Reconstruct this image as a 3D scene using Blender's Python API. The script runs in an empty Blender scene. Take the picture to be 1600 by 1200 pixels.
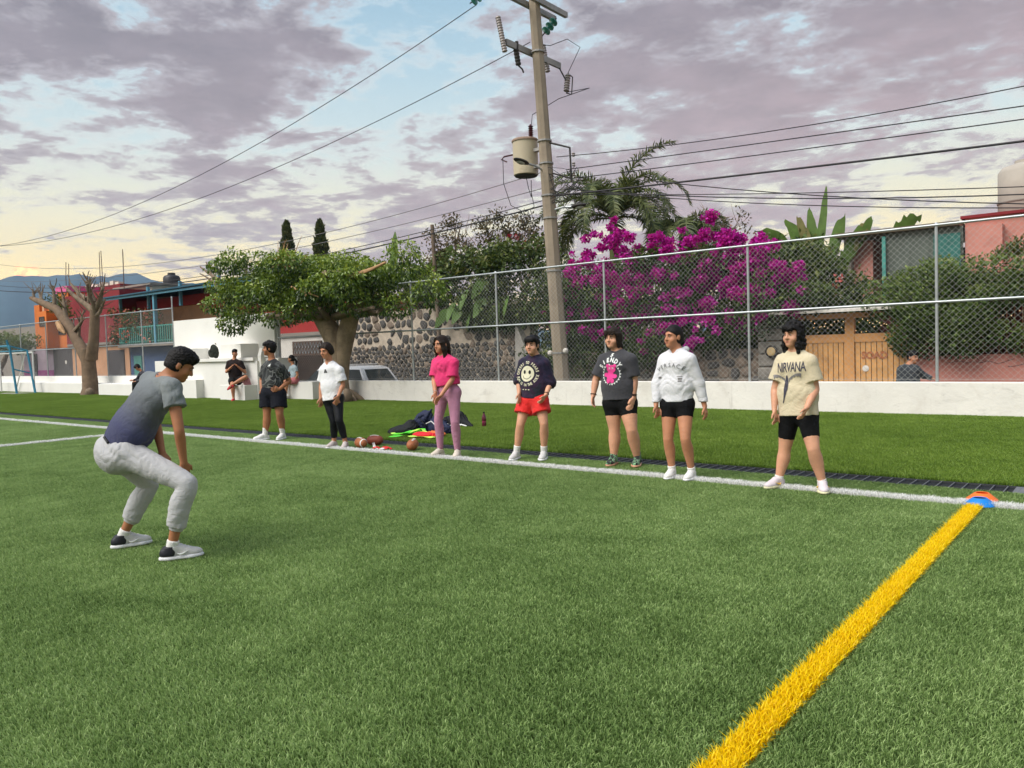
import bpy, bmesh, math, random
import numpy as np
from mathutils import Vector, Matrix
from mathutils.bvhtree import BVHTree
random.seed(7); RNG = np.random.default_rng(7)
SC = bpy.context.scene
COL = SC.collection
rad = math.radians

# ---------------------------------------------------------------- camera
# world axes: X runs along the side line of the pitch, Y points away across the street
cam = bpy.data.cameras.new('camera'); cam_o = bpy.data.objects.new('camera', cam); COL.objects.link(cam_o)
cam.sensor_width = 36.0; cam.lens = 36.0*1233.2/1600; cam.clip_start = .05; cam.clip_end = 20000
U = (0.77800839, -0.62825388)
def cam_axes(pitch=.04615, roll=-.03145):
    def w(x, y, z): return Vector((x*U[0]+y*U[1], -x*U[1]+y*U[0], z))
    f = w(0, math.cos(pitch), -math.sin(pitch)); u0 = w(0, math.sin(pitch), math.cos(pitch)); r0 = w(1, 0, 0)
    return r0*math.cos(roll)+u0*math.sin(roll), u0*math.cos(roll)-r0*math.sin(roll), f
cr_, cu_, cf_ = cam_axes()
m = Matrix((cr_, cu_, -cf_)).transposed().to_4x4(); m.translation = (0, 0, 1.5)
cam_o.matrix_world = m
SC.camera = cam_o

# ---------------------------------------------------------------- view
SC.view_settings.view_transform = 'Standard'; SC.view_settings.look = 'None'
SC.view_settings.exposure = 0.24; SC.view_settings.gamma = 1.0; SC.view_settings.use_curve_mapping = False
SC.cycles.max_bounces = 6; SC.cycles.diffuse_bounces = 3; SC.cycles.glossy_bounces = 2; SC.cycles.transparent_max_bounces = 8
SC.cycles.volume_bounces = 0
SC.cycles.use_denoising = True
SC.cycles.sample_clamp_indirect = 4

# ---------------------------------------------------------------- sun and sky
SUN_EL, SUN_AZ = 50, 200          # the bright dusk sky behind the photographer, very soft
sl = bpy.data.lights.new('sun', 'SUN'); sl.energy = 4.1; sl.angle = rad(46); sl.color = (1.0, .95, .88)
so = bpy.data.objects.new('sun', sl); COL.objects.link(so)
sd = Vector((math.cos(rad(SUN_EL))*math.sin(rad(SUN_AZ)), math.cos(rad(SUN_EL))*math.cos(rad(SUN_AZ)), math.sin(rad(SUN_EL))))
so.rotation_euler = (-sd).to_track_quat('-Z', 'Y').to_euler(); so.location = (5, -10, 30)

W = bpy.data.worlds.new('World'); SC.world = W; W.use_nodes = True
class NT:
    """terse node building"""
    def __init__(s, tree): s.t = tree; s.n = tree.nodes; s.l = tree.links
    def new(s, typ, **kw):
        n = s.n.new(typ)
        for k, v in kw.items():
            setattr(n, k, v)
        return n
    def put(s, sock, val):
        if val is None: return
        if isinstance(val, bpy.types.NodeSocket): s.l.new(val, sock)
        elif isinstance(val, (tuple, list)) and len(val) == 3 and sock.type == 'RGBA': sock.default_value = (*val, 1)
        else: sock.default_value = val
    def math(s, op, a, b=None, c=None, clamp=False):
        n = s.new('ShaderNodeMath', operation=op, use_clamp=clamp)
        for i, v in enumerate((a, b, c)): s.put(n.inputs[i], v)
        return n.outputs[0]
    def vmath(s, op, a, b=None):
        n = s.new('ShaderNodeVectorMath', operation=op); s.put(n.inputs[0], a)
        if b is not None: s.put(n.inputs['Scale'] if op == 'SCALE' else n.inputs[1], b)
        return n.outputs['Value' if op in ('DOT_PRODUCT', 'LENGTH') else 'Vector']
    def mix(s, f, a, b, mode='MIX'):
        n = s.new('ShaderNodeMix', data_type='RGBA', blend_type=mode)
        s.put(n.inputs[0], f); s.put(n.inputs[6], a); s.put(n.inputs[7], b); return n.outputs[2]
    def noise(s, vec, scale, detail=4, rough=.55, dist=0.0):
        n = s.new('ShaderNodeTexNoise'); s.put(n.inputs['Vector'], vec); n.inputs['Scale'].default_value = scale
        n.inputs['Detail'].default_value = detail; n.inputs['Roughness'].default_value = rough; n.inputs['Distortion'].default_value = dist
        return n.outputs['Fac']
    def ramp(s, f, stops, interp='LINEAR'):
        n = s.new('ShaderNodeValToRGB'); s.put(n.inputs[0], f); cr = n.color_ramp; cr.interpolation = interp
        while len(cr.elements) < len(stops): cr.elements.new(.5)
        for e, (p, c) in zip(cr.elements, stops):
            e.position = p; e.color = (*c, 1) if len(c) == 3 else c
        return n.outputs[0]
    def sstep(s, x, a, b):
        n = s.new('ShaderNodeMapRange', interpolation_type='SMOOTHSTEP'); s.put(n.inputs[0], x)
        n.inputs[1].default_value = a; n.inputs[2].default_value = b; return n.outputs[0]

def sky():
    t = NT(W.node_tree); t.n.clear()
    out = t.new('ShaderNodeOutputWorld'); bg = t.new('ShaderNodeBackground')
    d = t.new('ShaderNodeTexCoord').outputs['Generated']
    sep = t.new('ShaderNodeSeparateXYZ'); t.put(sep.inputs[0], d)
    z = t.math('MAXIMUM', sep.outputs[2], 0.0)
    base = t.ramp(z, [(0, (1.75, .92, .26)), (.05, (1.72, 1.06, .32)), (.10, (1.34, 1.02, .44)), (.16, (1.0, .90, .60)),
                      (.24, (.66, .75, .73)), (.33, (.45, .61, .69)), (.45, (.25, .43, .58)), (1, (.16, .28, .48))])
    nis = t.new('ShaderNodeTexSky', sky_type='NISHITA', sun_disc=False, sun_elevation=rad(4), sun_rotation=rad(SUN_AZ))
    nis.air_density = 1.2; nis.dust_density = 1.5
    base = t.mix(1.0, base, t.vmath('SCALE', nis.outputs[0], .012), 'ADD')
    # cloud deck on a plane high above
    den = t.math('ADD', z, .10)
    cmb = t.new('ShaderNodeCombineXYZ'); t.put(cmb.inputs[0], t.math('DIVIDE', sep.outputs[0], den)); t.put(cmb.inputs[1], t.math('DIVIDE', sep.outputs[1], den))
    p = cmb.outputs[0]
    n1 = t.noise(t.vmath('ADD', p, (3.1, 7.7, 0)), 2.3, 8, .60, .3)
    n2 = t.noise(t.vmath('ADD', p, (11.3, 2.2, 4)), 7.0, 7, .64, .15)
    cov = t.math('ADD', t.math('MULTIPLY', n1, .64), t.math('MULTIPLY', n2, .36))
    def lobe(vec, k, a):
        v = Vector(vec).normalized()
        dt = t.vmath('DOT_PRODUCT', d, tuple(v))
        return t.math('MULTIPLY', t.math('EXPONENT', t.math('MULTIPLY', t.math('SUBTRACT', dt, 1.0), k)), a)
    bias = None
    for vec, k, a in LOBES:
        b = lobe(vec, k, a); bias = b if bias is None else t.math('ADD', bias, b)
    cov = t.math('ADD', cov, bias)
    mask = t.sstep(cov, .466, .530)
    thick = t.sstep(cov, .49, .60)
    side = t.math('MULTIPLY_ADD', t.vmath('DOT_PRODUCT', d, tuple(cr_)), .75, .45, clamp=True)   # warmer to the right
    c_thin = t.ramp(z, [(0, (.70, .50, .40)), (.12, (.62, .52, .46)), (.3, (.52, .47, .49)), (1, (.42, .42, .47))])
    c_l = t.ramp(z, [(0, (.66, .43, .34)), (.15, (.43, .33, .34)), (.4, (.255, .218, .243)), (1, (.22, .22, .27))])
    c_r = t.ramp(z, [(0, (.88, .52, .37)), (.15, (.61, .40, .385)), (.4, (.33, .26, .278)), (1, (.22, .22, .27))])
    lump = t.noise(p, 5.0, 6, .62)
    cc = t.mix(side, c_l, c_r)
    cc = t.mix(t.math('MULTIPLY_ADD', lump, 2.2, -.65, clamp=True), t.vmath('SCALE', cc, .80), t.vmath('SCALE', cc, 1.14))
    cc = t.mix(thick, c_thin, cc)
    col = t.mix(t.math('MULTIPLY', mask, .93), base, cc)
    # bright torn rims where the deck thins out
    rim = t.math('MULTIPLY', t.sstep(cov, .43, .475), t.math('SUBTRACT', 1.0, t.sstep(cov, .475, .515)))
    col = t.mix(t.math('MULTIPLY', rim, .45), col, t.ramp(z, [(0, (.95, .78, .52)), (.15, (.86, .80, .68)), (.4, (.66, .74, .78))]))
    # far evening cumulus glowing over the ridge at the left
    cb = Vector(CUMULUS).normalized()
    right = Vector((cb.y, -cb.x, 0)).normalized()
    dx = t.math('MULTIPLY', t.vmath('DOT_PRODUCT', d, tuple(right)), 1.0)
    dz = t.math('SUBTRACT', sep.outputs[2], cb.z)
    wob = t.math('MULTIPLY_ADD', t.noise(d, 90, 4, .6), .012, -.006)
    rr = t.math('SQRT', t.math('ADD', t.math('POWER', t.math('ABSOLUTE', dx), 2), t.math('POWER', t.math('ABSOLUTE', t.math('MULTIPLY', dz, 1.15)), 2)))
    front = t.math('GREATER_THAN', t.vmath('DOT_PRODUCT', d, tuple(cb)), 0)
    puff = t.math('MULTIPLY', front, t.math('SUBTRACT', 1.0, t.sstep(t.math('ADD', rr, wob), .008, .0155)))
    col = t.mix(t.math('MULTIPLY', puff, .95), col, t.ramp(t.noise(d, 120, 3, .5), [(.3, (2.6, .75, .28)), (.65, (2.7, 1.45, .55))]))
    t.put(bg.inputs[0], col); bg.inputs[1].default_value = 1.0
    t.l.new(bg.outputs[0], out.inputs[0])
LOBES = [((-0.868, 0.391, 0.306), 70, 0.075), ((-0.788, 0.510, 0.345), 150, 0.055), ((-0.354, 0.899, 0.258), 16, 0.085), ((-0.690, 0.684, 0.238), 140, 0.045), ((-0.153, 0.946, 0.286), 60, 0.03), ((-0.847, 0.504, 0.169), 200, 0.02), ((-0.754, 0.643, 0.134), 120, 0.02), ((-0.679, 0.648, 0.347), 130, -0.13), ((-0.913, 0.347, 0.213), 160, -0.05), ((-0.884, 0.446, 0.138), 160, -0.03), ((-0.495, 0.823, 0.279), 500, -0.06), ((-0.170, 0.971, 0.170), 250, -0.1), ((-0.923, 0.371, 0.101), 120, -0.08), ((-0.285, 0.950, 0.131), 200, -0.06), ((-0.783, 0.592, 0.193), 300, -0.05), ((-0.652, 0.702, 0.287), 500, -0.05), ((-0.883, 0.325, 0.338), 300, -0.02)]
CUMULUS = (-0.9364, 0.3381, 0.0938)
sky()

# ---------------------------------------------------------------- materials
def principled(name):
    m = bpy.data.materials.new(name); m.use_nodes = True
    t = NT(m.node_tree); b = t.n['Principled BSDF']; return m, t, b
def mat(name, col, rough=.75, var=.18, scale=6.0, bump=.15, bscale=40.0, metal=0.0, spec=.35, col2=None, stains=None, coord='Object'):
    """plain surface with mottled colour, grain and wear"""
    m, t, b = principled(name)
    tc = t.new('ShaderNodeTexCoord').outputs[coord]
    n = t.noise(tc, scale, 6, .6)
    c1 = tuple(max(0, c*(1-var)) for c in col); c2 = col2 or tuple(min(1, c*(1+var)) for c in col)
    c = t.ramp(n, [(.3, c1), (.7, c2)])
    if stains:
        scol, sscale, amt = stains
        sn = t.noise(tc, sscale, 5, .65, .4)
        c = t.mix(t.math('MULTIPLY', t.sstep(sn, .52, .70), amt), c, scol)
    t.put(b.inputs['Base Color'], c)
    b.inputs['Roughness'].default_value = rough; b.inputs['Metallic'].default_value = metal
    b.inputs['Specular IOR Level'].default_value = spec
    if bump:
        bp = t.new('ShaderNodeBump'); bp.inputs['Strength'].default_value = bump; bp.inputs['Distance'].default_value = .02
        t.put(bp.inputs['Height'], t.noise(tc, bscale, 5, .6)); t.put(b.inputs['Normal'], bp.outputs[0])
    return m
def leafmat(name, cols, rough=.5, trans=.25, spec=.35):
    """foliage: colour picked per leaf from a stored tint"""
    m, t, b = principled(name)
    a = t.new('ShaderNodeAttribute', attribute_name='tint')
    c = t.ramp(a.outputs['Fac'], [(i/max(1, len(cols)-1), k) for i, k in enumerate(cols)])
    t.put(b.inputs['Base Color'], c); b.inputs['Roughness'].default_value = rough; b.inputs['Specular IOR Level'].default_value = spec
    tr = t.new('ShaderNodeBsdfTranslucent'); t.put(tr.inputs[0], t.mix(1.0, c, (1.3, 1.25, .7), 'MULTIPLY'))
    mx = t.new('ShaderNodeMixShader'); mx.inputs[0].default_value = trans
    t.l.new(b.outputs[0], mx.inputs[1]); t.l.new(tr.outputs[0], mx.inputs[2])
    t.l.new(mx.outputs[0], t.n['Material Output'].inputs[0]); return m
def corrugated(name, col, freq, axis='X', rough=.5, metal=.3, depth=.6, var=.15):
    m = mat(name, col, rough, var, 3, 0, metal=metal); t = NT(m.node_tree); b = t.n['Principled BSDF']
    tc = t.new('ShaderNodeTexCoord').outputs['Object']
    wv = t.new('ShaderNodeTexWave', wave_type='BANDS', bands_direction=axis); t.put(wv.inputs[0], tc); wv.inputs['Scale'].default_value = freq
    bp = t.new('ShaderNodeBump'); bp.inputs['Strength'].default_value = depth; bp.inputs['Distance'].default_value = .03
    t.put(bp.inputs['Height'], wv.outputs['Fac']); t.put(b.inputs['Normal'], bp.outputs[0]); return m

# ---------------------------------------------------------------- mesh helpers
WO = {}
def link(o, parent=None):
    COL.objects.link(o)
    if parent is not None: o.parent = parent
    return o
def tag(o, label=None, cat=None, group=None, kind=None):
    if label: o['label'] = label
    if cat: o['category'] = cat
    if group: o['group'] = group
    if kind: o['kind'] = kind
    return o
def thing(name, label, cat, loc=(0, 0, 0), group=None):
    o = bpy.data.objects.new(name, None); o.empty_display_size = .1; link(o); o.location = loc; WO[o.name] = Vector(loc)
    return tag(o, label, cat, group)
class MB:
    """collects shapes in world coordinates, then links them as one mesh object"""
    def __init__(s): s.v = []; s.f = []; s.m = []; s.k = 0
    def mi(s, i): s.k = i; return s
    def add(s, vs, fs):
        o = len(s.v); s.v += [tuple(p) for p in vs]; s.f += [tuple(i+o for i in f) for f in fs]; s.m += [s.k]*len(fs); return s
    def box(s, a, b, rz=0.0, bev=0.0):
        x0, y0, z0 = a; x1, y1, z1 = b
        if bev:
            bm = bmesh.new(); bmesh.ops.create_cube(bm, size=1)
            for q in bm.verts: q.co = Vector((q.co.x*(x1-x0), q.co.y*(y1-y0), q.co.z*(z1-z0)))
            bmesh.ops.bevel(bm, geom=bm.edges[:], offset=bev, segments=2, affect='EDGES', profile=.5)
            c = Vector(((x0+x1)/2, (y0+y1)/2, (z0+z1)/2)); R = Matrix.Rotation(rz, 3, 'Z')
            bm.verts.index_update()
            s.add([R@q.co+c for q in bm.verts], [[q.index for q in f.verts] for f in bm.faces]); bm.free(); return s
        vs = [(x0, y0, z0), (x1, y0, z0), (x1, y1, z0), (x0, y1, z0), (x0, y0, z1), (x1, y0, z1), (x1, y1, z1), (x0, y1, z1)]
        if rz:
            cx, cy = (x0+x1)/2, (y0+y1)/2; c_, s_ = math.cos(rz), math.sin(rz)
            vs = [(cx+(x-cx)*c_-(y-cy)*s_, cy+(x-cx)*s_+(y-cy)*c_, z) for x, y, z in vs]
        return s.add(vs, [(0, 3, 2, 1), (4, 5, 6, 7), (0, 1, 5, 4), (1, 2, 6, 5), (2, 3, 7, 6), (3, 0, 4, 7)])
    def tube(s, pts, rs, n=8, caps=True, jit=0.0):
        pts = [Vector(p) for p in pts]
        if not hasattr(rs, '__len__'): rs = [rs]*len(pts)
        vs = []; fs = []; ref = None
        for i, p in enumerate(pts):
            d = (pts[min(i+1, len(pts)-1)]-pts[max(i-1, 0)]).normalized()
            if ref is None: ref = d.orthogonal().normalized()
            else: ref = (ref-d*ref.dot(d)).normalized()
            b = d.cross(ref)
            for k in range(n):
                a = 2*math.pi*k/n; r = rs[i]*(1+jit*random.uniform(-1, 1))
                vs.append(p+(ref*math.cos(a)+b*math.sin(a))*r)
        for i in range(len(pts)-1):
            for k in range(n): fs.append((i*n+k, i*n+(k+1) % n, (i+1)*n+(k+1) % n, (i+1)*n+k))
        if caps: fs.append(tuple(range(n))[::-1]); fs.append(tuple(range((len(pts)-1)*n, len(pts)*n)))
        return s.add(vs, fs)
    def cyl(s, p0, p1, r0, r1=None, n=12): return s.tube([p0, p1], [r0, r0 if r1 is None else r1], n)
    def lathe(s, c, prof, n=20, axis=(0, 0, 1)):
        ax = Vector(axis).normalized(); e1 = ax.orthogonal().normalized(); e2 = ax.cross(e1); c = Vector(c)
        vs = []; fs = []
        for r, h in prof:
            for k in range(n):
                a = 2*math.pi*k/n; vs.append(c+ax*h+(e1*math.cos(a)+e2*math.sin(a))*r)
        for i in range(len(prof)-1):
            for k in range(n): fs.append((i*n+k, i*n+(k+1) % n, (i+1)*n+(k+1) % n, (i+1)*n+k))
        fs.append(tuple(range(n))[::-1]); fs.append(tuple(range((len(prof)-1)*n, len(prof)*n)))
        return s.add(vs, fs)
    def ball(s, c, r, n=10, rot=None):
        r = (r, r, r) if not hasattr(r, '__len__') else r
        R = rot or Matrix.Identity(3); c = Vector(c); vs = []; fs = []; m_ = n//2
        for i in range(1, m_):
            t_ = math.pi*i/m_
            for k in range(n):
                a = 2*math.pi*k/n
                vs.append(c+R@Vector((r[0]*math.sin(t_)*math.cos(a), r[1]*math.sin(t_)*math.sin(a), r[2]*math.cos(t_))))
        for i in range(m_-2):
            for k in range(n): fs.append((i*n+k, (i+1)*n+k, (i+1)*n+(k+1) % n, i*n+(k+1) % n))
        t0 = len(vs); vs += [c+R@Vector((0, 0, r[2])), c+R@Vector((0, 0, -r[2]))]
        for k in range(n):
            fs.append((t0, k, (k+1) % n)); fs.append((t0+1, (m_-2)*n+(k+1) % n, (m_-2)*n+k))
        return s.add(vs, fs)
    def prism(s, poly, a, b, plane='XZ'):
        """polygon in a plane pushed from a to b along the third axis"""
        n = len(poly)
        def P(p, q): return (p[0], q, p[1]) if plane == 'XZ' else ((q, p[0], p[1]) if plane == 'YZ' else (p[0], p[1], q))
        vs = [P(p, a) for p in poly]+[P(p, b) for p in poly]
        fs = [tuple(range(n))[::-1], tuple(range(n, 2*n))]+[(i, (i+1) % n, n+(i+1) % n, n+i) for i in range(n)]
        return s.add(vs, fs)
    def quad(s, a, b, c, d): return s.add([a, b, c, d], [(0, 1, 2, 3)])
    def build(s, name, mats, parent=None, smooth=False, origin=None, label=None, cat=None, group=None, kind=None):
        if not isinstance(mats, (list, tuple)): mats = [mats]
        if parent is not None: org = WO[parent.name]
        elif origin is not None: org = Vector(origin)
        else:
            a = np.array(s.v); org = Vector(((a[:, 0].min()+a[:, 0].max())/2, (a[:, 1].min()+a[:, 1].max())/2, a[:, 2].min()))
        me = bpy.data.meshes.new(name)
        me.from_pydata([(p[0]-org[0], p[1]-org[1], p[2]-org[2]) for p in s.v], [], s.f)
        for q in mats: me.materials.append(q)
        if len(mats) > 1: me.polygons.foreach_set('material_index', s.m)
        if smooth: me.polygons.foreach_set('use_smooth', [True]*len(s.f))
        bm = bmesh.new(); bm.from_mesh(me); bmesh.ops.recalc_face_normals(bm, faces=bm.faces[:]); bm.to_mesh(me); bm.free()
        if smooth: me.set_sharp_from_angle(angle=rad(50))
        o = bpy.data.objects.new(name, me); link(o, parent)
        if parent is None: o.location = org
        WO[o.name] = Vector(org)
        return tag(o, label, cat, group, kind)
def copy_thing(o, loc, label=None):
    """a copy of a thing with its parts and sub-parts"""
    def cp(src, par):
        c = src.copy(); COL.objects.link(c)
        if par is not None: c.parent = par
        for ch in list(src.children): cp(ch, c)
        return c
    c = cp(o, None); c.location = loc
    if label: c['label'] = label
    return c
def np_mesh(name, V, F, mats, parent=None, origin=None, tint=None, smooth=False, fmat=None):
    """fast mesh from numpy triangles or quads"""
    org = WO[parent.name] if parent is not None else Vector(origin if origin is not None else (V[:, 0].mean(), V[:, 1].mean(), V[:, 2].min()))
    me = bpy.data.meshes.new(name); V = np.asarray(V, np.float32)-np.array(org, np.float32); F = np.asarray(F, np.int32); k = F.shape[1]
    me.vertices.add(len(V)); me.vertices.foreach_set('co', V.ravel())
    me.loops.add(F.size); me.loops.foreach_set('vertex_index', F.ravel())
    me.polygons.add(len(F)); me.polygons.foreach_set('loop_start', np.arange(0, F.size, k, dtype=np.int32))
    for q in (mats if isinstance(mats, (list, tuple)) else [mats]): me.materials.append(q)
    if fmat is not None: me.polygons.foreach_set('material_index', np.asarray(fmat, np.int32))
    if smooth: me.polygons.foreach_set('use_smooth', np.ones(len(F), bool))
    me.update(calc_edges=True)
    if tint is not None:
        at = me.attributes.new('tint', 'FLOAT', 'POINT'); at.data.foreach_set('value', np.asarray(tint, np.float32))
    o = bpy.data.objects.new(name, me); link(o, parent)
    if parent is None: o.location = org
    WO[o.name] = Vector(org); return o
def unit(a): return a/np.maximum(np.linalg.norm(a, axis=-1, keepdims=True), 1e-9)
def leaf_arrays(P, size, direction=None, spread=1.0, aspect=.45, fold=.25, rng=RNG):
    """one folded leaf (4 verts, 2 tris) per point"""
    n = len(P); size = np.broadcast_to(size, n).reshape(-1, 1)*rng.uniform(.65, 1.3, (n, 1))
    d = rng.normal(size=(n, 3))*spread
    if direction is not None: d = d+direction
    d = unit(d); s_ = unit(np.cross(d, rng.normal(size=(n, 3)))); nn = np.cross(d, s_)
    a = P; t_ = P+d*size; l = P+d*size*.45+s_*size*aspect*.5+nn*size*fold*.3; r = P+d*size*.45-s_*size*aspect*.5+nn*size*fold*.3
    V = np.stack([a, l, t_, r], 1).reshape(-1, 3); b = np.arange(n)[:, None]*4
    F = np.concatenate([b+np.array([[0, 1, 2]]), b+np.array([[0, 2, 3]])])
    return V, F
def foliage(name, P, size, mats, parent=None, direction=None, tint=None, kind=None, **kw):
    V, F = leaf_arrays(P, size, direction, **kw)
    tint = np.repeat(RNG.random(len(P)) if tint is None else np.clip(tint+RNG.normal(0, .12, len(P)), 0, 1), 4)
    o = np_mesh(name, V, F, mats, parent, tint=tint)
    return tag(o, kind=kind)
def clumps(centres, radii, n, shell=.55, rng=RNG):
    """points spread through leaf clumps, denser towards their outsides"""
    c = np.array(centres, float); r = np.array(radii, float)
    if r.ndim == 1: r = np.repeat(r[:, None], 3, 1)
    wgt = (r[:, 0]*r[:, 1]*r[:, 2])**.67; k = rng.choice(len(c), n, p=wgt/wgt.sum())
    d = unit(rng.normal(size=(n, 3))); q = shell+(1-shell)*rng.random((n, 1))
    return c[k]+d*r[k]*q, d

def text_mesh(body, size, bold=0.0, space=1.0, shear=0.0, align='LEFT'):
    """lettering as flat vertices and faces"""
    cu = bpy.data.curves.new('lettering', 'FONT'); cu.body = body; cu.size = size; cu.offset = bold; cu.space_character = space; cu.shear = shear; cu.align_x = align; cu.resolution_u = 3
    o = bpy.data.objects.new('lettering', cu); COL.objects.link(o)
    me = bpy.data.meshes.new_from_object(o.evaluated_get(bpy.context.evaluated_depsgraph_get()))
    V = [v.co.copy() for v in me.vertices]; F = [tuple(f.vertices) for f in me.polygons]
    bpy.data.objects.remove(o); bpy.data.curves.remove(cu); bpy.data.meshes.remove(me); return V, F
def text_part(name, body, size, loc, mt, parent, bold=0.0, space=1.0):
    V, F = text_mesh(body, size, bold, space); loc = Vector(loc)
    return MB().add([loc+Vector((v.x, 0, v.y)) for v in V], F).build(name, mt, parent)

# ---------------------------------------------------------------- ground
def sheet(name, x0, x1, y0, y1, z, m, nx=1, ny=1, kind='structure'):
    b = MB()
    for i in range(nx):
        for j in range(ny):
            xa, xb = x0+(x1-x0)*i/nx, x0+(x1-x0)*(i+1)/nx; ya, yb = y0+(y1-y0)*j/ny, y0+(y1-y0)*(j+1)/ny
            b.quad((xa, ya, z), (xb, ya, z), (xb, yb, z), (xa, yb, z))
    return b.build(name, m, origin=(0, 0, 0), kind=kind)
m_earth = mat('dry_earth', (.16, .14, .10), .95, .3, .05, .2)
m_asph = mat('asphalt', (.055, .055, .055), .9, .25, 1.5, .4, 60)
m_conc = mat('concrete', (.34, .32, .29), .85, .15, 2, .3, 50, stains=((.18, .17, .15), 1.3, .5))
def turf_base(name, c1, c2, c3):
    m, t, b = principled(name); tc = t.new('ShaderNodeNewGeometry').outputs['Position']
    c = t.mix(t.noise(tc, .6, 5, .6), c1, c2); c = t.mix(t.math('MULTIPLY', t.noise(tc, 160, 3, .7), .8), c, c3)
    t.put(b.inputs['Base Color'], c); b.inputs['Roughness'].default_value = .9; b.inputs['Specular IOR Level'].default_value = .1
    bp = t.new('ShaderNodeBump'); bp.inputs['Strength'].default_value = .8; bp.inputs['Distance'].default_value = .02
    t.put(bp.inputs['Height'], t.noise(tc, 120, 3, .7)); t.put(b.inputs['Normal'], bp.outputs[0]); return m
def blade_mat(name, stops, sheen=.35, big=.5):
    """artificial grass fibre: tint per blade with root shade painted in, worn and combed patches across the pitch"""
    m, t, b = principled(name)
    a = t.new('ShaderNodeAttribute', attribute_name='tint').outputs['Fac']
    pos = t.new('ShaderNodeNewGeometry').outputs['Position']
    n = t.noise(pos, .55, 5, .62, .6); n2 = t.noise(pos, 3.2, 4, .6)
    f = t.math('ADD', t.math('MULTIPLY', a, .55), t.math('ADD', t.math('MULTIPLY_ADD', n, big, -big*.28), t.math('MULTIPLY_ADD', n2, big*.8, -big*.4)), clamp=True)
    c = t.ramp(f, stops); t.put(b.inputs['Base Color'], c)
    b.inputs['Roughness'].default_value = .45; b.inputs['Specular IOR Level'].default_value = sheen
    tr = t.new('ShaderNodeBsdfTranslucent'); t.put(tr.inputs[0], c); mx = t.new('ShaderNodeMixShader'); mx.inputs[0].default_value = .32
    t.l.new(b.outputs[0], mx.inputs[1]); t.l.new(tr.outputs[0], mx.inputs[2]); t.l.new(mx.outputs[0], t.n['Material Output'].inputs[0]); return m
m_field_b = turf_base('turf_backing', (.09, .145, .035), (.115, .175, .05), (.045, .07, .02))
m_strip_b = turf_base('green_turf_backing', (.085, .14, .022), (.11, .165, .03), (.04, .065, .014))
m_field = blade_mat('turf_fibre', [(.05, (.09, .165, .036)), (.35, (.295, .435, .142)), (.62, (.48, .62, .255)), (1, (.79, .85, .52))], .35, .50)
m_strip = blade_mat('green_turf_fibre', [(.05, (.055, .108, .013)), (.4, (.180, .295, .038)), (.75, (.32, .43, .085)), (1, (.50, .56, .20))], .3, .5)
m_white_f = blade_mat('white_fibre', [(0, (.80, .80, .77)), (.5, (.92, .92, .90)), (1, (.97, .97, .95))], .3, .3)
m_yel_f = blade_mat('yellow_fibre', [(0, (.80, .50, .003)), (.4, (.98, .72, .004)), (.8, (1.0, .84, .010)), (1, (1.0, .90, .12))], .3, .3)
m_white_b = mat('white_backing', (.62, .62, .58), .9); m_yel_b = mat('yellow_backing', (.55, .27, .005), .9)

tag(sheet('ground', -6000, 6000, -6000, 6000, -.72, m_earth), 'dry brown ground stretching out to the hills')
tag(sheet('street', -400, 300, 17.0, 21.4, -.70, m_asph), 'grey asphalt street between the pitch wall and the houses')
b = MB().box((-400, 21.4, -.72), (300, 22.3, -.58)); tag(b.build('pavement', m_conc, kind='structure'), 'pale concrete pavement along the foot of the houses')
L0, L1 = 7.715, 7.835            # white side line
D0, D1 = 8.53, 8.96              # black drain
Y0, Y1 = -1.205, -1.090          # yellow line
P0, P1 = -16.01, -15.90          # second white line
b = MB().box((-130, -60, -.70), (80, D0, -.004)); tag(b.build('pitch', m_field_b, origin=(0, 0, 0), kind='structure'), 'olive green artificial turf pitch')
b = MB().box((-130, D1, -.70), (80, 16.1, -.004)); tag(b.build('turf_verge', m_strip_b, origin=(0, 0, 0), kind='structure'), 'brighter green artificial turf between drain and white wall')
tag(sheet('side_line', -60, 40, L0, L1, .0, m_white_b), 'white side line of the pitch under the players'' feet')
tag(sheet('penalty_line', P0, P1, -20, L0, .0, m_white_b), 'white line meeting the side line behind the coach')
tag(sheet('yellow_line', Y0, Y1, -20, L0, .0, m_yel_b), 'broad yellow line running to the corner cones')

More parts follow.
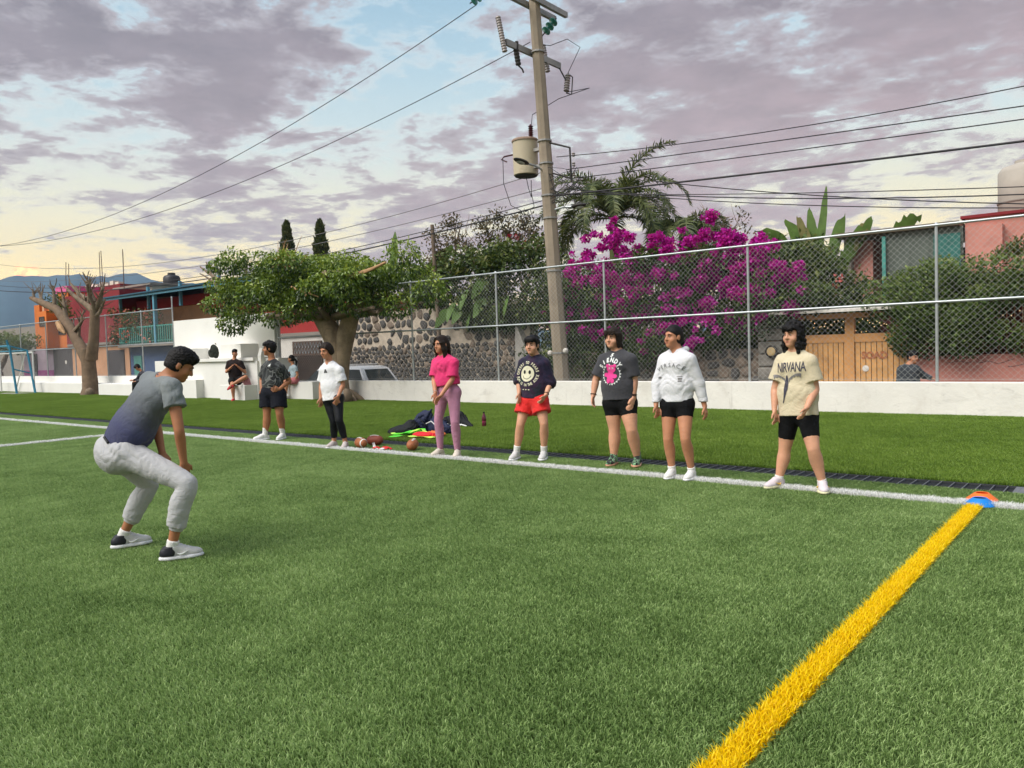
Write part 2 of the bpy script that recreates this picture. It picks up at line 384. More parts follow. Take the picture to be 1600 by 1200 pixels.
def blade_tile(name, size, n, h, w, m, lean=.55, comb=(0, 0)):
    """a square of turf fibres, each a bent three-triangle ribbon"""
    r = RNG; P = np.zeros((n, 3)); P[:, :2] = (r.random((n, 2))-.5)*size
    az = r.uniform(0, 2*np.pi, n); L = r.uniform(.0, lean, n)*h
    H = h*r.uniform(.55, 1.12, n)
    dx = np.cos(az)*L+comb[0]*h; dy = np.sin(az)*L+comb[1]*h
    fa = r.uniform(0, 2*np.pi, n); wx = np.cos(fa)*w/2; wy = np.sin(fa)*w/2; z = np.zeros(n)
    A = P+np.stack([wx, wy, z], 1); B = P-np.stack([wx, wy, z], 1)
    M = P+np.stack([dx*.35, dy*.35, H*.62], 1); C = M+np.stack([wx, wy, z], 1)*.8; D = M-np.stack([wx, wy, z], 1)*.8
    T = P+np.stack([dx, dy, H], 1)
    V = np.stack([A, B, C, D, T], 1).reshape(-1, 3); i = np.arange(n)[:, None]*5
    F = np.concatenate([i+[0, 1, 3], i+[0, 3, 2], i+[2, 3, 4]])
    me = bpy.data.meshes.new(name); me.vertices.add(len(V)); me.vertices.foreach_set('co', V.astype(np.float32).ravel())
    me.loops.add(F.size); me.loops.foreach_set('vertex_index', F.astype(np.int32).ravel()); me.polygons.add(len(F))
    me.polygons.foreach_set('loop_start', np.arange(0, F.size, 3, dtype=np.int32)); me.materials.append(m); me.update(calc_edges=True)
    at = me.attributes.new('tint', 'FLOAT', 'POINT')
    tn = r.random(n)[:, None]*.75+np.array([[-.34, -.34, .04, .04, .34]]); at.data.foreach_set('value', np.clip(tn, 0, 1).astype(np.float32).ravel())  # darker roots and lighter tips paint the shade between blades into the colour
    return bpy.data.objects.new(name, me)          # only ever used as the source of one turf mass
CAMF = Vector(cf_); CAMR = Vector(cr_); CAMU = Vector(cu_)
def in_view(x, y, pad=.5):
    v = Vector((x, y, -1.5)); d = v.dot(CAMF)
    if d < .8: return False
    return abs(v.dot(CAMR))/d < .65+pad/max(d, .5) and v.dot(CAMU)/d > -.487-pad/max(d, .5)
def turf(name, regions, tiles, size, label, kind='stuff', square=True):
    """points carrying turf tiles; every region is cut into whole tiles"""
    pts = []; sc = []; rt = []
    for x0, x1, y0, y1 in regions:
        nx = max(1, round((x1-x0)/size)); ny = max(1, round((y1-y0)/size)); sx = (x1-x0)/nx; sy = (y1-y0)/ny
        for i in range(nx):
            for j in range(ny):
                x = x0+(i+.5)*sx; y = y0+(j+.5)*sy
                if not in_view(x, y, size*1.6): continue
                pts.append((x, y, 0)); k = random.randrange(2)
                sc.append((sx/size, sy/size, random.uniform(.92, 1.08))); rt.append((0, 0, 0))
    me = bpy.data.meshes.new(name); me.from_pydata(pts, [], [])
    a = me.attributes.new('scl', 'FLOAT_VECTOR', 'POINT'); a.data.foreach_set('vector', np.array(sc, np.float32).ravel())
    a = me.attributes.new('rot', 'FLOAT_VECTOR', 'POINT'); a.data.foreach_set('vector', np.array(rt, np.float32).ravel())
    o = bpy.data.objects.new(name, me); link(o); WO[name] = Vector()
    g = bpy.data.node_groups.new(name, 'GeometryNodeTree')
    g.interface.new_socket('Geometry', in_out='INPUT', socket_type='NodeSocketGeometry'); g.interface.new_socket('Geometry', in_out='OUTPUT', socket_type='NodeSocketGeometry')
    t = NT(g); gi = t.new('NodeGroupInput'); go = t.new('NodeGroupOutput'); ip = t.new('GeometryNodeInstanceOnPoints')
    gg = t.new('GeometryNodeGeometryToInstance')
    for q in tiles:
        oi = t.new('GeometryNodeObjectInfo'); oi.inputs['Object'].default_value = q; t.l.new(oi.outputs['Geometry'], gg.inputs[0])
    t.l.new(gi.outputs[0], ip.inputs['Points']); t.l.new(gg.outputs[0], ip.inputs['Instance']); ip.inputs['Pick Instance'].default_value = True
    rv = t.new('FunctionNodeRandomValue', data_type='INT'); rv.inputs['Min'].default_value = 0; rv.inputs['Max'].default_value = len(tiles)-1
    t.l.new(rv.outputs[2], ip.inputs['Instance Index'])
    for nm, so_ in (('scl', 'Scale'), ('rot', 'Rotation')):
        na = t.new('GeometryNodeInputNamedAttribute', data_type='FLOAT_VECTOR'); na.inputs['Name'].default_value = nm
        t.l.new(na.outputs[0], ip.inputs[so_])
    t.l.new(ip.outputs[0], go.inputs[0])
    md = o.modifiers.new('fibres', 'NODES'); md.node_group = g
    return tag(o, label, None, None, kind)
TS = .30
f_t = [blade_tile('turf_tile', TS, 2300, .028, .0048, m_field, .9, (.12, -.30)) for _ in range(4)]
s_t = [blade_tile('verge_tile', TS, 1600, .044, .0064, m_strip, .75) for _ in range(4)]
w_t = [blade_tile('white_tile', .12, 430, .056, .0062, m_white_f, 1.0) for _ in range(3)]
y_t = [blade_tile('yellow_tile', .115, 400, .054, .0062, m_yel_f, 1.0) for _ in range(3)]
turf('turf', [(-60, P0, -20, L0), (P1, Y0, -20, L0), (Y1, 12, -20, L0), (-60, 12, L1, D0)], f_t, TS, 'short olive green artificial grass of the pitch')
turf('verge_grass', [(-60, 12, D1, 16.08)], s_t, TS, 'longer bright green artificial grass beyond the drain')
turf('white_grass', [(-60, 12, L0, L1)], w_t, .12, 'white fibres of the side line')
turf('white_grass', [(P0, P1, -20, L0)], w_t, .12, 'white fibres of the line behind the coach')
turf('yellow_grass', [(Y0, Y1, -20, L0)], y_t, .115, 'yellow fibres of the broad corner line')

# ---------------------------------------------------------------- drain with its grates
m_black = mat('black_plastic', (.008, .009, .012), .5, .3, 5, .2)
m_grey_p = mat('grey_plastic', (.15, .155, .17), .55, .2, 5, .2)
dr = thing('drain', 'long black drainage channel with slotted grates beside the side line', 'drain', (-10, (D0+D1)/2, 0))
b = MB().box((-60, D0+.03, -.06), (12, D1-.03, -.035)); b.build('channel', m_black, dr)
for y in (D0, D1-.03): MB().box((-60, y, -.06), (12, y+.03, .004)).build('rail', mat('dark_rail', (.035, .037, .042), .6, .2, 5, .2) if y == D0 else bpy.data.materials['dark_rail'], dr)
bar = MB().box((-.0045, D0+.03, -.03), (.0045, D1-.03, .004)); first = None
slat = MB().box((.011, D0+.034, -.034), (.104, D1-.034, -.012))
rest = MB(); n = 0; x = .9
while x > -60:
    if x > -13:
        for src, nm, mt in ((bar, 'bar', m_grey_p), (slat, 'slat', m_black)):
            if first is None or nm not in first:
                q = MB(); q.v = [(p[0]+x, p[1], p[2]) for p in src.v]; q.f = src.f; q.m = src.m
                o = q.build(nm, mt, dr); first = first or {}; first[nm] = (o, x)
            else:
                o0, x0 = first[nm]; o = o0.copy(); COL.objects.link(o); o.parent = dr; o.location = (x-x0, 0, 0)
    else:
        rest.box((x-.006, D0+.03, -.03), (x+.006, D1-.03, .002))
    x -= .115
rest.build('far_bars', m_grey_p, dr, kind='stuff')
b = MB().box((-.985, D0+.03, -.03), (-.865, D1-.03, .0035)); b.build('joint_plate', m_grey_p, dr)

# ---------------------------------------------------------------- white walls, stage and fence
m_wall = mat('white_painted_wall', (.77, .745, .69), .8, .06, 1.2, .3, 12, stains=((.50, .46, .40), 1.1, .38))
def grime(m):
    """scuffs, drips and rubbed patches of their own shape"""
    t = NT(m.node_tree); b = t.n['Principled BSDF']; src = b.inputs['Base Color'].links[0].from_socket; tc = t.new('ShaderNodeTexCoord').outputs['Object']
    drip = t.noise(t.vmath('MULTIPLY', tc, (7, 7, .9)), 1.0, 5, .65); scuff = t.noise(t.vmath('MULTIPLY', tc, (1.6, 1.6, 5)), 1.3, 7, .7, .5); spot = t.noise(tc, 9, 4, .7)
    c = t.mix(t.math('MULTIPLY', t.sstep(drip, .58, .72), .30), src, (.42, .39, .34)); c = t.mix(t.math('MULTIPLY', t.sstep(scuff, .56, .70), .42), c, (.45, .43, .39)); c = t.mix(t.math('MULTIPLY', t.sstep(spot, .66, .72), .5), c, (.36, .33, .29))
    t.put(b.inputs['Base Color'], c)
grime(m_wall)
m_wall2 = mat('white_painted_plaster', (.78, .77, .73), .8, .04, 1.0, .2, 14, stains=((.62, .60, .55), .8, .22))
m_galv = mat('galvanised_steel', (.44, .47, .48), .38, .12, 6, .1, 30, metal=.55)
m_wire = mat('galvanised_wire', (.42, .43, .41), .45, .1, 6, 0, metal=.4)
b = MB().box((-20.9, 16.1, -.7), (60, 16.36, .62), bev=.012)
tag(b.build('low_wall', m_wall), 'long low white wall behind the players, under the chain link fence', 'wall')
lw = thing('tiered_wall', 'low white two stepped wall at the far left behind the goals', 'wall', (-45, 16.2, -.7))
MB().box((-120, 15.6, -.7), (-30.3, 16.12, .50), bev=.012).build('bench_step', m_wall2, lw)
MB().box((-120, 16.12, -.7), (-30.3, 16.4, .80), bev=.012).build('back_step', m_wall2, lw)
MB().box((-35.1, 15.2, -.7), (-30.3, 15.6, .50), bev=.01).build('end_block', m_wall2, lw)

st = thing('stage', 'white stepped masonry stand with a tall back wall', 'stand', (-27, 16, 0))
MB().box((-30.4, 16.2, -.7), (-23.6, 16.45, 2.98)).build('back_wall', m_wall2, st)
MB().box((-28.0, 15.2, -.2), (-23.2, 16.2, 1.33), bev=.01).build('terrace', m_wall2, st)
MB().box((-28.3, 15.12, 1.33), (-23.3, 16.2, 1.44), bev=.008).build('ledge', m_wall2, st)
MB().box((-30.3, 15.3, -.2), (-28.0, 16.2, 1.40), bev=.01).build('left_block', m_wall2, st)
MB().box((-29.1, 15.5, 1.41), (-27.9, 16.2, 1.84), bev=.01).build('step', m_wall2, st)
MB().box((-25.9, 15.5, 1.44), (-24.6, 16.2, 1.93), bev=.01).build('step', m_wall2, st)
MB().box((-28.2, 14.9, -.2), (-26.6, 15.2, .70), bev=.01).build('low_block', m_wall2, st)
MB().box((-24.75, 14.72, -.2), (-23.25, 15.2, .53), bev=.01).build('seat_block', m_wall2, st)
MB().box((-23.1, 15.45, -.2), (-22.35, 16.2, 1.40), bev=.01).build('right_block', m_wall2, st)
MB().prism([(15.28, .5), (15.42, .5), (15.42, 1.75), (15.36, 1.75), (15.28, 1.5)], -23.26, -23.08, 'YZ').build('fin', m_wall2, st)
MB().box((-23.6, 16.2, -.7), (-20.9, 16.42, .60)).build('rear_wall', m_wall2, st)
MB().box((-22.9, 15.72, -.2), (-20.95, 16.2, .60), bev=.012).build('bench', m_wall2, st)

def fence(name, label, posts, v, z0, zm, z1, ends=None, pitch=.112):
    f = thing(name, label, 'fence', (posts[0], v, z0))
    for x in posts:
        tall = ends.get(x, z1+.03) if ends else z1+.03
        p = MB().cyl((x, v, z0), (x, v, tall), .028, n=10).lathe((x, v, tall), [(.033, -.03), (.033, 0), (.02, .02)], 10)
        p.build('post', m_galv, f, True)
    for za in (zm, z1):
        for a, c in zip(posts[:-1], posts[1:]): MB().cyl((a, v-.02, za), (c, v-.02, za), .024, n=8).build('rail', m_galv, f, True)
    for a, c in zip(posts[:-1], posts[1:]):
        x0, x1 = min(a, c), max(a, c); wr = MB(); h = z1-z0-.02; w = x1-x0; s_ = pitch
        k = -int(h/s_)-1
        while k*s_ < w:
            for sg, dv in ((1, .018), (-1, .024)):
                # wire rising to the right (sg 1) or to the left
                xs, zs = k*s_, 0.0; xe, ze = k*s_+h, h
                if xs < 0: zs = -xs; xs = 0
                if xe > w: ze = h-(xe-w); xe = w
                if xe-xs > .02:
                    A, B = (xs, zs), (xe, ze)
                    if sg < 0: A, B = (w-xs, zs), (w-xe, ze)
                    wr.tube([(x0+A[0], v+dv, z0+.02+A[1]), (x0+B[0], v+dv, z0+.02+B[1])], .0020, 4, False)
            k += 1
        wr.build('mesh_panel', m_wire, f, kind='stuff')
    MB().tube([(posts[0], v+.02, z0+.05), (posts[-1], v+.02, z0+.05)], .004, 4).build('tie_wire', m_wire, f)
    return f
fence('chain_link_fence', 'tall galvanised chain link fence on the low wall behind the players',
      [-20.2, -16.8, -13.55, -10.17, -6.6, -3.03, .5, 4.1], 16.23, .62, 2.09, 3.49)
fence('chain_link_fence', 'chain link fence above the stepped wall at the far left, left of the stand',
      [-56.2, -52.9, -49.6, -46.3, -43.0, -39.7, -36.4, -33.1, -30.5], 16.23, .80, 2.13, 3.50, {-30.5: 3.95})
fence('chain_link_fence', 'short chain link fence between the stand and the leafy tree', [-23.55, -20.26], 16.30, .60, 2.09, 3.49, {-23.55: 3.2})

# ---------------------------------------------------------------- hills and the air in front of them
def hills():
    px = [(-1.38, 0.0653), (-1.3149, 0.079), (-1.2604, 0.0867), (-1.2489, 0.0896), (-1.2401, 0.0938), (-1.2284, 0.0941), (-1.2138, 0.0916), (-1.2017, 0.0939), (-1.1906, 0.0962), (-1.182, 0.0964), (-1.1709, 0.0951), (-1.1604, 0.0917), (-1.152, 0.094), (-1.1443, 0.0948), (-1.1358, 0.0978), (-1.1259, 0.0986), (-1.1162, 0.0966), (-1.1051, 0.0916), (-1.0932, 0.0887), (-1.0796, 0.0895), (-1.066, 0.0866), (-1.0452, 0.0843), (-1.0276, 0.0813), (-1.0029, 0.072), (-0.9518, 0.0606), (-0.8371, 0.0393), (-0.6771, 0.0226), (-0.3643, 0.0142)]
    rs = 3400.0; V = []; F = []
    rows = [(1.0, 1.0), (.86, .62), (.74, .30), (.62, .0)]
    az = [a for a, e in px]; el = [e for a, e in px]
    n = 140; A = np.linspace(az[0], az[-1], n); E = np.interp(A, az, el)
    E = E+np.array([.0012*math.sin(i*.9)+.0008*math.sin(i*2.3) for i in range(n)])
    for k, (r, h) in enumerate(rows):
        for i in range(n):
            R = rs*r; wob = 1+.05*math.sin(i*.35+k*2.1)*(0 < k < 3)
            V.append((math.sin(A[i])*R*wob, math.cos(A[i])*R*wob, 1.5+E[i]*rs*h*(1+.18*math.sin(i*.7+k) if 0 < k < 3 else 1)-(2 if k == 3 else 0)))
    for k in range(3):
        for i in range(n-1): F.append((k*n+i, k*n+i+1, (k+1)*n+i+1, (k+1)*n+i))
    m = mat('forested_slope', (.03, .06, .075), .95, .3, .004, 0)
    b = MB(); b.add(V, F); o = b.build('hills', m, origin=(0, 0, 0), smooth=True, kind='structure'); return o
tag(hills(), 'blue hazy mountain ridge beyond the houses at the far left')
m = bpy.data.materials.new('haze_air'); m.use_nodes = True; t = NT(m.node_tree); t.n.remove(t.n['Principled BSDF'])
pv = t.new('ShaderNodeVolumePrincipled'); pv.inputs['Color'].default_value = (.48, .70, 1.0, 1); pv.inputs['Density'].default_value = .00015
pv.inputs['Anisotropy'].default_value = 0.0
t.l.new(pv.outputs[0], t.n['Material Output'].inputs['Volume'])
b = MB().box((-3700, -3700, -2.0), (3700, 3700, 520)); hz = b.build('haze', m, origin=(0, 0, -2), kind='stuff'); hz['label'] = 'thin evening haze'

# ---------------------------------------------------------------- houses
def hue(name, c, **k): return mat(name, c, .85, k.pop('var', .14), k.pop('scale', .8), .25, 18, stains=k.pop('stains', ((c[0]*.55, c[1]*.55, c[2]*.55), .7, .35)), **k)
m_orange = hue('orange_render', (.62, .17, .035)); m_red = hue('dark_red_render', (.22, .022, .028)); m_red2 = hue('red_render', (.36, .030, .030))
m_peach = hue('peach_render', (.56, .30, .17)); m_blue = hue('blue_render', (.045, .085, .19)); m_lilac = hue('lilac_render', (.42, .33, .40)); m_mag = hue('magenta_band', (.32, .05, .22))
m_pink = hue('pink_render', (.55, .235, .19)); m_cream = hue('cream_render', (.62, .56, .47)); m_grey = hue('bare_block', (.26, .23, .20)); m_white = hue('white_render', (.68, .64, .58))
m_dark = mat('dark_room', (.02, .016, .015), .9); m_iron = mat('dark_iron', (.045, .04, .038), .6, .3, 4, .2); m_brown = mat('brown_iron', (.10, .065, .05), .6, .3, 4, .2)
m_glass, t, bb = principled('window_glass'); bb.inputs['Base Color'].default_value = (.02, .025, .03, 1); bb.inputs['Roughness'].default_value = .08; bb.inputs['Specular IOR Level'].default_value = .6
m_roofblue = corrugated('blue_roof_sheet', (.035, .12, .18), 6, 'X'); m_bluep = mat('blue_paint', (.10, .28, .38), .5, .2, 4)
m_teal = mat('teal_paint', (.06, .26, .22), .55, .25, 4); m_shutter = corrugated('grey_shutter', (.085, .075, .08), 9, 'Z', .6, .2)
m_tank = mat('black_tank', (.03, .03, .035), .45, .2, 4); m_pole_w = mat('weathered_timber', (.17, .125, .09), .9, .3, 3, .4, 30)
m_rust = mat('rusty_bar', (.10, .05, .035), .9)
def bar_set(parent, name, x0, x1, n, v, z0, z1, r, mt):
    for i in range(n):
        x = x0+(x1-x0)*i/(n-1); MB().box((x-r, v-r, z0), (x+r, v+r, z1)).build(name, mt, parent)
def window(parent, x0, x1, z0, z1, v, frame=m_iron, pane=m_glass, name='window'):
    w = MB()
    for a, c in (((x0, v-.05, z0), (x0+.06, v, z1)), ((x1-.06, v-.05, z0), (x1, v, z1)), ((x0+.06, v-.05, z0), (x1-.06, v, z0+.06)), ((x0+.06, v-.05, z1-.06), (x1-.06, v, z1))): w.box(a, c)
    w.box(((x0+x1)/2-.025, v-.045, z0+.06), ((x0+x1)/2+.025, v-.005, z1-.06))
    o = w.build(name, frame, parent)
    MB().box((x0+.06, v-.03, z0+.06), ((x0+x1)/2-.025, v-.012, z1-.06)).build('pane', pane, o)
    MB().box(((x0+x1)/2+.025, v-.03, z0+.06), (x1-.06, v-.012, z1-.06)).build('pane', pane, o); return o

# grey house and hedge tree at the very edge
h = thing('grey_house', 'low bare grey block house at the left edge behind the goals', 'house', (-66, 24, -.7))
MB().box((-76, 23.5, -.7), (-60.6, 30, 4.2)).build('wall', m_grey, h)
MB().box((-60.3, 23.3, 4.75), (-56.8, 25.6, 4.85)).build('roof', m_iron, h); MB().box((-60.2, 23.4, 3.2), (-60.1, 23.5, 4.75)).build('post', m_iron, h)
# orange house over lilac shop fronts
h = thing('orange_house', 'orange upper house over a lilac ground floor with a dark metal door', 'house', (-59, 24, -.7))
MB().box((-62.4, 22.0, -.7), (-57.3, 28, 2.42)).build('ground_floor', m_lilac, h)
MB().box((-62.4, 21.97, -.7), (-57.3, 22.0, .95)).build('painted_band', m_mag, h)
MB().box((-60.0, 22.3, 2.42), (-55.6, 28, 5.3)).build('upper_wall', m_orange, h)
MB().box((-60.3, 22.1, 2.42), (-59.4, 22.3, 5.45)).build('pilaster', m_orange, h); MB().box((-58.95, 22.1, 2.42), (-58.6, 22.3, 5.45)).build('pilaster', m_peach, h)
MB().box((-58.5, 21.6, 2.42), (-57.0, 22.3, 4.9)).build('side_wing', m_orange, h)
window(h, -58.1, -57.3, 3.9, 4.55, 21.6); window(h, -56.9, -55.8, 3.3, 4.5, 22.3)
MB().box((-57.3, 22.5, 5.3), (-55.7, 27, 6.1)).build('roof_room', m_orange, h); MB().box((-57.5, 22.45, 6.1), (-55.6, 27.1, 6.5)).build('pink_parapet', mat('bright_pink', (.62, .12, .28), .8), h)
d = MB().box((-60.75, 21.93, -.7), (-59.95, 21.99, 2.1)).build('door', m_iron, h); MB().box((-60.1, 21.88, .6), (-60.03, 21.93, .85)).build('handle', m_galv, d)
d = MB().box((-57.25, 22.0, -.7), (-54.3, 22.1, 2.38)).build('garage_door', m_shutter, h)
MB().ball((-55.3, 21.99, 1.45), (.14, .02, .14)).build('sticker', m_white, d)
# dark red house
h = thing('dark_red_house', 'tall dark red house with a beige shop front behind the bare tree', 'house', (-51, 24, -.7))
MB().box((-54.3, 22.0, -.7), (-46.5, 28, 2.45)).build('ground_floor', m_peach, h)
MB().box((-55.6, 22.25, 2.45), (-47.9, 29, 5.75)).build('upper_wall', m_red, h)
MB().box((-60.2, 24.5, 5.75), (-52.6, 29, 6.5)).build('roof_room', m_red, h)
MB().box((-54.5, 21.8, 2.45), (-46.4, 22.25, 2.6)).build('slab', m_grey, h)
MB().box((-49.3, 21.94, -.7), (-47.1, 22.0, 2.1)).build('shutter_door', m_shutter, h)
MB().box((-51.6, 24, 5.0), (-47.4, 29, 6.0)).build('side_room', m_cream, h); MB().box((-51.9, 23.7, 6.0), (-47.0, 29.2, 6.12)).build('roof_slab', m_grey, h)
for x, y in ((-55.9, 22.5), (-55.7, 22.6), (-50.9, 22.5), (-50.6, 22.5), (-48.0, 22.6), (-47.8, 22.5)):
    MB().tube([(x, y, 5.6), (x+.05, y, 7.0), (x+.1+random.uniform(-.25, .25), y, 8.1+random.uniform(-.2, .2))], .022, 5).build('rebar', m_rust, h)
b = MB()
for i in range(9): b.box((-59.5+i*.75, 24.6, 6.5), (-59.0+i*.75, 25, 6.62+.2*random.random()))
b.build('roof_clutter', m_cream, h)
# peach house with blue ground floor, balcony and steel roof
h = thing('peach_house', 'peach house with blue ground floor, green balcony railing and blue steel roof', 'house', (-43, 24, -.7))
MB().box((-46.4, 22.0, -.7), (-36.2, 23.4, 2.2)).build('ground_floor', m_blue, h)
MB().box((-47.8, 23.4, 2.36), (-36.2, 29, 4.45)).build('upper_wall', m_peach, h)
MB().box((-46.6, 21.4, 2.2), (-36.0, 23.4, 2.36)).build('balcony_slab', m_grey, h)
MB().box((-47.8, 23.2, 4.45), (-33.0, 29, 5.0)).build('parapet', m_red2, h); MB().box((-38.9, 22.9, 3.9), (-33.0, 23.2, 4.9)).build('parapet', m_red2, h)
rl = MB().box((-46.5, 21.45, 3.28), (-36.1, 21.5, 3.34)).box((-46.5, 21.45, 2.48), (-36.1, 21.5, 2.52)).build('railing', m_teal, h)
bar_set(rl, 'baluster', -46.4, -36.2, 44, 21.475, 2.38, 3.28, .035, m_teal)
for x in (-47.3, -43.9, -40.4, -36.6): MB().box((x, 21.9, 4.3), (x+.14, 22.04, 5.6) if x > -44 else (x+.14, 22.04, 5.2)).build('roof_post', m_bluep, h)
MB().box((-42.3, 21.4, 2.36), (-42.12, 21.58, 5.2)).build('balcony_post', m_bluep, h)
MB().add([(-48.0, 21.2, 5.10), (-31.5, 21.2, 5.16), (-31.5, 26.5, 5.5), (-48.0, 26.5, 5.4), (-48.0, 21.2, 5.18), (-31.5, 21.2, 5.24), (-31.5, 26.5, 5.58), (-48.0, 26.5, 5.48)],
         [(0, 3, 2, 1), (4, 5, 6, 7), (0, 1, 5, 4), (1, 2, 6, 5), (2, 3, 7, 6), (3, 0, 4, 7)]).build('steel_roof', m_roofblue, h)
MB().box((-48, 21.3, 4.98), (-31.5, 21.38, 5.09)).build('roof_beam', m_bluep, h)
MB().box((-45.9, 21.95, -.7), (-45.0, 22.0, 1.7)).build('door', m_teal, h); window(h, -43.4, -41.9, .3, 1.25, 21.98, m_teal)
g = thing('water_tank', 'black plastic water tank on the roofs behind the blue steel roof', 'water tank', (-50.6, 27, 5.75))
MB().lathe((-50.6, 27, 5.98), [(.5, 0), (.54, .07), (.54, .85), (.46, .98), (.24, 1.06), (.24, 1.18), (.05, 1.2)], 20).build('body', m_tank, g, True)
MB().cyl((-50.6, 27, 5.75), (-50.6, 27, 5.98), .85, n=16).build('base', m_grey, g)
# red and white house behind the leafy tree
h = thing('red_white_house', 'red and white house with a latticed metal door behind the leafy tree', 'house', (-31, 24, -.7))
MB().box((-33.5, 22.0, -.7), (-28.35, 27, 2.3)).build('lower_wall', m_white, h)
MB().box((-33.6, 21.9, 2.3), (-28.3, 27, 2.48)).build('slab', m_grey, h)
MB().box((-33.5, 22.1, 2.48), (-28.4, 22.5, 3.55)).build('parapet', m_red2, h); MB().box((-33.5, 24, 2.48), (-28.4, 29, 4.2)).build('upper_wall', m_red2, h)
gd = MB().box((-30.55, 21.9, -.7), (-28.45, 21.97, 2.08)).build('door', m_brown, h); k = MB()
for i in range(26):
    x = -30.5+i*.08
    k.tube([(x, 21.885, -.6), (x, 21.885, 1.45)], .008, 4)
for i in range(24):
    z = -.55+i*.085; k.tube([(-30.5, 21.88, z), (-28.5, 21.88, z)], .006, 4)
k.build('lattice', m_iron, gd, kind='stuff'); k = MB()
for i in range(9):
    for j in range(2):
        x = -30.4+i*.22; z = 1.52+j*.26; k.tube([(x, 21.88, z), (x+.1, 21.88, z+.24), (x+.2, 21.88, z)], .014, 4)
k.build('scroll_work', m_galv, gd, kind='stuff')
# pink house at the right
h = thing('pink_house', 'pink house with a dark porch under a green tarpaulin, behind the clipped hedge', 'house', (-3, 26, -.7))
MB().box((-4.05, 25.6, -.7), (5, 31, 4.72)).build('right_block', m_pink, h); MB().box((-4.15, 25.5, 4.72), (5.1, 31.1, 4.80)).build('coping', m_red, h)
MB().box((-3.98, 25.2, -.7), (-3.1, 25.6, 4.45)).build('pilaster', m_pink, h)
MB().box((-7.2, 25.6, -.7), (-6.5, 31, 4.4)).build('left_wall', m_pink, h); MB().box((-7.25, 25.3, -.7), (-7.05, 25.6, 4.55)).build('post', m_grey, h)
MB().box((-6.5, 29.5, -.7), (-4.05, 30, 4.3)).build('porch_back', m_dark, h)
MB().box((-7.4, 24.9, 4.5), (-4.1, 30, 4.62)).build('porch_roof', corrugated('rusty_roof_sheet', (.22, .17, .11), 8, 'X'), h)
tp = mat('grey_green_tarpaulin', (.115, .135, .115), .7, .2, 1.2, .3, 8); k = MB()
for i in range(12):
    x0 = -6.0+i*.165; k.add([(x0, 25.2+.03*math.sin(i*1.9), 2.95), (x0+.165, 25.2+.03*math.sin((i+1)*1.9), 2.95), (x0+.165, 25.1, 4.48), (x0, 25.1, 4.48)], [(0, 1, 2, 3)])
k.build('tarpaulin', tp, h); MB().box((-4.75, 25.05, 3.3), (-4.08, 25.08, 4.3)).build('teal_sheet', mat('teal_sheet', (.03, .14, .12), .6), h)
MB().box((-6.1, 25.0, 2.6), (-6.0, 25.1, 4.4)).build('door_edge', m_teal, h)
g = thing('water_tank', 'pale grey water tank on the pink roof at the right edge', 'water tank', (-2.75, 27.3, 4.84))
MB().lathe((-2.75, 27.3, 4.84), [(.68, 0), (.72, .05), (.72, 1.25), (.62, 1.4), (.3, 1.5), (.3, 1.58), (.05, 1.6)], 22).build('body', mat('pale_tank', (.42, .38, .33), .7, .1, 2), g, True)
MB().lathe((-2.75, 27.3, 5.2), [(.74, 0), (.75, .03), (.74, .06)], 22).build('band', m_grey, g)
h = thing('pink_garden_wall', 'low cracked pink garden wall with iron bars on top, right of the gate', 'wall', (-1, 22, -.7))
MB().box((-4.7, 22.0, -.7), (8, 22.25, .98)).build('wall', m_pink, h)
MB().box((-4.0, 22.9, -.7), (8, 23.0, 3)).build('inner_wall', mat('maroon_wall', (.11, .025, .02), .9), h)
bar_set(h, 'bar', -3.6, 3, 42, 22.12, .98, 2.1, .013, mat('orange_bar', (.30, .14, .07), .7))
cr = MB(); p = (-4.6, .80)
for seg in range(3):
    pts = []; x = -3.9+seg*1.3; z = .78-.1*seg
    for i in range(14): pts.append((x, 21.995, z)); x += .11; z += random.uniform(-.05, .05)
    cr.tube(pts, .006, 4)
cr.build('crack', m_iron, h)
# wooden gate with open transom and fairy lights
m_gate = mat('varnished_gate_wood', (.60, .30, .11), .55, .2, 2.5, .25, 25, stains=((.22, .10, .04), 1.5, .3))
m_gate2 = mat('gate_plank', (.64, .34, .125), .6, .22, 3.5, .3, 25, stains=((.30, .14, .05), 1.1, .45))
h = thing('wooden_gate', 'varnished wooden double gate of vertical planks with an open transom', 'gate', (-6.3, 22, -.7))
gx = (-8.35, -6.28, -6.05, -4.72)
fr = MB().box((gx[0]-.12, 21.93, -.7), (gx[0], 22.07, 2.14)).box((gx[1], 21.92, -.7), (gx[2], 22.06, 2.0)).box((gx[3], 21.93, -.7), (gx[3]+.1, 22.07, 2.14)).box((gx[0], 21.93, 2.0), (gx[3], 22.07, 2.14))
fr.build('frame', m_gate, h)
for a, c in ((gx[0], gx[1]), (gx[2], gx[3])):
    MB().box((a, 21.94, 1.36), (c, 22.06, 1.58)).build('rail', m_gate, h); MB().box((a, 21.94, -.7), (c, 22.06, -.5)).build('rail', m_gate, h)
    x = a+.01
    while x < c-.02:
        w = min(.128, c-x); MB().box((x+.006, 21.965+random.uniform(-.004, .004), -.5), (x+w-.006, 22.02, 1.36)).build('plank', m_gate2, h); x += .134
    MB().box((a, 22.025, -.5), (c, 22.05, 1.36)).build('backing', m_dark, h)
text_part('writing', 'SOAD', .25, (-5.88, 21.952, .92), mat('faded_red_paint', (.40, .15, .07), .85, .4, 30), h, bold=.012, space=.92)
MB().ball((-5.78, 21.955, .66), (.085, .012, .085), 14).build('sticker', m_white, h)
MB().tube([(-5.7, 21.94, -.02), (-5.45, 21.93, -.06), (-5.3, 21.93, .02)], .012, 5).build('handle', m_iron, h)
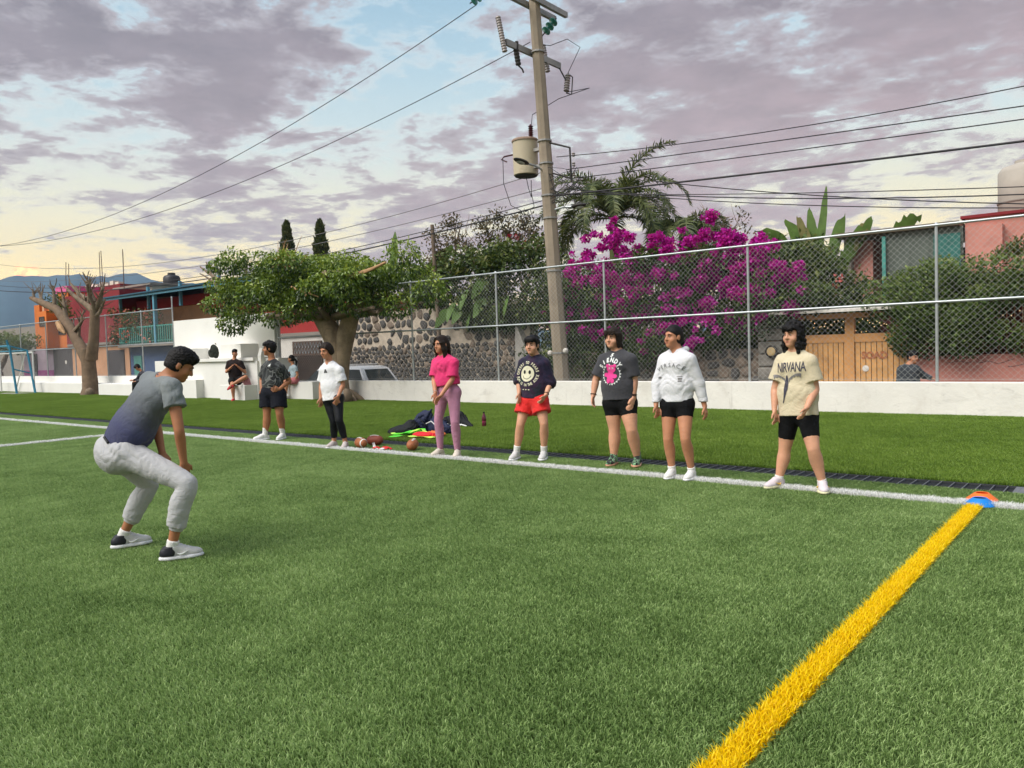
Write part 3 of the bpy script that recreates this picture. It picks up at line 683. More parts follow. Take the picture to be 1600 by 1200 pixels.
MB().add([(-8.6, 21.4, 2.16), (-4.5, 21.4, 2.16), (-4.5, 22.6, 2.3), (-8.6, 22.6, 2.3), (-8.6, 21.4, 2.22), (-4.5, 21.4, 2.22), (-4.5, 22.6, 2.36), (-8.6, 22.6, 2.36)],
         [(0, 3, 2, 1), (4, 5, 6, 7), (0, 1, 5, 4), (1, 2, 6, 5), (2, 3, 7, 6), (3, 0, 4, 7)]).build('canopy', m_white, h)
MB().box((-8.5, 24.6, -.7), (-4.6, 24.8, 2.6)).build('passage_wall', mat('passage_wall', (.10, .03, .025), .9), h)
m_bulb = bpy.data.materials.new('warm_bulb'); m_bulb.use_nodes = True; q = m_bulb.node_tree.nodes['Principled BSDF']; q.inputs['Emission Color'].default_value = (1, .62, .22, 1); q.inputs['Emission Strength'].default_value = 3.0
g = thing('string_lights', 'warm glowing fairy lights strung behind the gate transom', 'string lights', (-6, 22.4, 1.9)); k = MB(); cp = []
for i in range(46):
    x = -7.3+i*.057; drop = .36*abs(math.sin(i*1.7))*random.uniform(.3, 1)
    k.ball((x, 22.35+.06*math.sin(i*2.3), 1.97-drop), .0085, 6)
for i in range(30): k.ball((-4.6+i*.17, 22.3, 2.02-random.uniform(0, .14)), .008, 6)
k.build('bulb', m_bulb, g, kind='stuff')
MB().tube([(-7.3+i*.1, 22.35, 1.97-.03*math.sin(i*1.3)) for i in range(76)], .006, 4).build('cord', m_iron, g)
# stone gate pillar with round lamp
m_stone = mat('dark_volcanic_stone', (.085, .079, .075), .9, .45, 3, .6, 30); m_stone2 = mat('brown_volcanic_stone', (.20, .155, .12), .9, .35, 3, .6, 30)
m_mortar = mat('cream_mortar', (.50, .42, .33), .95, .2, 4, .6, 25, stains=((.24, .20, .16), 1.6, .35)); m_mortar2 = mat('grey_mortar', (.20, .165, .13), .95, .25, 4, .6, 25)
h = thing('gate_pillar', 'rough grey stone pillar beside the wooden gate', 'pillar', (-8.0, 22, -.7))
bm_ = MB()
for i in range(8): bm_.box((-8.62+random.uniform(-.03, .03), 21.75+random.uniform(-.02, .02), -.7+i*.36), (-7.85+random.uniform(-.04, .04), 22.4, -.7+i*.36+.34), bev=.05)
bm_.build('shaft', mat('rough_pillar', (.25, .23, .20), .95, .3, 4, .8, 16), h)
g = thing('wall_lamp', 'round cream wall lamp with a dark rim on the stone pillar', 'lamp', (-8.18, 21.7, 1.1))
MB().lathe((-8.18, 21.72, 1.16), [(.17, 0), (.18, .04), (.15, .07)], 20, (0, -1, 0)).build('rim', m_iron, g, True); MB().ball((-8.18, 21.66, 1.16), (.13, .04, .13), 16).build('shade', mat('cream_glass', (.62, .45, .22), .4), g, True)

# ---------------------------------------------------------------- stone walls
def voronoi(x0, x1, z0, z1, sx, sz, jit):
    pts = []; nz = max(1, round((z1-z0)/sz)); nx = max(1, round((x1-x0)/sx))
    for j in range(-1, nz+1):
        for i in range(-1, nx+1):
            pts.append((x0+(i+.5+(j % 2)*.5+random.uniform(-jit, jit))*(x1-x0)/nx, z0+(j+.5+random.uniform(-jit, jit))*(z1-z0)/nz))
    cells = []
    for k, (px, pz) in enumerate(pts):
        if not (x0 <= px <= x1 and z0 <= pz <= z1): continue
        poly = [(px-sx, pz-sz), (px+sx, pz-sz), (px+sx, pz+sz), (px-sx, pz+sz)]
        for l, (qx, qz) in enumerate(pts):
            if l == k or abs(qx-px) > 2.2*sx or abs(qz-pz) > 2.2*sz: continue
            mx, mz, nx_, nz_ = (px+qx)/2, (pz+qz)/2, qx-px, qz-pz; out = []
            for a, c in zip(poly, poly[1:]+poly[:1]):
                da = (a[0]-mx)*nx_+(a[1]-mz)*nz_; dc = (c[0]-mx)*nx_+(c[1]-mz)*nz_
                if da <= 0: out.append(a)
                if da*dc < 0: t_ = da/(da-dc); out.append((a[0]+(c[0]-a[0])*t_, a[1]+(c[1]-a[1])*t_))
            poly = out
            if len(poly) < 3: break
        if len(poly) >= 3: cells.append(((px, pz), poly))
    return cells
def stone(mb, c, poly, v, shrink):
    """a rounded stone face: rim, shoulder and crown"""
    cx = sum(p[0] for p in poly)/len(poly); cz = sum(p[1] for p in poly)/len(poly)
    pts = []                                   # corners cut so that the outline is not a crisp polygon
    n0 = len(poly)
    for i in range(n0):
        a, b_, c_ = poly[i-1], poly[i], poly[(i+1) % n0]
        pts += [(b_[0]*.8+a[0]*.2, b_[1]*.8+a[1]*.2), (b_[0]*.8+c_[0]*.2, b_[1]*.8+c_[1]*.2)]
    pts = [(cx+(x-cx)*shrink*random.uniform(.92, 1.03), cz+(z-cz)*shrink*random.uniform(.92, 1.03)) for x, z in pts]
    n = len(pts); pr = random.uniform(.035, .075); vs = []
    for k, (s_, d) in enumerate(((1, .03), (.97, -pr*.55), (.66, -pr))):
        vs += [(cx+(x-cx)*s_, v+d+random.uniform(-.006, .006), cz+(z-cz)*s_) for x, z in pts]
    fs = [((k*n+i), (k*n+(i+1) % n), ((k+1)*n+(i+1) % n), ((k+1)*n+i)) for k in range(2) for i in range(n)]+[tuple(range(2*n, 3*n))]
    mb.add(vs, fs)
h = thing('stone_wall', 'high wall of dark volcanic stones in cream mortar behind the parked car', 'wall', (-22, 22.2, -.7))
MB().box((-28.3, 22.0, -.7), (-16.9, 22.5, 3.12)).build('mortar', m_mortar, h)
MB().prism([(-17.4, -.7), (-16.3, -.7), (-16.85, 1.4), (-17.3, 2.4)], 21.7, 22.05).build('buttress', m_conc, h)
rest = MB(); cells = [(c, p, .92) for c, p in voronoi(-28.2, -17.1, .30, 1.74, .27, .19, .36)]+[(c, p, .86) for c, p in voronoi(-28.2, -17.1, 1.78, 3.06, .40, .33, .36) if random.random() > .2]
cells.sort(key=lambda q: q[0][1]); low = len(cells)-285
for k, (c, p, s_) in enumerate(cells):
    if k >= low:
        q = MB(); stone(q, c, p, 22.0, s_*random.uniform(.84, 1.04)); q.build('stone', m_stone2 if random.random() < .22 else m_stone, h, True)
    else: stone(rest, c, p, 22.0, s_)
if rest.v: rest.build('small_stones', m_stone, h, kind='stuff')
h = thing('low_stone_wall', 'low brownish stone wall under the magenta bougainvillea', 'wall', (-11, 22.2, -.7))
MB().box((-15.5, 22.0, -.7), (-8.45, 22.4, 1.25)).build('mortar', m_mortar2, h)
for c, p in voronoi(-14.0, -8.5, .1, 1.22, .42, .28, .32):
    q = MB(); stone(q, c, p, 22.0, .84); q.build('stone', m_stone2 if random.random() < .55 else m_stone, h, True)

# ---------------------------------------------------------------- utility pole and wires
m_pole = mat('aged_concrete', (.30, .245, .185), .9, .16, 1.5, .5, 25, stains=((.17, .13, .10), 1.0, .5))
m_steel = mat('dull_steel', (.33, .32, .31), .55, .2, 5, .2, metal=.4); m_cer = mat('porcelain', (.30, .26, .25), .3, .1); m_cer2 = mat('maroon_porcelain', (.07, .02, .025), .3)
m_gi, t, bb = principled('green_glass'); bb.inputs['Base Color'].default_value = (.08, .34, .28, 1); bb.inputs['Roughness'].default_value = .12; bb.inputs['Transmission Weight'].default_value = .4
PB = Vector((-12.10, 17.2, -.7)); PT = Vector((-12.75, 17.2, 11.2))
def pole_at(z): s_ = (z-PB.z)/(PT.z-PB.z); return PB.lerp(PT, s_)
up = thing('utility_pole', 'tall leaning concrete utility pole with cross arms behind the fence', 'utility pole', PB)
MB().tube([pole_at(z) for z in (-.7, 2, 5, 8, 11.2)], [.215, .20, .18, .16, .145], 8).build('shaft', m_pole, up)
for z in (1.32, 3.5, 4.9, 5.5, 6.35, 6.95, 9.3): MB().lathe(pole_at(z), [(.18+.01*(6-z)/3, -.025), (.20+.01*(6-z)/3, -.02), (.20+.01*(6-z)/3, .02), (.18, .025)], 12).build('band', m_steel, up)
x = pole_at(9.3).x
MB().box((x-.07-.17, 16.10, 9.24), (x-.17, 18.5, 9.40)).build('cross_arm', m_steel, up)
x = pole_at(10.6).x
for dx in (-.19, .19): MB().box((x+dx-.05, 15.6, 10.52), (x+dx+.05, 18.40, 10.66)).build('cross_arm', m_steel, up)
br = MB().tube([pole_at(6.9)+Vector((.1, 0, 0)), (-11.75, 17.25, 6.65), (-11.72, 17.25, 5.75)], .028, 6).tube([pole_at(6.1)+Vector((.1, 0, 0)), (-11.72, 17.25, 5.85)], .022, 6); br.build('side_bracket', m_iron, up)
for z in (6.45, 6.2, 5.95): MB().lathe((-11.64, 17.25, z-.05), [(.03, 0), (.05, .02), (.03, .05), (.05, .08), (.03, .1)], 8).build('spool', m_cer, up)
MB().ball(pole_at(1.32)+Vector((.25, -.1, .05)), .075).build('meter_knob', m_white, up); MB().ball(pole_at(1.32)+Vector((-.25, -.1, .0)), .075).build('meter_knob', m_white, up)
def sheds(a, c, r, n, core, mt, name, tilt=None):
    a = Vector(a); c = Vector(c); L = (c-a).length; prof = [(core*.6, 0)]
    for i in range(n): h0 = L*i/n; prof += [(core, h0+.01), (r, h0+L/n*.35), (core, h0+L/n*.9)]
    prof += [(core*.6, L)]
    return MB().lathe(a, prof, 12, c-a).build(name, mt, up, True)
xa = pole_at(9.3).x-.2
sheds((xa, 16.05, 9.05), (xa-.12, 15.95, 9.95), .075, 14, .06, m_cer, 'arrester'); sheds((xa, 17.9, 9.0), (xa-.1, 17.85, 9.75), .075, 12, .06, m_cer, 'arrester')
sheds((xa, 16.5, 9.25), (xa, 16.6, 8.85), .08, 5, .065, m_iron, 'cutout'); MB().tube([(xa, 16.55, 9.45), (xa, 16.52, 9.2)], .05, 6).tube([(xa, 16.6, 8.85), (xa+.08, 16.65, 8.75), (xa+.04, 16.75, 8.7)], .022, 5).build('clamp', m_iron, up)
sheds((xa+.1, 18.62, 8.62), (xa+.1, 18.72, 9.12), .085, 7, .06, m_cer, 'cutout'); MB().tube([(xa+.1, 18.72, 9.15), (xa+.1, 18.95, 9.1), (xa+.1, 18.88, 8.6), (xa+.1, 18.62, 8.58)], .018, 5).tube([(xa, 18.4, 9.3), (xa+.1, 18.65, 8.9)], .02, 5).build('fuse_holder', m_iron, up)
def disc_string(a, c, n):
    a = Vector(a); c = Vector(c); ax = c-a
    for i in range(n):
        p = a+ax*((i+.5)/n); MB().lathe(p, [(.03, -.05), (.125, -.03), (.13, 0), (.05, .03), (.03, .06)], 14, ax).build('glass_disc', m_gi, up, True)
    MB().tube([a-ax*.15, c+ax*.2], .018, 6).build('hanger', m_iron, up)
disc_string((-12.6, 17.95, 10.35), (-12.75, 17.65, 9.95), 3); disc_string((-13.75, 16.2, 10.78), (-14.05, 16.2, 10.7), 2)
# transformer
tr = thing('transformer', 'cream cylindrical transformer can mounted on the utility pole', 'transformer', (-13.17, 17.2, 6.15))
m_tr = mat('cream_enamel', (.50, .43, .31), .45, .08, 1.5, .1, 20, stains=((.25, .16, .09), 2.2, .35))
MB().lathe((-13.17, 17.2, 6.14), [(.30, 0), (.335, .02), (.34, .30), (.345, .86), (.345, .90)], 28).build('tank', m_tr, tr, True)
MB().lathe((-13.17, 17.2, 7.04), [(.365, 0), (.37, .03), (.34, .07), (.1, .1)], 28).build('lid', mat('rusty_lid', (.26, .18, .13), .7), tr, True)
MB().lathe((-13.17, 17.2, 6.12), [(.30, 0), (.31, .02)], 28).build('underside', m_iron, tr)
pr = [(.03, 0)]
for i in range(6): pr += [(.05, i*.055+.01), (.075, i*.055+.025), (.045, i*.055+.05)]
MB().lathe((-12.93, 17.15, 7.1), pr+[(.02, .36)], 12).build('bushing', m_cer2, tr, True)
MB().box((-12.88, 17.12, 6.72), (-12.5, 17.28, 6.80)).box((-12.88, 17.12, 6.28), (-12.5, 17.28, 6.36)).build('bracket', m_steel, tr)
MB().tube([(-13.5, 17.1, 6.75), (-13.75, 17.0, 6.72), (-13.85, 17.0, 6.66), (-13.7, 17.05, 6.58)], .022, 6).build('terminal', m_cer2, tr)
def lamp(name, label, p0, p1, hw):
    g = thing(name, label, 'street lamp', p0); p0 = Vector(p0); p1 = Vector(p1); d = (p1-p0).normalized()
    MB().tube([p0, p0.lerp(p1, .5)+Vector((0, 0, .03)), p1], .028, 8).build('arm', m_galv, g)
    R = d.to_track_quat('X', 'Z').to_matrix()
    MB().ball(p1+d*hw*.8, (hw, .13, .055), 12, R).build('head', m_iron, g, True); MB().ball(p1+d*hw*.9-Vector((0, 0, .035)), (hw*.55, .09, .05), 12, R).build('lens', mat('lamp_lens', (.5, .5, .48), .2), g, True); return g
lamp('street_lamp', 'small dark street lamp on a short arm below the transformer', pole_at(6.2)+Vector((-.05, -.15, -.02)), (-12.62, 16.55, 6.27), .26)
lamp('street_lamp', 'street lamp on a brown arm pointing right from the pole', pole_at(5.1)+Vector((.1, 0, 0)), (-11.75, 17.3, 5.13), .22)
m_cable = mat('black_cable', (.03, .028, .032), .7, .1, 3, 0); m_cable2 = mat('aluminium_cable', (.16, .15, .16), .5, .1, 3, 0)
def wire(label, v, pts, r, mt, ext=None, x_end=None):
    p = np.array(pts, float); c = np.polyfit(p[:, 0], p[:, 1], 2 if len(p) > 2 else 1)
    a, e = p[:, 0].min(), p[:, 0].max()
    if ext == 'L': a = -70
    if ext == 'R': e = 30
    if x_end is not None: (a, e) = (a, x_end) if ext != 'R' else (x_end, e)
    xs = np.linspace(a, e, 40); zs = np.polyval(c, xs)
    return MB().tube([(x, v, z) for x, z in zip(xs, zs)], r, 5).build('overhead_wire', mt, label=label, cat='wire', group='overhead wires along the street')
WL = [(16.6, [(-14.22, 10.8), (-21.78, 9.42), (-32.24, 8.24), (-42.64, 7.74), (-49.47, 8.04)], .012, 'uppermost wire running left from the pole top'),
      (17.2, [(-12.9, 9.62), (-21.26, 8.55), (-33.48, 7.73), (-44.21, 7.77), (-51.26, 8.24)], .012, 'second high wire running left from the lower cross arm'),
      (17.2, [(-12.6, 6.16), (-17.72, 5.79), (-22.86, 5.54), (-30.52, 5.58), (-41.37, 6.07)], .011, 'left wire starting just under the transformer'),
      (17.25, [(-12.5, 5.85), (-17.75, 5.34), (-26.0, 5.12), (-36.08, 5.47), (-51.6, 6.23)], .011, 'left wire between the transformer and the two black cables'),
      (17.3, [(-12.45, 5.45), (-16.39, 5.14), (-22.9, 4.92), (-29.14, 4.76), (-38.23, 4.99)], .012, 'left wire next above the lowest black cable'),
      (17.35, [(-12.45, 5.32), (-13.7, 5.22), (-15.12, 5.14), (-18.94, 4.9), (-24.03, 4.75), (-34, 4.7)], .021, 'thick lowest black cable running left past the sparse tree')]
for v, pts, r, lb in WL: wire(lb, v, pts, r, m_cable if r > .011 else m_cable2, 'L')
WR = [(17.0, [(-12.0, 6.42), (-9.37, 6.14), (-6.41, 5.99), (-3.86, 5.9), (-1.75, 5.87)], .011, 'highest wire running right over the palm'),
      (17.2, [(-11.84, 6.09), (-9.49, 5.96), (-6.49, 5.81), (-3.91, 5.67), (-1.77, 5.58)], .012, 'second wire running right from the side bracket'),
      (17.4, [(-11.68, 5.88), (-9.6, 5.75), (-6.57, 5.6), (-3.96, 5.49), (-1.79, 5.38)], .012, 'third wire running right from the side bracket'),
      (17.2, [(-12.2, 5.47), (-9.5, 5.31), (-6.5, 5.17), (-3.92, 5.03), (-1.77, 4.95)], .023, 'thick black cable running right across the palm crown'),
      (17.25, [(-12.2, 5.5), (-9.51, 5.14), (-6.51, 4.69), (-3.92, 4.36), (-1.78, 4.15)], .010, 'upper of the four lowest wires sloping right'),
      (17.6, [(-12.2, 5.7), (-9.73, 5.18), (-6.66, 4.68), (-4.02, 4.29), (-1.82, 4.05)], .013, 'second of the four lowest wires sloping right'),
      (17.8, [(-9.65, 5.54), (-6.74, 4.84), (-4.06, 4.29), (-1.84, 3.9)], .012, 'steepest of the wires sloping right past the banana leaves'),
      (17.9, [(-11.42, 5.54), (-9.19, 5.06), (-5.37, 4.35), (-1.85, 3.84)], .011, 'lowest wire sloping right to the pink house')]
for v, pts, r, lb in WR: wire(lb, v, pts, r, m_cable, 'R', None if pts[0][0] > -11 else pts[0][0])
lw_ = MB()
for a in ([(-12.9, 17.15, 7.45), (-12.86, 17.15, 7.7), (-12.3, 17.6, 8.1), (-11.9, 18.5, 8.5), (xa+.1, 18.62, 8.6)], [(xa+.1, 18.72, 9.15), (-12.3, 18.7, 9.75), (-12.45, 18.3, 9.9), (-12.6, 17.7, 9.6), (-12.75, 17.2, 9.55)],
          [(-13.8, 17.0, 6.7), (-13.8, 17.0, 6.0), (-13.65, 17.1, 5.4), (-13.4, 17.3, 5.22)], [(-13.17, 17.2, 6.12), (-13.1, 17.2, 5.8), (-13.05, 17.25, 5.55), (-13.0, 17.2, 6.0)], [(-13.05, 17.25, 5.7), (-13.0, 17.3, 5.3), (-13.3, 17.3, 5.2)]):
    lw_.tube(a, .010, 5)
lw_.build('lead_wire', m_cable, label='thin loose lead wires looping between transformer, cutouts and cables', cat='wire')
k = MB()
for i in range(16):
    p = pole_at(random.uniform(5.2, 6.3))+Vector((random.uniform(.05, .2), -.1, 0)); q = Vector((random.uniform(-11.9, -11.3), 17.2+random.uniform(-.2, .3), random.uniform(5.0, 6.2)))
    md_ = (p+q)/2+Vector((0, 0, random.uniform(-.35, .1))); k.tube([p, p.lerp(md_, .6), md_, q], .008, 4)
for i in range(7):
    p = Vector((random.uniform(-13.9, -13.0), 17.35, 5.25)); k.tube([p, p+Vector((.1, 0, -.3)), p+Vector((random.uniform(-.2, .2), 0, -random.uniform(.4, 1.0)))], .008, 4)
k.build('cable_tangle', m_cable, label='tangle of thin service cables around the pole bracket', cat='cables', kind='stuff')
# timber pole in front of the stone wall
tp_ = thing('timber_pole', 'weathered timber pole standing against the stone wall', 'pole', (-21.0, 21.3, -.7))
MB().tube([(-20.75, 21.5, -.7), (-20.85, 21.5, 3), (-20.98, 21.5, 6.2)], [.09, .08, .07], 9).build('shaft', m_pole_w, tp_)
up2 = thing('far_pole', 'small distant utility pole left of the leafy tree', 'utility pole', (-41, 30, -.7))
MB().tube([(-46.6, 30, -.7), (-46.6, 30, 7.8)], .13, 7).build('shaft', m_pole, up2); MB().box((-47.2, 29.95, 7.2), (-46.0, 30.05, 7.32)).build('cross_arm', m_steel, up2)
for x in (-47.1, -46.6, -46.1): MB().cyl((x, 30, 7.32), (x, 30, 7.6), .06, n=6).build('insulator', m_cer, up2)

# ---------------------------------------------------------------- parked car, goals
m_carp = mat('white_car_paint', (.70, .71, .73), .25, .03, 1, 0, spec=.6); m_tyre = mat('rubber', (.02, .02, .02), .9)
car = thing('parked_car', 'white station wagon parked in the street behind the low wall', 'car', (-23.4, 19.8, -.7))
def loft(rings_):
    """closed body through matching outlines"""
    n = len(rings_[0]); k = MB(); bm = bmesh.new(); vs = [[bm.verts.new(p) for p in r] for r in rings_]
    for a, b in zip(vs[:-1], vs[1:]):
        for i in range(n): bm.faces.new((a[i], a[(i+1) % n], b[(i+1) % n], b[i]))
    bm.faces.new(vs[0][::-1]); bm.faces.new(vs[-1]); bmesh.ops.recalc_face_normals(bm, faces=bm.faces[:])
    bmesh.ops.bevel(bm, geom=bm.edges[:], offset=.035, segments=2, affect='EDGES'); bm.verts.index_update()
    k.add([v.co[:] for v in bm.verts], [[v.index for v in f.verts] for f in bm.faces]); bm.free(); return k
def rect(x0, x1, y0, y1, z): return [(x0, y0, z), (x1, y0, z), (x1, y1, z), (x0, y1, z)]
loft([rect(-25.7, -21.15, 19.02, 20.68, -.42), rect(-25.8, -21.08, 18.98, 20.72, .05), rect(-25.55, -21.14, 19.0, 20.7, .42)]).build('body', m_carp, car, True)
loft([rect(-24.75, -21.16, 19.02, 20.68, .40), rect(-24.05, -21.55, 19.16, 20.54, .92), rect(-23.85, -21.8, 19.28, 20.42, .985)]).build('cabin', m_carp, car, True)
def side(z): return 19.02+.14*(z-.40)/.52-.014
def sidewin(xs):
    return MB().add([(x, side(z), z) for x, z in xs]+[(x, side(z)+.02, z) for x, z in xs], [tuple(range(len(xs)))]+[(i, (i+1) % len(xs), len(xs)+(i+1) % len(xs), len(xs)+i) for i in range(len(xs))])
m_cg = mat('tinted_glass', (.035, .045, .05), .06, .1, 1, 0, spec=.9)
for xs in ([(-24.6, .47), (-23.92, .47), (-23.9, .86), (-24.12, .84)], [(-23.75, .47), (-23.05, .47), (-23.05, .87), (-23.74, .87)], [(-22.75, .47), (-21.32, .47), (-21.58, .86), (-22.72, .88)]):
    sidewin(xs).build('window', m_cg, car)
MB().add([(-21.155+.006, 19.22, .46), (-21.155+.006, 20.48, .46), (-21.475, 20.40, .86), (-21.475, 19.30, .86), (-21.2, 19.22, .46), (-21.2, 20.48, .46), (-21.52, 20.40, .86), (-21.52, 19.30, .86)], [(0, 1, 2, 3), (4, 7, 6, 5), (0, 4, 5, 1), (1, 5, 6, 2), (2, 6, 7, 3), (3, 7, 4, 0)]).build('rear_window', m_cg, car)
for x in (-24.95, -22.0):
    for y in (19.02, 20.5):
        w_ = MB().lathe((x, y, -.37), [(.2, 0), (.33, .01), (.34, .1), (.33, .2), (.2, .2)], 20, (0, 1, 0)).build('wheel', m_tyre, car, True); MB().lathe((x, y-.012, -.37), [(.19, 0), (.2, .03)], 16, (0, 1, 0)).build('rim', m_steel, w_)
for y in (19.15, 20.35): MB().box((-25.82, y, .05), (-25.76, y+.25, .2)).build('headlight', m_glass, car)
MB().tube([(-24.1, 19.3, 1.02), (-22.0, 19.3, 1.04)], .018, 6).tube([(-24.1, 20.4, 1.02), (-22.0, 20.4, 1.04)], .018, 6).build('roof_rail', m_steel, car)

m_goalb = mat('blue_goal_paint', (.035, .20, .30), .45, .2, 3); m_goalw = mat('white_goal_paint', (.70, .70, .68), .5, .1, 3)
car.location.x -= 1.08
g = thing('blue_goal', 'blue steel goal frame with slanted stays at the far left edge', 'goal', (-44, 14.6, 0))
for y in (14.55, 15.25):
    MB().tube([(-42.35 if y < 15 else -42.05, y, 0), (-42.95 if y < 15 else -42.75, y+.0, 2.36 if y < 15 else 2.1)], .055, 8).build('upright', m_goalb, g)
MB().tube([(-42.95, 14.55, 2.33), (-50, 14.55, 2.36)], .055, 8).build('crossbar', m_goalb, g)
MB().tube([(-42.75, 15.25, 2.1), (-50, 15.25, 2.12)], .035, 8).build('rear_bar', m_goalb, g); MB().tube([(-43.1, 14.5, 2.62), (-43.05, 14.55, 2.2)], .05, 8).build('finial', m_goalb, g)
MB().tube([(-42.95, 14.55, 2.33), (-42.75, 15.25, 2.1)], .035, 8).tube([(-42.65, 14.6, 1.2), (-42.45, 15.2, 1.0)], .03, 8).build('tie_bar', m_goalb, g)
MB().box((-44.5, 14.3, 0), (-41.9, 15.3, .04)).build('foot_plate', m_conc, g)
g = thing('white_goal', 'white tubular goal standing behind the blue goal', 'goal', (-44, 15.4, 0))
for x in (-42.25, -46.6): MB().cyl((x, 15.3, 0), (x, 15.3, 2.0), .04, n=8).build('upright', m_goalw, g)
MB().cyl((-42.21, 15.3, 2.0), (-46.64, 15.3, 2.0), .04, n=8).build('crossbar', m_goalw, g)
MB().tube([(-42.25, 15.3, 1.98), (-43.6, 15.45, 1.95), (-45.3, 15.5, .02)], .03, 8).build('stay', m_goalw, g)

# ---------------------------------------------------------------- planting
m_bark = mat('grey_brown_bark', (.20, .15, .105), .95, .35, 5, .9, 22, stains=((.09, .07, .05), 3, .6)); m_bark2 = mat('pale_bark', (.175, .12, .078), .9, .3, 4, .8, 25, stains=((.15, .12, .09), 2.5, .5))
m_cut = mat('fresh_cut_wood', (.45, .27, .14), .8, .25, 5, .3)
m_fic = leafmat('ficus_leaf', [(.022, .05, .007), (.09, .155, .016), (.205, .285, .034), (.39, .46, .085)], .38, .22, .5)
m_dk = leafmat('dark_leaf', [(.014, .030, .008), (.042, .075, .016), (.095, .135, .030), (.18, .21, .055)], .5, .2)
m_lt = leafmat('light_leaf', [(.02, .045, .008), (.06, .095, .018), (.11, .15, .035), (.20, .20, .06)], .5, .3)
m_hd = leafmat('hedge_leaf', [(.022, .048, .010), (.065, .115, .020), (.125, .185, .034), (.21, .26, .07)], .5, .2)
m_olive = leafmat('olive_leaf', [(.03, .032, .014), (.07, .066, .028), (.12, .10, .05), (.19, .13, .07)], .6, .25)
m_bract = leafmat('magenta_bract', [(.24, .008, .18), (.45, .012, .34), (.62, .02, .48), (.74, .07, .56)], .6, .35, .2)
m_palm = leafmat('palm_leaflet', [(.03, .05, .018), (.075, .10, .034), (.13, .16, .06), (.21, .23, .095)], .5, .25)
m_ban = mat('banana_leaf', (.085, .15, .03), .5, .3, 3, .3, 12); m_ban2 = mat('banana_leaf_dry', (.16, .15, .05), .6, .3, 3, .3, 12)
m_cyp = leafmat('cypress_spray', [(.02, .036, .012), (.048, .07, .022), (.085, .105, .034), (.13, .14, .05)], .6, .1)

def limb(mb, p, d, L, r, n=6, wig=.12, up=0.0):
    pts = [Vector(p)]; rs = [r]; d = Vector(d).normalized()
    for i in range(n):
        d = (d+Vector((random.uniform(-wig, wig), random.uniform(-wig, wig), random.uniform(-wig, wig)+up))).normalized()
        pts.append(pts[-1]+d*L/n); rs.append(r*(1-.62*(i+1)/n))
    mb.tube(pts, rs, 8, True, .10); return pts[-1], d, rs[-1]

# leafy flat crowned tree
m_bark3 = mat('warm_grey_bark', (.29, .22, .15), .95, .3, 4, .9, 22, stains=((.13, .095, .065), 2.5, .55))
tree = thing('ficus_tree', 'thick trunked tree with a broad flat dark green crown behind the white shirted player', 'tree', (-19.35, 15.55, 0))
k = MB()
k.tube([(-19.38, 15.55, -.1), (-19.40, 15.55, .25), (-19.40, 15.55, .9), (-19.42, 15.55, 1.5), (-19.6, 15.52, 2.1), (-20.1, 15.45, 2.75), (-20.8, 15.4, 3.3)], [.50, .34, .27, .28, .31, .27, .2], 14, True, .07)
k.tube([(-19.3, 15.6, .5), (-19.25, 15.6, 1.3), (-19.05, 15.6, 2.0), (-18.7, 15.6, 2.7), (-18.2, 15.6, 3.3)], [.18, .22, .27, .25, .2], 12, True, .07)
for a in range(7):
    t_ = a/7*6.28; k.tube([(-19.38, 15.55, .35), (-19.38+.45*math.cos(t_), 15.55+.45*math.sin(t_), .12), (-19.38+.8*math.cos(t_), 15.55+.8*math.sin(t_), -.05)], [.2, .16, .05], 7)
k.build('trunk', m_bark3, tree, True)
MB().ball((-18.72, 15.25, .18), (.2, .2, .26), 10).ball((-18.9, 15.2, .05), (.22, .2, .12), 8).build('root_knot', m_bark, tree, True)
for i in range(16):
    a = i/16*6.28+random.uniform(-.2, .2); q = MB()
    e, d, r = limb(q, (-19.6+.6*math.cos(a), 15.55+.3*math.sin(a), 2.6), (1.6*math.cos(a), .5*math.sin(a), .10), random.uniform(1.7, 2.8) if abs(math.cos(a)) > .5 else 1.3, .11, 7, .06)
    q.build('branch', m_bark, tree, True)
cs = []; rs = []
for i in range(130):
    u = random.uniform(-24.3, -16.9); f = 1-abs((u+20.7)/5.0)**3
    v = 15.55+random.uniform(-1.9, 1.9)*math.sqrt(max(.15, f)); top = 4.55-.10*(u+20)-(.35 if u > -17 else 0); low = 2.95+.08*abs(u+19.5) if u > -23.5 else 2.9
    z = low+(top-low)*(random.random()**.8)*max(.3, f)+.0
    cs.append((u, v, z-.08)); rs.append((random.uniform(.42, .75), random.uniform(.42, .7), random.uniform(.26, .42)))
for u, v, z in ((-24.6, 15.3, 2.75), (-24.3, 15.0, 2.6), (-25.3, 15.3, 3.4), (-22.6, 14.4, 2.9), (-20.6, 14.2, 2.75), (-19.5, 14.3, 2.85), (-17.3, 14.6, 2.9), (-15.9, 15.3, 3.9), (-16.2, 15.4, 4.25), (-15.2, 15.4, 3.1), (-16.3, 15.2, 2.8)):
    cs.append((u, v, z)); rs.append((.55, .55, .42))
P, d = clumps(cs, rs, 46000, .6)
foliage('crown', P, .118, m_fic, tree, d*.5+np.array([0, 0, -.75]), np.clip(.36+.32*d[:, 2]+RNG.normal(0, .16, len(P)), 0, 1), spread=.5, aspect=.48)
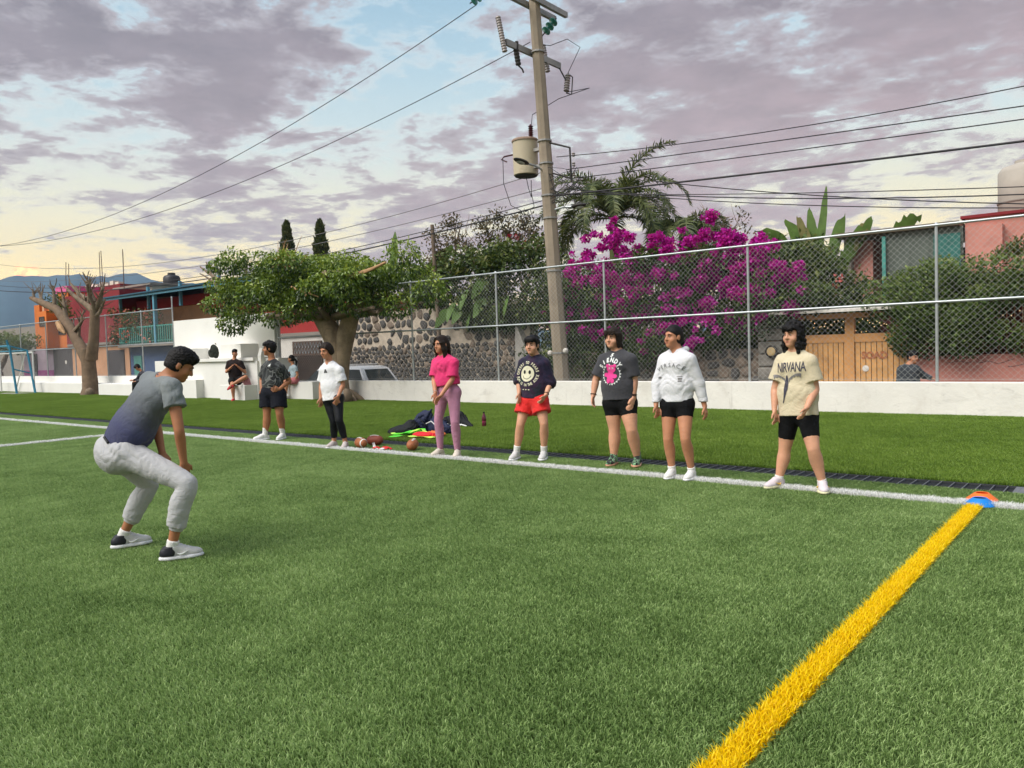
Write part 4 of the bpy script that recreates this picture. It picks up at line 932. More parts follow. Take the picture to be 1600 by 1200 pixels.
for (p, d0, L, r, nm, mt) in (((-17.6, 14.5, 3.62), (1, 0, .06), 1.7, .085, 'cut_limb', m_cut), ((-18.4, 14.4, 3.75), (.9, 0, .02), 1.0, .13, 'cut_limb', m_bark), ((-19.3, 13.9, 3.45), (1, 0, -.35), 1.2, .035, 'bare_branch', m_cut), ((-18.6, 13.85, 3.15), (.8, 0, .3), .45, .03, 'bare_branch', m_cut),
                           ((-25.3, 15.2, 4.2), (-1, 0, .35), 1.3, .07, 'bare_branch', m_bark), ((-25.6, 15.2, 4.2), (-.5, 0, .8), .8, .05, 'bare_branch', m_bark), ((-25.0, 15, 3.9), (-1, 0, .8), 1.1, .05, 'bare_branch', m_bark)):
    q = MB(); limb(q, p, d0, L, r, 6, .07); q.build(nm, mt, tree, True)
q = MB()
for i in range(26): limb(q, (random.uniform(-20.9, -19.6), 14.3, random.uniform(4.0, 4.3)), (random.uniform(-1, .3), 0, random.uniform(.0, .7)), random.uniform(.4, .9), .016, 4, .2)
q.build('dry_twigs', m_cut, tree, kind='stuff')

# bare pollarded tree at the left
tree = thing('pollarded_tree', 'bare pollarded tree with two main stems and stubby cut branches at the left', 'tree', (-36.1, 15.3, 0))
k = MB(); k.tube([(-36.1, 15.3, -.1), (-36.1, 15.3, .3), (-36.15, 15.3, 1.2), (-36.2, 15.3, 2.0)], [.48, .34, .29, .30], 14, True, .06)
k.tube([(-36.15, 15.3, 1.5), (-37.0, 15.25, 2.35), (-37.7, 15.2, 3.1), (-38.7, 15.1, 3.9), (-40.3, 15.0, 4.35), (-41.2, 15.0, 4.55)], [.28, .235, .22, .19, .14, .09], 11, True, .08)
k.tube([(-36.0, 15.35, 1.6), (-35.65, 15.35, 2.4), (-35.55, 15.4, 3.2), (-35.5, 15.4, 3.7)], [.27, .21, .20, .20], 11, True, .06); k.build('trunk', m_bark2, tree, True)
MB().ball((-35.72, 15.1, .12), (.22, .2, .22), 9).build('root_knot', m_bark, tree, True)
def antler(p, d0, L, r, lvl=0):
    r *= .64; L *= .82
    q = MB(); e, d, rr = limb(q, p, d0, L, r, 5, .16, .03)
    for i in range(random.randint(5, 8)):
        w = Vector(p).lerp(e, random.uniform(.35, 1)); limb(q, w, (d.x+random.uniform(-.8, .8), random.uniform(-.5, .5), random.uniform(.3, 1.1)), random.uniform(.35, .8), rr*.75, 4, .2)
    q.ball(e, rr*1.5, 7); q.build('cut_branch', m_bark, tree, True)
for p, d0, L, r in (((-35.5, 15.4, 3.6), (-1, -.2, .75), 2.3, .24), ((-35.5, 15.4, 3.6), (-.5, .3, 1), 1.7, .2), ((-35.5, 15.4, 3.6), (.9, .2, .8), 1.9, .22), ((-35.4, 15.4, 3.5), (.6, -.4, 1), 1.7, .18), ((-35.5, 15.4, 3.4), (1.2, 0, .25), 1.6, .15),
                    ((-36.2, 15.4, 4.2), (-1, 0, .5), 2.0, .17), ((-37.9, 15.2, 3.3), (-.25, 0, 1), 1.6, .19), ((-38.9, 15.1, 3.9), (-.3, .2, 1), 1.3, .17), ((-37.4, 15.2, 2.8), (1, .2, .15), 1.3, .18), ((-39.8, 15, 4.2), (-.6, 0, .8), .9, .14), ((-40.8, 15, 4.45), (-.2, 0, 1), .6, .13), ((-37.0, 15.3, 2.6), (-.1, 0, 1), 1.5, .13), ((-36.0, 15.4, 4.0), (.15, 0, 1), 1.2, .15)): antler(p, d0, L, r)
MB().tube([(-38.0, 14.85, 3.25), (-37.6, 14.82, 2.95), (-37.3, 14.85, 2.75)], [.1, .13, .04], 7).build('torn_bark', m_cut, tree)
P, d = clumps([(-40.0, 15.6, 4.3), (-39.4, 15.6, 4.0), (-39.0, 15.6, 3.6)], [.55, .5, .4], 900, .4); foliage('leaves', P, .13, m_lt, tree)
# round clipped tree at the far left edge
tree = thing('clipped_tree', 'flat clipped dark green tree behind the goals at the left edge', 'tree', (-63, 20.4, -.7)); q = MB()
q.tube([(-62.6, 20.4, -.7), (-62.7, 20.4, .9)], [.42, .36], 9)
for dx in (-1.2, -.4, .9): limb(q, (-62.7, 20.4, .8), (dx, 0, 1), 2.4, .24)
q.build('trunk', m_bark, tree, True)
P, d = clumps([(-66+i*.72, 20.4+random.uniform(-.8, .8), 2.85+random.uniform(-.2, .35)-.06*max(0, i-9)) for i in range(13)], [(.8, 1.0, .6)]*13, 5500, .6); foliage('crown', P, .17, m_hd, tree, tint=np.clip(.35+.35*d[:, 2], 0, 1))

# cypresses, far
for i, (u, h, lb) in enumerate(((-47.5, 10.9, 'left of the two dark cypress spires rising above the leafy tree'), (-43.75, 10.5, 'right of the two dark cypress spires rising above the leafy tree'))):
    tree = thing('cypress', lb, 'tree', (u, 34, -.7), 'pair of cypress spires'); MB().cyl((u, 34, -.7), (u, 34, 8), .16, .05).build('trunk', m_bark, tree)
    n = 7000; z = RNG.random(n)**.7; R = (1-z)**.62*.98*(.82+.18*np.sin(z*60+RNG.random(n)*2)); a = RNG.uniform(0, 6.283, n)
    R = np.minimum(R*1.6, .14+2.0*(1-z)); R *= RNG.uniform(.7, 1.0, n)
    P = np.stack([u+np.cos(a)*R, 34+np.sin(a)*R, -.3+z*(h+.2)], 1); foliage('crown', P, .26, m_cyp, tree, np.stack([np.cos(a)*.4, np.sin(a)*.4, np.ones(n)*1.2], 1), spread=.3, aspect=.4)

# climbing greenery on the stone wall and trees above it
g = thing('wall_creeper', 'mass of hanging green creeper spilling over the top of the stone wall', 'plant', (-20, 22.3, 2.5))
P, d = clumps([(random.uniform(-23.4, -16.2), 22.3+random.uniform(-.6, .6), z) for z in [random.uniform(3.0, 5.1) for _ in range(60)]]+[(random.uniform(-20.5, -16.3), 21.9, random.uniform(2.3, 3.2)) for _ in range(22)], [(.7, .55, .5)]*82, 12000, .45)
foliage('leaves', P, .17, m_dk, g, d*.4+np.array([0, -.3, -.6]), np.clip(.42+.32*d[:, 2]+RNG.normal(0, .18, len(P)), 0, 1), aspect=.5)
P, d = clumps([(random.uniform(-22.5, -17.5), 21.9, random.uniform(3.2, 4.6)) for _ in range(18)], [.4]*18, 1500, .4); foliage('young_leaves', P, .24, m_lt, g, np.array([0, -.3, -.7]), aspect=.5)
q = MB()
def bigleaf(mb, p, d, L, w, droop=.5, n=5, rip=0.0):
    """broad leaf with a midrib fold and drooping tip"""
    p = Vector(p); d = Vector(d).normalized(); s_ = d.cross(Vector((0, 0, 1)))*.45+d.cross(Vector((0, 1, 0)))*random.choice((.8, 1.0));
    if s_.length < .1: s_ = Vector((1, 0, 0))
    s_.normalize(); rowsv = []
    for i in range(n+1):
        t_ = i/n; ww = w*math.sin(math.pi*min(.985, .06+t_*.93))**.7
        c = p+d*L*t_+Vector((0, 0, -droop*L*t_*t_))
        rowsv.append((c-s_*ww*.5+Vector((0, 0, ww*.16+random.uniform(-rip, rip))), c, c+s_*ww*.5+Vector((0, 0, ww*.16+random.uniform(-rip, rip)))))
    vs = [v for r in rowsv for v in r]; fs = []
    for i in range(n):
        for j in range(2): fs.append((i*3+j, i*3+j+1, i*3+j+4, i*3+j+3))
    return mb.add(vs, fs)
for i in range(9):
    p = (random.uniform(-20.6, -17.6), 21.75, random.uniform(2.8, 4.0)); q = MB(); bigleaf(q, p, (random.uniform(-.6, .6), -.5, -.6), .75, .38, .25); q.build('broad_leaf', m_ban, g, True)
g = thing('sparse_tree', 'sparse olive brown tree against the sky left of the utility pole', 'tree', (-21.5, 25, -.7))
for i in range(11):
    q = MB(); e, d, r = limb(q, (-22+random.uniform(-2, 2.5), 25, 3.0), (random.uniform(-.7, .7), random.uniform(-.3, .3), 1), random.uniform(2.6, 4.0), .07, 7, .2)
    for j in range(7): limb(q, Vector((-22, 25, 3.6)).lerp(e, random.uniform(.5, 1))+Vector((random.uniform(-.3, .3), 0, 0)), (random.uniform(-1, 1), random.uniform(-.4, .4), random.uniform(.2, 1)), random.uniform(.5, 1.1), .016, 4, .25)
    q.build('trunk' if i == 0 else 'branch', m_bark, g, True)
cc_ = [(-24.3, 25, 6.4), (-24.0, 25, 5.7), (-23.3, 25, 6.9), (-23.0, 25, 6.1), (-22.4, 25, 5.6), (-24.4, 25, 5.2), (-21.5, 25, 6.6), (-21.2, 25, 6.0), (-20.6, 25, 6.8), (-20.2, 25, 6.2), (-19.8, 25, 5.6), (-20.9, 25, 5.4), (-19.3, 25, 6.5), (-19.0, 25, 6.0), (-22.0, 25, 5.1), (-23.3, 25, 5.0), (-19.0, 25, 5.2), (-18.6, 25, 5.5)]
P, d = clumps(cc_, [(.62, .6, .5)]*len(cc_), 4200, .15); foliage('crown', P, .15, m_olive, g, np.array([0, 0, -.3]), aspect=.45)
P, d = clumps([(-19.6, 24.9, 5.9), (-19.3, 24.9, 5.5), (-20.0, 24.9, 5.95)], [.14]*3, 60, .2); foliage('flower', P, .14, leafmat('red_petal', [(.4, .03, .06), (.6, .08, .14)]), g, aspect=.9)
g = thing('shrub', 'dark shrub filling the gap between the stone wall and the utility pole', 'shrub', (-15.5, 22.4, -.7))
P, d = clumps([(random.uniform(-16.9, -13.8), 22.4+random.uniform(-.7, .7), z) for z in [random.uniform(.4, 4.2) for _ in range(60)]], [(.65, .6, .55)]*60, 9500, .5)
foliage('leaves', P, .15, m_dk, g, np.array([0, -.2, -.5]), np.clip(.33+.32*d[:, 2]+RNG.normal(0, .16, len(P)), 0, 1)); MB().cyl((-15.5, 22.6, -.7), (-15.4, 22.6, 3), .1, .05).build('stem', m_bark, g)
# bougainvillea
g = thing('bougainvillea', 'large bougainvillea covered in magenta blossom behind the fence', 'bougainvillea', (-11, 22.3, -.7))
def bz(u): return np.interp(u, [-16.2, -15, -13.6, -12.7, -11.2, -9.6, -8.5, -7.4, -6.6], [2.9, 4.05, 4.3, 4.45, 4.35, 4.25, 3.85, 3.25, 2.5])
cb_ = [];
for i in range(150):
    u = random.uniform(-15.8, -6.9); zt = bz(u); lo = .9 if u < -9 else 1.5+.55*(u+9); z = random.uniform(lo, zt-.3); cb_.append((u, 22.25+random.uniform(-.9, .6), z))
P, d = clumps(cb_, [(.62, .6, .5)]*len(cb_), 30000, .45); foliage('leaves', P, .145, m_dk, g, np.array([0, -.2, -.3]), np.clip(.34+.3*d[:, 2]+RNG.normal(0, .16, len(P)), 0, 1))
P, d = clumps([(random.uniform(-15.5, -7.2), 23.1, random.uniform(1.3, 4.0)) for _ in range(60)], [(.75, .4, .65)]*60, 9000, .3); foliage('inner_leaves', P, .19, m_dk, g, np.array([0, -.2, -.3]))
fl = []
spots = [(-15.6, 2.5, .35), (-15.2, 2.0, .25), (-14.2, 4.4, .5), (-13.4, 4.75, .3), (-12.95, 4.95, .25), (-14.6, 3.9, .45), (-13.7, 4.1, .45), (-12.6, 4.5, .45), (-12.2, 4.2, .45), (-11.5, 4.4, .4), (-10.9, 4.45, .45), (-10.3, 4.4, .45), (-9.6, 4.25, .4), (-9.0, 4.0, .4), (-11.2, 4.0, .45), (-9.9, 3.8, .4), (-12.0, 3.3, .4), (-10.4, 3.5, .4),
         (-12.8, 3.6, .35), (-13.6, 2.6, .4), (-14.1, 1.9, .35), (-14.5, 2.9, .3), (-11.6, 3.7, .5), (-10.9, 3.4, .5), (-11.9, 3.0, .5), (-11.2, 2.6, .5), (-12.3, 2.3, .45), (-10.4, 2.9, .4), (-9.4, 3.8, .5), (-8.9, 3.7, .5), (-8.3, 3.6, .5), (-7.8, 3.25, .42), (-8.7, 3.1, .5), (-9.6, 2.7, .4), (-8.1, 2.8, .5), (-7.4, 2.9, .35), (-7.6, 3.3, .35), (-8.5, 3.4, .4), (-9.1, 3.4, .4), (-13.2, 3.6, .35), (-12.9, 2.9, .35),
         (-8.8, 2.4, .45), (-8.2, 2.15, .4), (-9.3, 1.9, .35), (-10.2, 2.1, .35), (-11.4, 1.7, .4), (-12.0, 1.45, .3), (-10.9, 1.5, .25), (-12.9, 1.6, .25), (-13.3, 3.1, .3), (-15.0, 3.3, .3), (-10.2, 3.9, .35), (-12.4, 3.9, .3), (-9.9, 3.2, .3), (-13.1, 2.0, .3), (-10.5, 1.4, .25), (-14.8, 4.3, .3)]
for x, z, r in spots:
    for j in range(6): fl.append((x+random.gauss(0, r*.75), 21.75+random.uniform(-.5, .25), z+random.gauss(0, r*.6), r*random.uniform(.25, .6)))
P, d = clumps([f[:3] for f in fl], [(f[3], f[3]*.7, f[3]*.8) for f in fl], 36000, .30)
foliage('blossom', P, .088, m_bract, g, d*.5+np.array([0, -.5, .2]), aspect=.85, fold=.5)
P, d = clumps([f[:3] for f in fl], [(f[3]*1.7, f[3], f[3]*1.5) for f in fl], 350, .1); foliage('faded_blossom', P, .07, leafmat('faded_bract', [(.45, .2, .16), (.62, .35, .28)]), g, aspect=.8)
q = MB()
for i in range(9): limb(q, (random.uniform(-14, -8.5), 22.6, -.7), (random.uniform(-.3, .3), 0, 1), random.uniform(3, 4.5), .06, 7, .15)
q.build('stem', m_bark, g, True)
# shrubs on both sides behind the bougainvillea
for nm, lb, cat, box_, n, sz, mt, zz in (('broadleaf_tree', 'bushy green tree between the bougainvillea and the banana plant', 'tree', (-10.6, -6.4, 24.2), 9000, .17, m_dk, (1.6, 4.9)),):
    g = thing(nm, lb, cat, (-8.5, 24.2, -.7)); MB().cyl((-8.5, 24.2, -.7), (-8.6, 24.2, 3.5), .13, .06).build('trunk', m_bark, g)
    cc_ = []
    for i in range(60):
        u = random.uniform(box_[0], box_[1]); zt = np.interp(u, [-10.6, -9, -8.2, -7.2, -6.4], [4.2, 4.7, 5.0, 4.2, 3.2]); cc_.append((u, box_[2]+random.uniform(-.7, .7), random.uniform(1.4, zt-.2)))
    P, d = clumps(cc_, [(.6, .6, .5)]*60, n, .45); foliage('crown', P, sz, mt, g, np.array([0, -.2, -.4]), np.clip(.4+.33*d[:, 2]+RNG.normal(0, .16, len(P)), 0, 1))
    P, d = clumps([(-6.95, 23.5, 2.95), (-6.85, 23.5, 3.15), (-7.1, 23.5, 2.7)], [.12]*3, 40, .2); foliage('flower', P, .12, leafmat('coral_petal', [(.6, .12, .12), (.75, .25, .2)]), g, aspect=.9)
g = thing('thin_tree', 'thin nearly leafless tree right of the palms', 'tree', (-12.2, 27, -.7)); q = MB()
for i in range(8):
    e, d, r = limb(q, (-12.4+random.uniform(-.3, .3), 27, 4.0), (random.uniform(-.3, 1.2), 0, 1), random.uniform(1.6, 2.6), .035, 6, .2)
    for j in range(6): limb(q, Vector((-12.4, 27, 4.4)).lerp(e, random.uniform(.5, 1)), (random.uniform(-1, 1), 0, random.uniform(.1, 1)), random.uniform(.4, .9), .012, 4, .25)
q.build('branches', m_bark, g); P, d = clumps([(-12.2+random.uniform(-1, 1.2), 27, random.uniform(4.7, 6.1)) for _ in range(14)], [.35]*14, 420, .1); foliage('crown', P, .13, m_olive, g)
# clipped hedge at the right
g = thing('clipped_hedge', 'big rounded clipped hedge hanging over the pink garden wall', 'hedge', (-2, 22.1, .9)); cc_ = []
for i in range(120):
    u = random.uniform(-5.5, 4); zt = np.interp(u, [-5.8, -5.2, -4.4, -3.2, 4], [2.85, 3.15, 3.4, 3.35, 3.2]); cc_.append((u, 21.95+random.uniform(-.6, .5), random.uniform(2.25, zt-.25)))
for i in range(52): cc_.append((random.uniform(-4.85, -3.15), 21.75+random.uniform(-.3, .25), random.uniform(1.15, 2.3)))
for i in range(16): cc_.append((random.uniform(-3.2, 1.5), 21.8, random.uniform(1.15, 1.7)))
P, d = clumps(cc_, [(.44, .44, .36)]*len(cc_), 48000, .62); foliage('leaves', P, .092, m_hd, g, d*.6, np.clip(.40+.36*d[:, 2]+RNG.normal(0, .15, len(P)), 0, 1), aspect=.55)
P, d = clumps([(random.uniform(-2.9, -2.1), 22.4, random.uniform(3.3, 3.75)) for _ in range(9)], [.22]*9, 500, .2); foliage('shoots', P, .11, m_lt, g, np.array([0, 0, 1.0]))
q = MB(); q.cyl((-3, 22.5, .5), (-3, 22.4, 2.4), .07, .04); q.build('stem', m_bark, g)
# flowering pots on the balcony
g = thing('balcony_plants', 'flowering shrubs with coral blossom along the green balcony railing', 'plants', (-44.5, 21.8, 2.36)); cc_ = [(random.uniform(-47.6, -42.4), 21.7+random.uniform(-.2, .2), random.uniform(2.6, 4.0 if u_ % 3 else 4.3)) for u_ in range(40)]
P, d = clumps(cc_, [(.38, .3, .38)]*40, 3600, .3); foliage('leaves', P, .16, m_dk, g); P, d = clumps(cc_, [(.45, .4, .45)]*40, 650, .5); foliage('blossom', P, .15, leafmat('coral_bloom', [(.45, .09, .06), (.6, .2, .14)]), g, aspect=.9)
for i in range(7): MB().lathe((-47.2+i*.75, 21.75, 2.36), [(.11, 0), (.15, .24), (.17, .26)], 10).build('pot', mat('terracotta', (.35, .13, .07), .9) if i == 0 else bpy.data.materials['terracotta'], g)

# palms and banana
def frond(par, p, az, el, L, droop, n=26, wl=.62):
    """arching frond: rachis and two ranks of leaflets"""
    q = MB(); p = Vector(p); h = Vector((math.cos(az), math.sin(az), 0)); pts = []; e = el
    for i in range(n+1):
        pts.append(p.copy()); p = p+(h*math.cos(e)+Vector((0, 0, math.sin(e))))*L/n; e -= droop/n*(1+i/n)
    V = []; F = []; T = []
    q.tube(pts[::2]+[pts[-1]], [.035*(1-.8*i/(len(pts[::2]))) for i in range(len(pts[::2])+1)], 5)
    fv = []; ff = []
    for i in range(3, n+1):
        t_ = (pts[i]-pts[i-1]).normalized(); s_ = t_.cross(Vector((0, 0, 1)))
        if s_.length < .05: s_ = Vector((-h.y, h.x, 0))
        s_.normalize(); upv = s_.cross(t_)
        f = i/n; ll = wl*math.sin(math.pi*(.12+.82*f))**.6
        for sg in (-1, 1):
            for j in range(4):
                a = pts[i-1].lerp(pts[i], j/4+random.uniform(0, .2)); dr = (s_*sg*random.uniform(.7, 1)+t_*random.uniform(.4, .9)+upv*random.uniform(-.15, .55)).normalized(); l2 = ll*random.uniform(.75, 1.1)
                md_ = a+dr*l2*.55; tip = a+dr*l2+Vector((0, 0, -l2*random.uniform(.05, .42))); w = t_*.026; b0 = len(fv)
                fv += [a-w*.6, a+w*.6, md_+w, md_-w, tip]; ff += [(b0, b0+1, b0+2, b0+3), (b0+3, b0+2, b0+4)]
    o = len(q.v); q.add(fv, ff)
    ob = q.build('frond', m_palm, par)
    at = ob.data.attributes.new('tint', 'FLOAT', 'POINT'); tv = np.repeat(RNG.random(len(fv)//5), 5); at.data.foreach_set('value', np.concatenate([np.full(o, .75), tv]).astype(np.float32)); return ob
g = thing('palm_tree', 'tall feathery palm with arching fronds right of the utility pole', 'palm', (-15.75, 26, -.7))
MB().tube([(-15.7, 26, -.7), (-15.8, 26, 2), (-15.8, 26, 4.4)], [.3, .26, .22], 10, True, .04).build('trunk', m_bark, g, True)
MB().tube([(-15.8, 26, 4.4), (-15.8, 26, 5.6), (-15.78, 26, 6.6)], [.2, .17, .09], 10).build('crown_shaft', mat('green_crown_shaft', (.16, .19, .06), .6), g, True)
# (azimuth along the picture, elevation, length, droop)
for az, el, L, dr in ((180, 66, 3.6, 1.5), (10, 82, 3.9, 1.2), (20, 70, 4.0, 2.1), (200, 52, 3.7, 1.6), (172, 28, 3.8, 1.9), (0, 48, 3.5, 2.3), (340, 30, 3.6, 2.0), (150, 74, 3.6, 1.6), (230, 60, 3.3, 2.2), (300, 62, 3.3, 2.2), (90, 60, 3.4, 2), (60, 50, 3.4, 2.2), (188, 10, 3.5, 1.5), (8, 8, 2.8, 1.6), (265, 48, 3.0, 2.3), (120, 50, 3.4, 2.2), (178, 48, 3.9, 2.4), (352, 62, 3.8, 2.5), (195, 72, 3.6, 1.5), (165, 58, 3.8, 2.2), (20, 55, 3.6, 2.4), (350, 74, 3.6, 1.9), (240, 75, 3.4, 1.6), (100, 78, 3.6, 1.6), (280, 68, 3.5, 2.0), (205, 25, 3.5, 2.0), (335, 45, 3.4, 2.3)):
    frond(g, (-15.8, 26, 6.25), rad(az+random.uniform(-6, 6)), rad(el), L, dr*.88)
g = thing('palm_tree', 'lower palm with drooping fronds at the right of the tall one', 'palm', (-13.3, 27, -.7))
MB().tube([(-13.4, 27, -.7), (-13.4, 27, 5.5)], [.24, .18], 9, True, .04).build('trunk', m_bark, g, True)
for az, el, L, dr in ((0, 40, 3.0, 2.6), (15, 55, 2.8, 2.7), (340, 35, 3.0, 2.4), (180, 40, 2.6, 2.5), (170, 60, 2.6, 2.6), (270, 45, 2.6, 2.7), (300, 55, 2.8, 2.7), (240, 50, 2.6, 2.7), (90, 50, 2.5, 2.6), (40, 35, 2.8, 2.5), (5, 68, 2.9, 2.7), (320, 20, 2.6, 2.0)):
    frond(g, (-13.4, 27, 5.5), rad(az), rad(el), L, dr, 22, .6)
g = thing('banana_plant', 'banana plant with torn upright leaves left of the pink house', 'banana plant', (-8, 25.2, -.7))
MB().tube([(-8.0, 25.2, -.7), (-8.0, 25.2, 3.6)], [.18, .13], 9).build('stem', mat('banana_stem', (.16, .17, .06), .7), g, True)
for p, d0, L, w, dr, mt in (((-8.0, 25.2, 3.7), (.12, 0, 1), 2.75, .30, 0, m_ban), ((-8.05, 25.2, 3.7), (-.10, 0, 1), 2.2, .42, .02, m_ban), ((-8.0, 25.2, 3.6), (-1.1, 0, .95), 3.0, .6, .10, m_ban), ((-8.0, 25.2, 3.6), (-.6, .1, 1), 2.4, .55, .06, m_ban), ((-8.0, 25.1, 3.6), (-.32, 0, 1), 2.2, .45, .05, m_ban2),
                            ((-7.7, 25.2, 3.6), (.30, 0, 1), 2.0, .45, .06, m_ban), ((-7.4, 25.2, 3.5), (.6, 0, 1), 2.2, .5, .1, m_ban), ((-6.9, 25.2, 4.1), (.4, 0, 1), 1.2, .3, .05, m_ban2), ((-6.0, 25.6, 4.4), (1, 0, .75), 1.2, .5, .05, m_ban), ((-8.2, 25.2, 3.3), (-1.2, 0, .4), 2.0, .6, .2, m_ban)):
    q = MB(); bigleaf(q, p, d0, L*.88, w*.82, dr, 12, .09); q.build('leaf', mt, g, True)
g = thing('banana_plant', 'banana leaves poking out above the leafy tree near the stone wall', 'banana plant', (-30, 27, -.7))
MB().tube([(-29.4, 27, -.7), (-29.4, 27, 4.4)], [.2, .13], 9).build('stem', bpy.data.materials['banana_stem'], g, True)
for p, d0, L, w, dr in (((-29.6, 27, 4.6), (-.9, 0, 1), 2.6, .7, .05), ((-29.2, 27, 4.8), (.12, 0, 1), 2.6, .55, 0), ((-27.4, 27, 4.2), (1, 0, 1), 3.3, .8, .08), ((-27.2, 27, 4.0), (.8, 0, 1), 2.6, .6, .1)):
    q = MB(); bigleaf(q, p, d0, L, w, dr, 8, .03); q.build('leaf', m_ban, g, True)

# ---------------------------------------------------------------- people: continuous bodies grown from distance fields
F32 = np.float32
def nv(a): a = np.asarray(a, float); return a/max(1e-9, np.linalg.norm(a))
class Field:
    def __init__(s, lo, hi, h):
        s.h = h; s.lo = np.asarray(lo, float); n = np.ceil((np.asarray(hi)-s.lo)/h).astype(int)+2
        s.d = np.full(n, .25, F32); s.ax = [(s.lo[i]+h*np.arange(n[i])).astype(F32) for i in range(3)]
    def win(s, lo, hi):
        sl = []
        for i in range(3):
            a = max(0, int((lo[i]-s.lo[i])/s.h)-1); b = min(s.d.shape[i], int((hi[i]-s.lo[i])/s.h)+3); sl.append(slice(a, max(a, b)))
        return tuple(sl), s.ax[0][sl[0]][:, None, None], s.ax[1][sl[1]][None, :, None], s.ax[2][sl[2]][None, None, :]
    def put(s, prim, k=.02, op='u'):
        fn, lo, hi = prim; m = k+2*s.h
        sl, X, Y, Z = s.win(np.asarray(lo)-m, np.asarray(hi)+m)
        if 0 in s.d[sl].shape: return s
        b = fn(X, Y, Z).astype(F32); a = s.d[sl]
        if op == 'u': h = np.maximum(k-np.abs(a-b), 0)/k; s.d[sl] = np.minimum(a, b)-h*h*k*.25
        elif op == 'sub': b = -b; h = np.maximum(k-np.abs(a-b), 0)/k; s.d[sl] = np.maximum(a, b)+h*h*k*.25
        return s
    def cut(s, p, n, k=.006, lo=None, hi=None):
        """keep the side the normal points away from"""
        p = np.asarray(p); n = nv(n); b = ((s.ax[0][:, None, None]-p[0])*n[0]+(s.ax[1][None, :, None]-p[1])*n[1]+(s.ax[2][None, None, :]-p[2])*n[2]).astype(F32)
        h = np.maximum(k-np.abs(s.d-b), 0)/k; s.d = np.maximum(s.d, b)+h*h*k*.25; return s
    def folds(s, amp, wl, seed=0, stretch=(1, 1, 1)):
        r = np.random.default_rng(seed); X, Y, Z = s.ax[0][:, None, None]*stretch[0], s.ax[1][None, :, None]*stretch[1], s.ax[2][None, None, :]*stretch[2]
        w = 6.283/wl; wx = X+wl*.55*np.sin(Y*w*.45+Z*w*.3+r.random()*6); wz = Z+wl*.6*np.sin(X*w*.4+Y*w*.25+r.random()*6); wy = Y+wl*.5*np.sin(Z*w*.38+r.random()*6)
        acc = 0
        for i in range(3):
            v = nv(r.normal(size=3)*np.array([1, 1, 1.2])); acc = acc+(1-2*np.abs(np.sin((wx*v[0]+wy*v[1]+wz*v[2])*w*.5*(1+.4*i)+r.random()*6)))*(1, .7, .5)[i]
        patch = .55+.45*np.sin(X*7+r.random()*6)*np.sin(Y*8+r.random()*6)*np.sin(Z*9+r.random()*6)*2.2
        s.d += (amp*.5*acc*np.clip(patch, .1, 1.4)).astype(F32); return s
    def mesh(s):
        d = s.d; i0 = d < 0
        c = i0[:-1, :-1, :-1].astype(np.int8)
        cnt = np.zeros(tuple(n-1 for n in d.shape), np.int8)
        for dx in (0, 1):
            for dy in (0, 1):
                for dz in (0, 1): cnt += i0[dx:d.shape[0]-1+dx, dy:d.shape[1]-1+dy, dz:d.shape[2]-1+dz]
        act = (cnt > 0) & (cnt < 8); I = np.argwhere(act); idx = -np.ones(act.shape, np.int32); idx[act] = np.arange(len(I))
        acc = np.zeros((len(I), 3)); num = np.zeros(len(I))
        cor = [(x, y, z) for x in (0, 1) for y in (0, 1) for z in (0, 1)]
        val = {q: d[I[:, 0]+q[0], I[:, 1]+q[1], I[:, 2]+q[2]] for q in cor}
        for q in cor:
            for a in range(3):
                if q[a] == 0:
                    r = list(q); r[a] = 1; r = tuple(r); va, vb = val[q], val[r]; cr = (va < 0) != (vb < 0)
                    t_ = np.where(cr, va/np.where(cr, va-vb, 1), 0); p = np.tile(np.array(q, float), (len(I), 1)); p[:, a] += t_
                    acc[cr] += p[cr]; num[cr] += 1
        V = s.lo+(I+acc/num[:, None])*s.h; Q = []
        for a in range(3):
            b, c_ = (a+1) % 3, (a+2) % 3
            sl0 = [slice(None)]*3; sl1 = [slice(None)]*3; sl0[a] = slice(0, -1); sl1[a] = slice(1, None)
            x0 = i0[tuple(sl0)]; x1 = i0[tuple(sl1)]; ch = x0 != x1; E_ = np.argwhere(ch)
            E_ = E_[(E_[:, b] > 0) & (E_[:, c_] > 0) & (E_[:, b] < d.shape[b]-1) & (E_[:, c_] < d.shape[c_]-1)]
            ins = i0[tuple(E_.T)]
            def at(db, dc): e = E_.copy(); e[:, b] += db; e[:, c_] += dc; return idx[tuple(e.T)]
            q = np.stack([at(-1, -1), at(0, -1), at(0, 0), at(-1, 0)], 1); q[~ins] = q[~ins][:, ::-1]; Q.append(q)
        Q = np.concatenate(Q); return V, Q[(Q >= 0).all(1)]
def cone(a, b, ra, rb):
    a = np.asarray(a, float); b = np.asarray(b, float); ab = b-a; L2 = max(1e-9, ab@ab); r = max(ra, rb)
    def fn(X, Y, Z):
        t_ = np.clip(((X-a[0])*ab[0]+(Y-a[1])*ab[1]+(Z-a[2])*ab[2])/L2, 0, 1)
        return np.sqrt((X-a[0]-t_*ab[0])**2+(Y-a[1]-t_*ab[1])**2+(Z-a[2]-t_*ab[2])**2)-(ra+(rb-ra)*t_)
    return fn, np.minimum(a, b)-r, np.maximum(a, b)+r
def sleeve(a, b, ra, rb, t_end=1.0):
    """cone cut flat at its far end"""
    a = np.asarray(a, float); b = np.asarray(b, float); b = a+(b-a)*t_end; fn, lo, hi = cone(a, b, ra, rb); ax = nv(b-a)
    def f2(X, Y, Z): return np.maximum(fn(X, Y, Z), (X-b[0])*ax[0]+(Y-b[1])*ax[1]+(Z-b[2])*ax[2])
    return f2, lo, hi
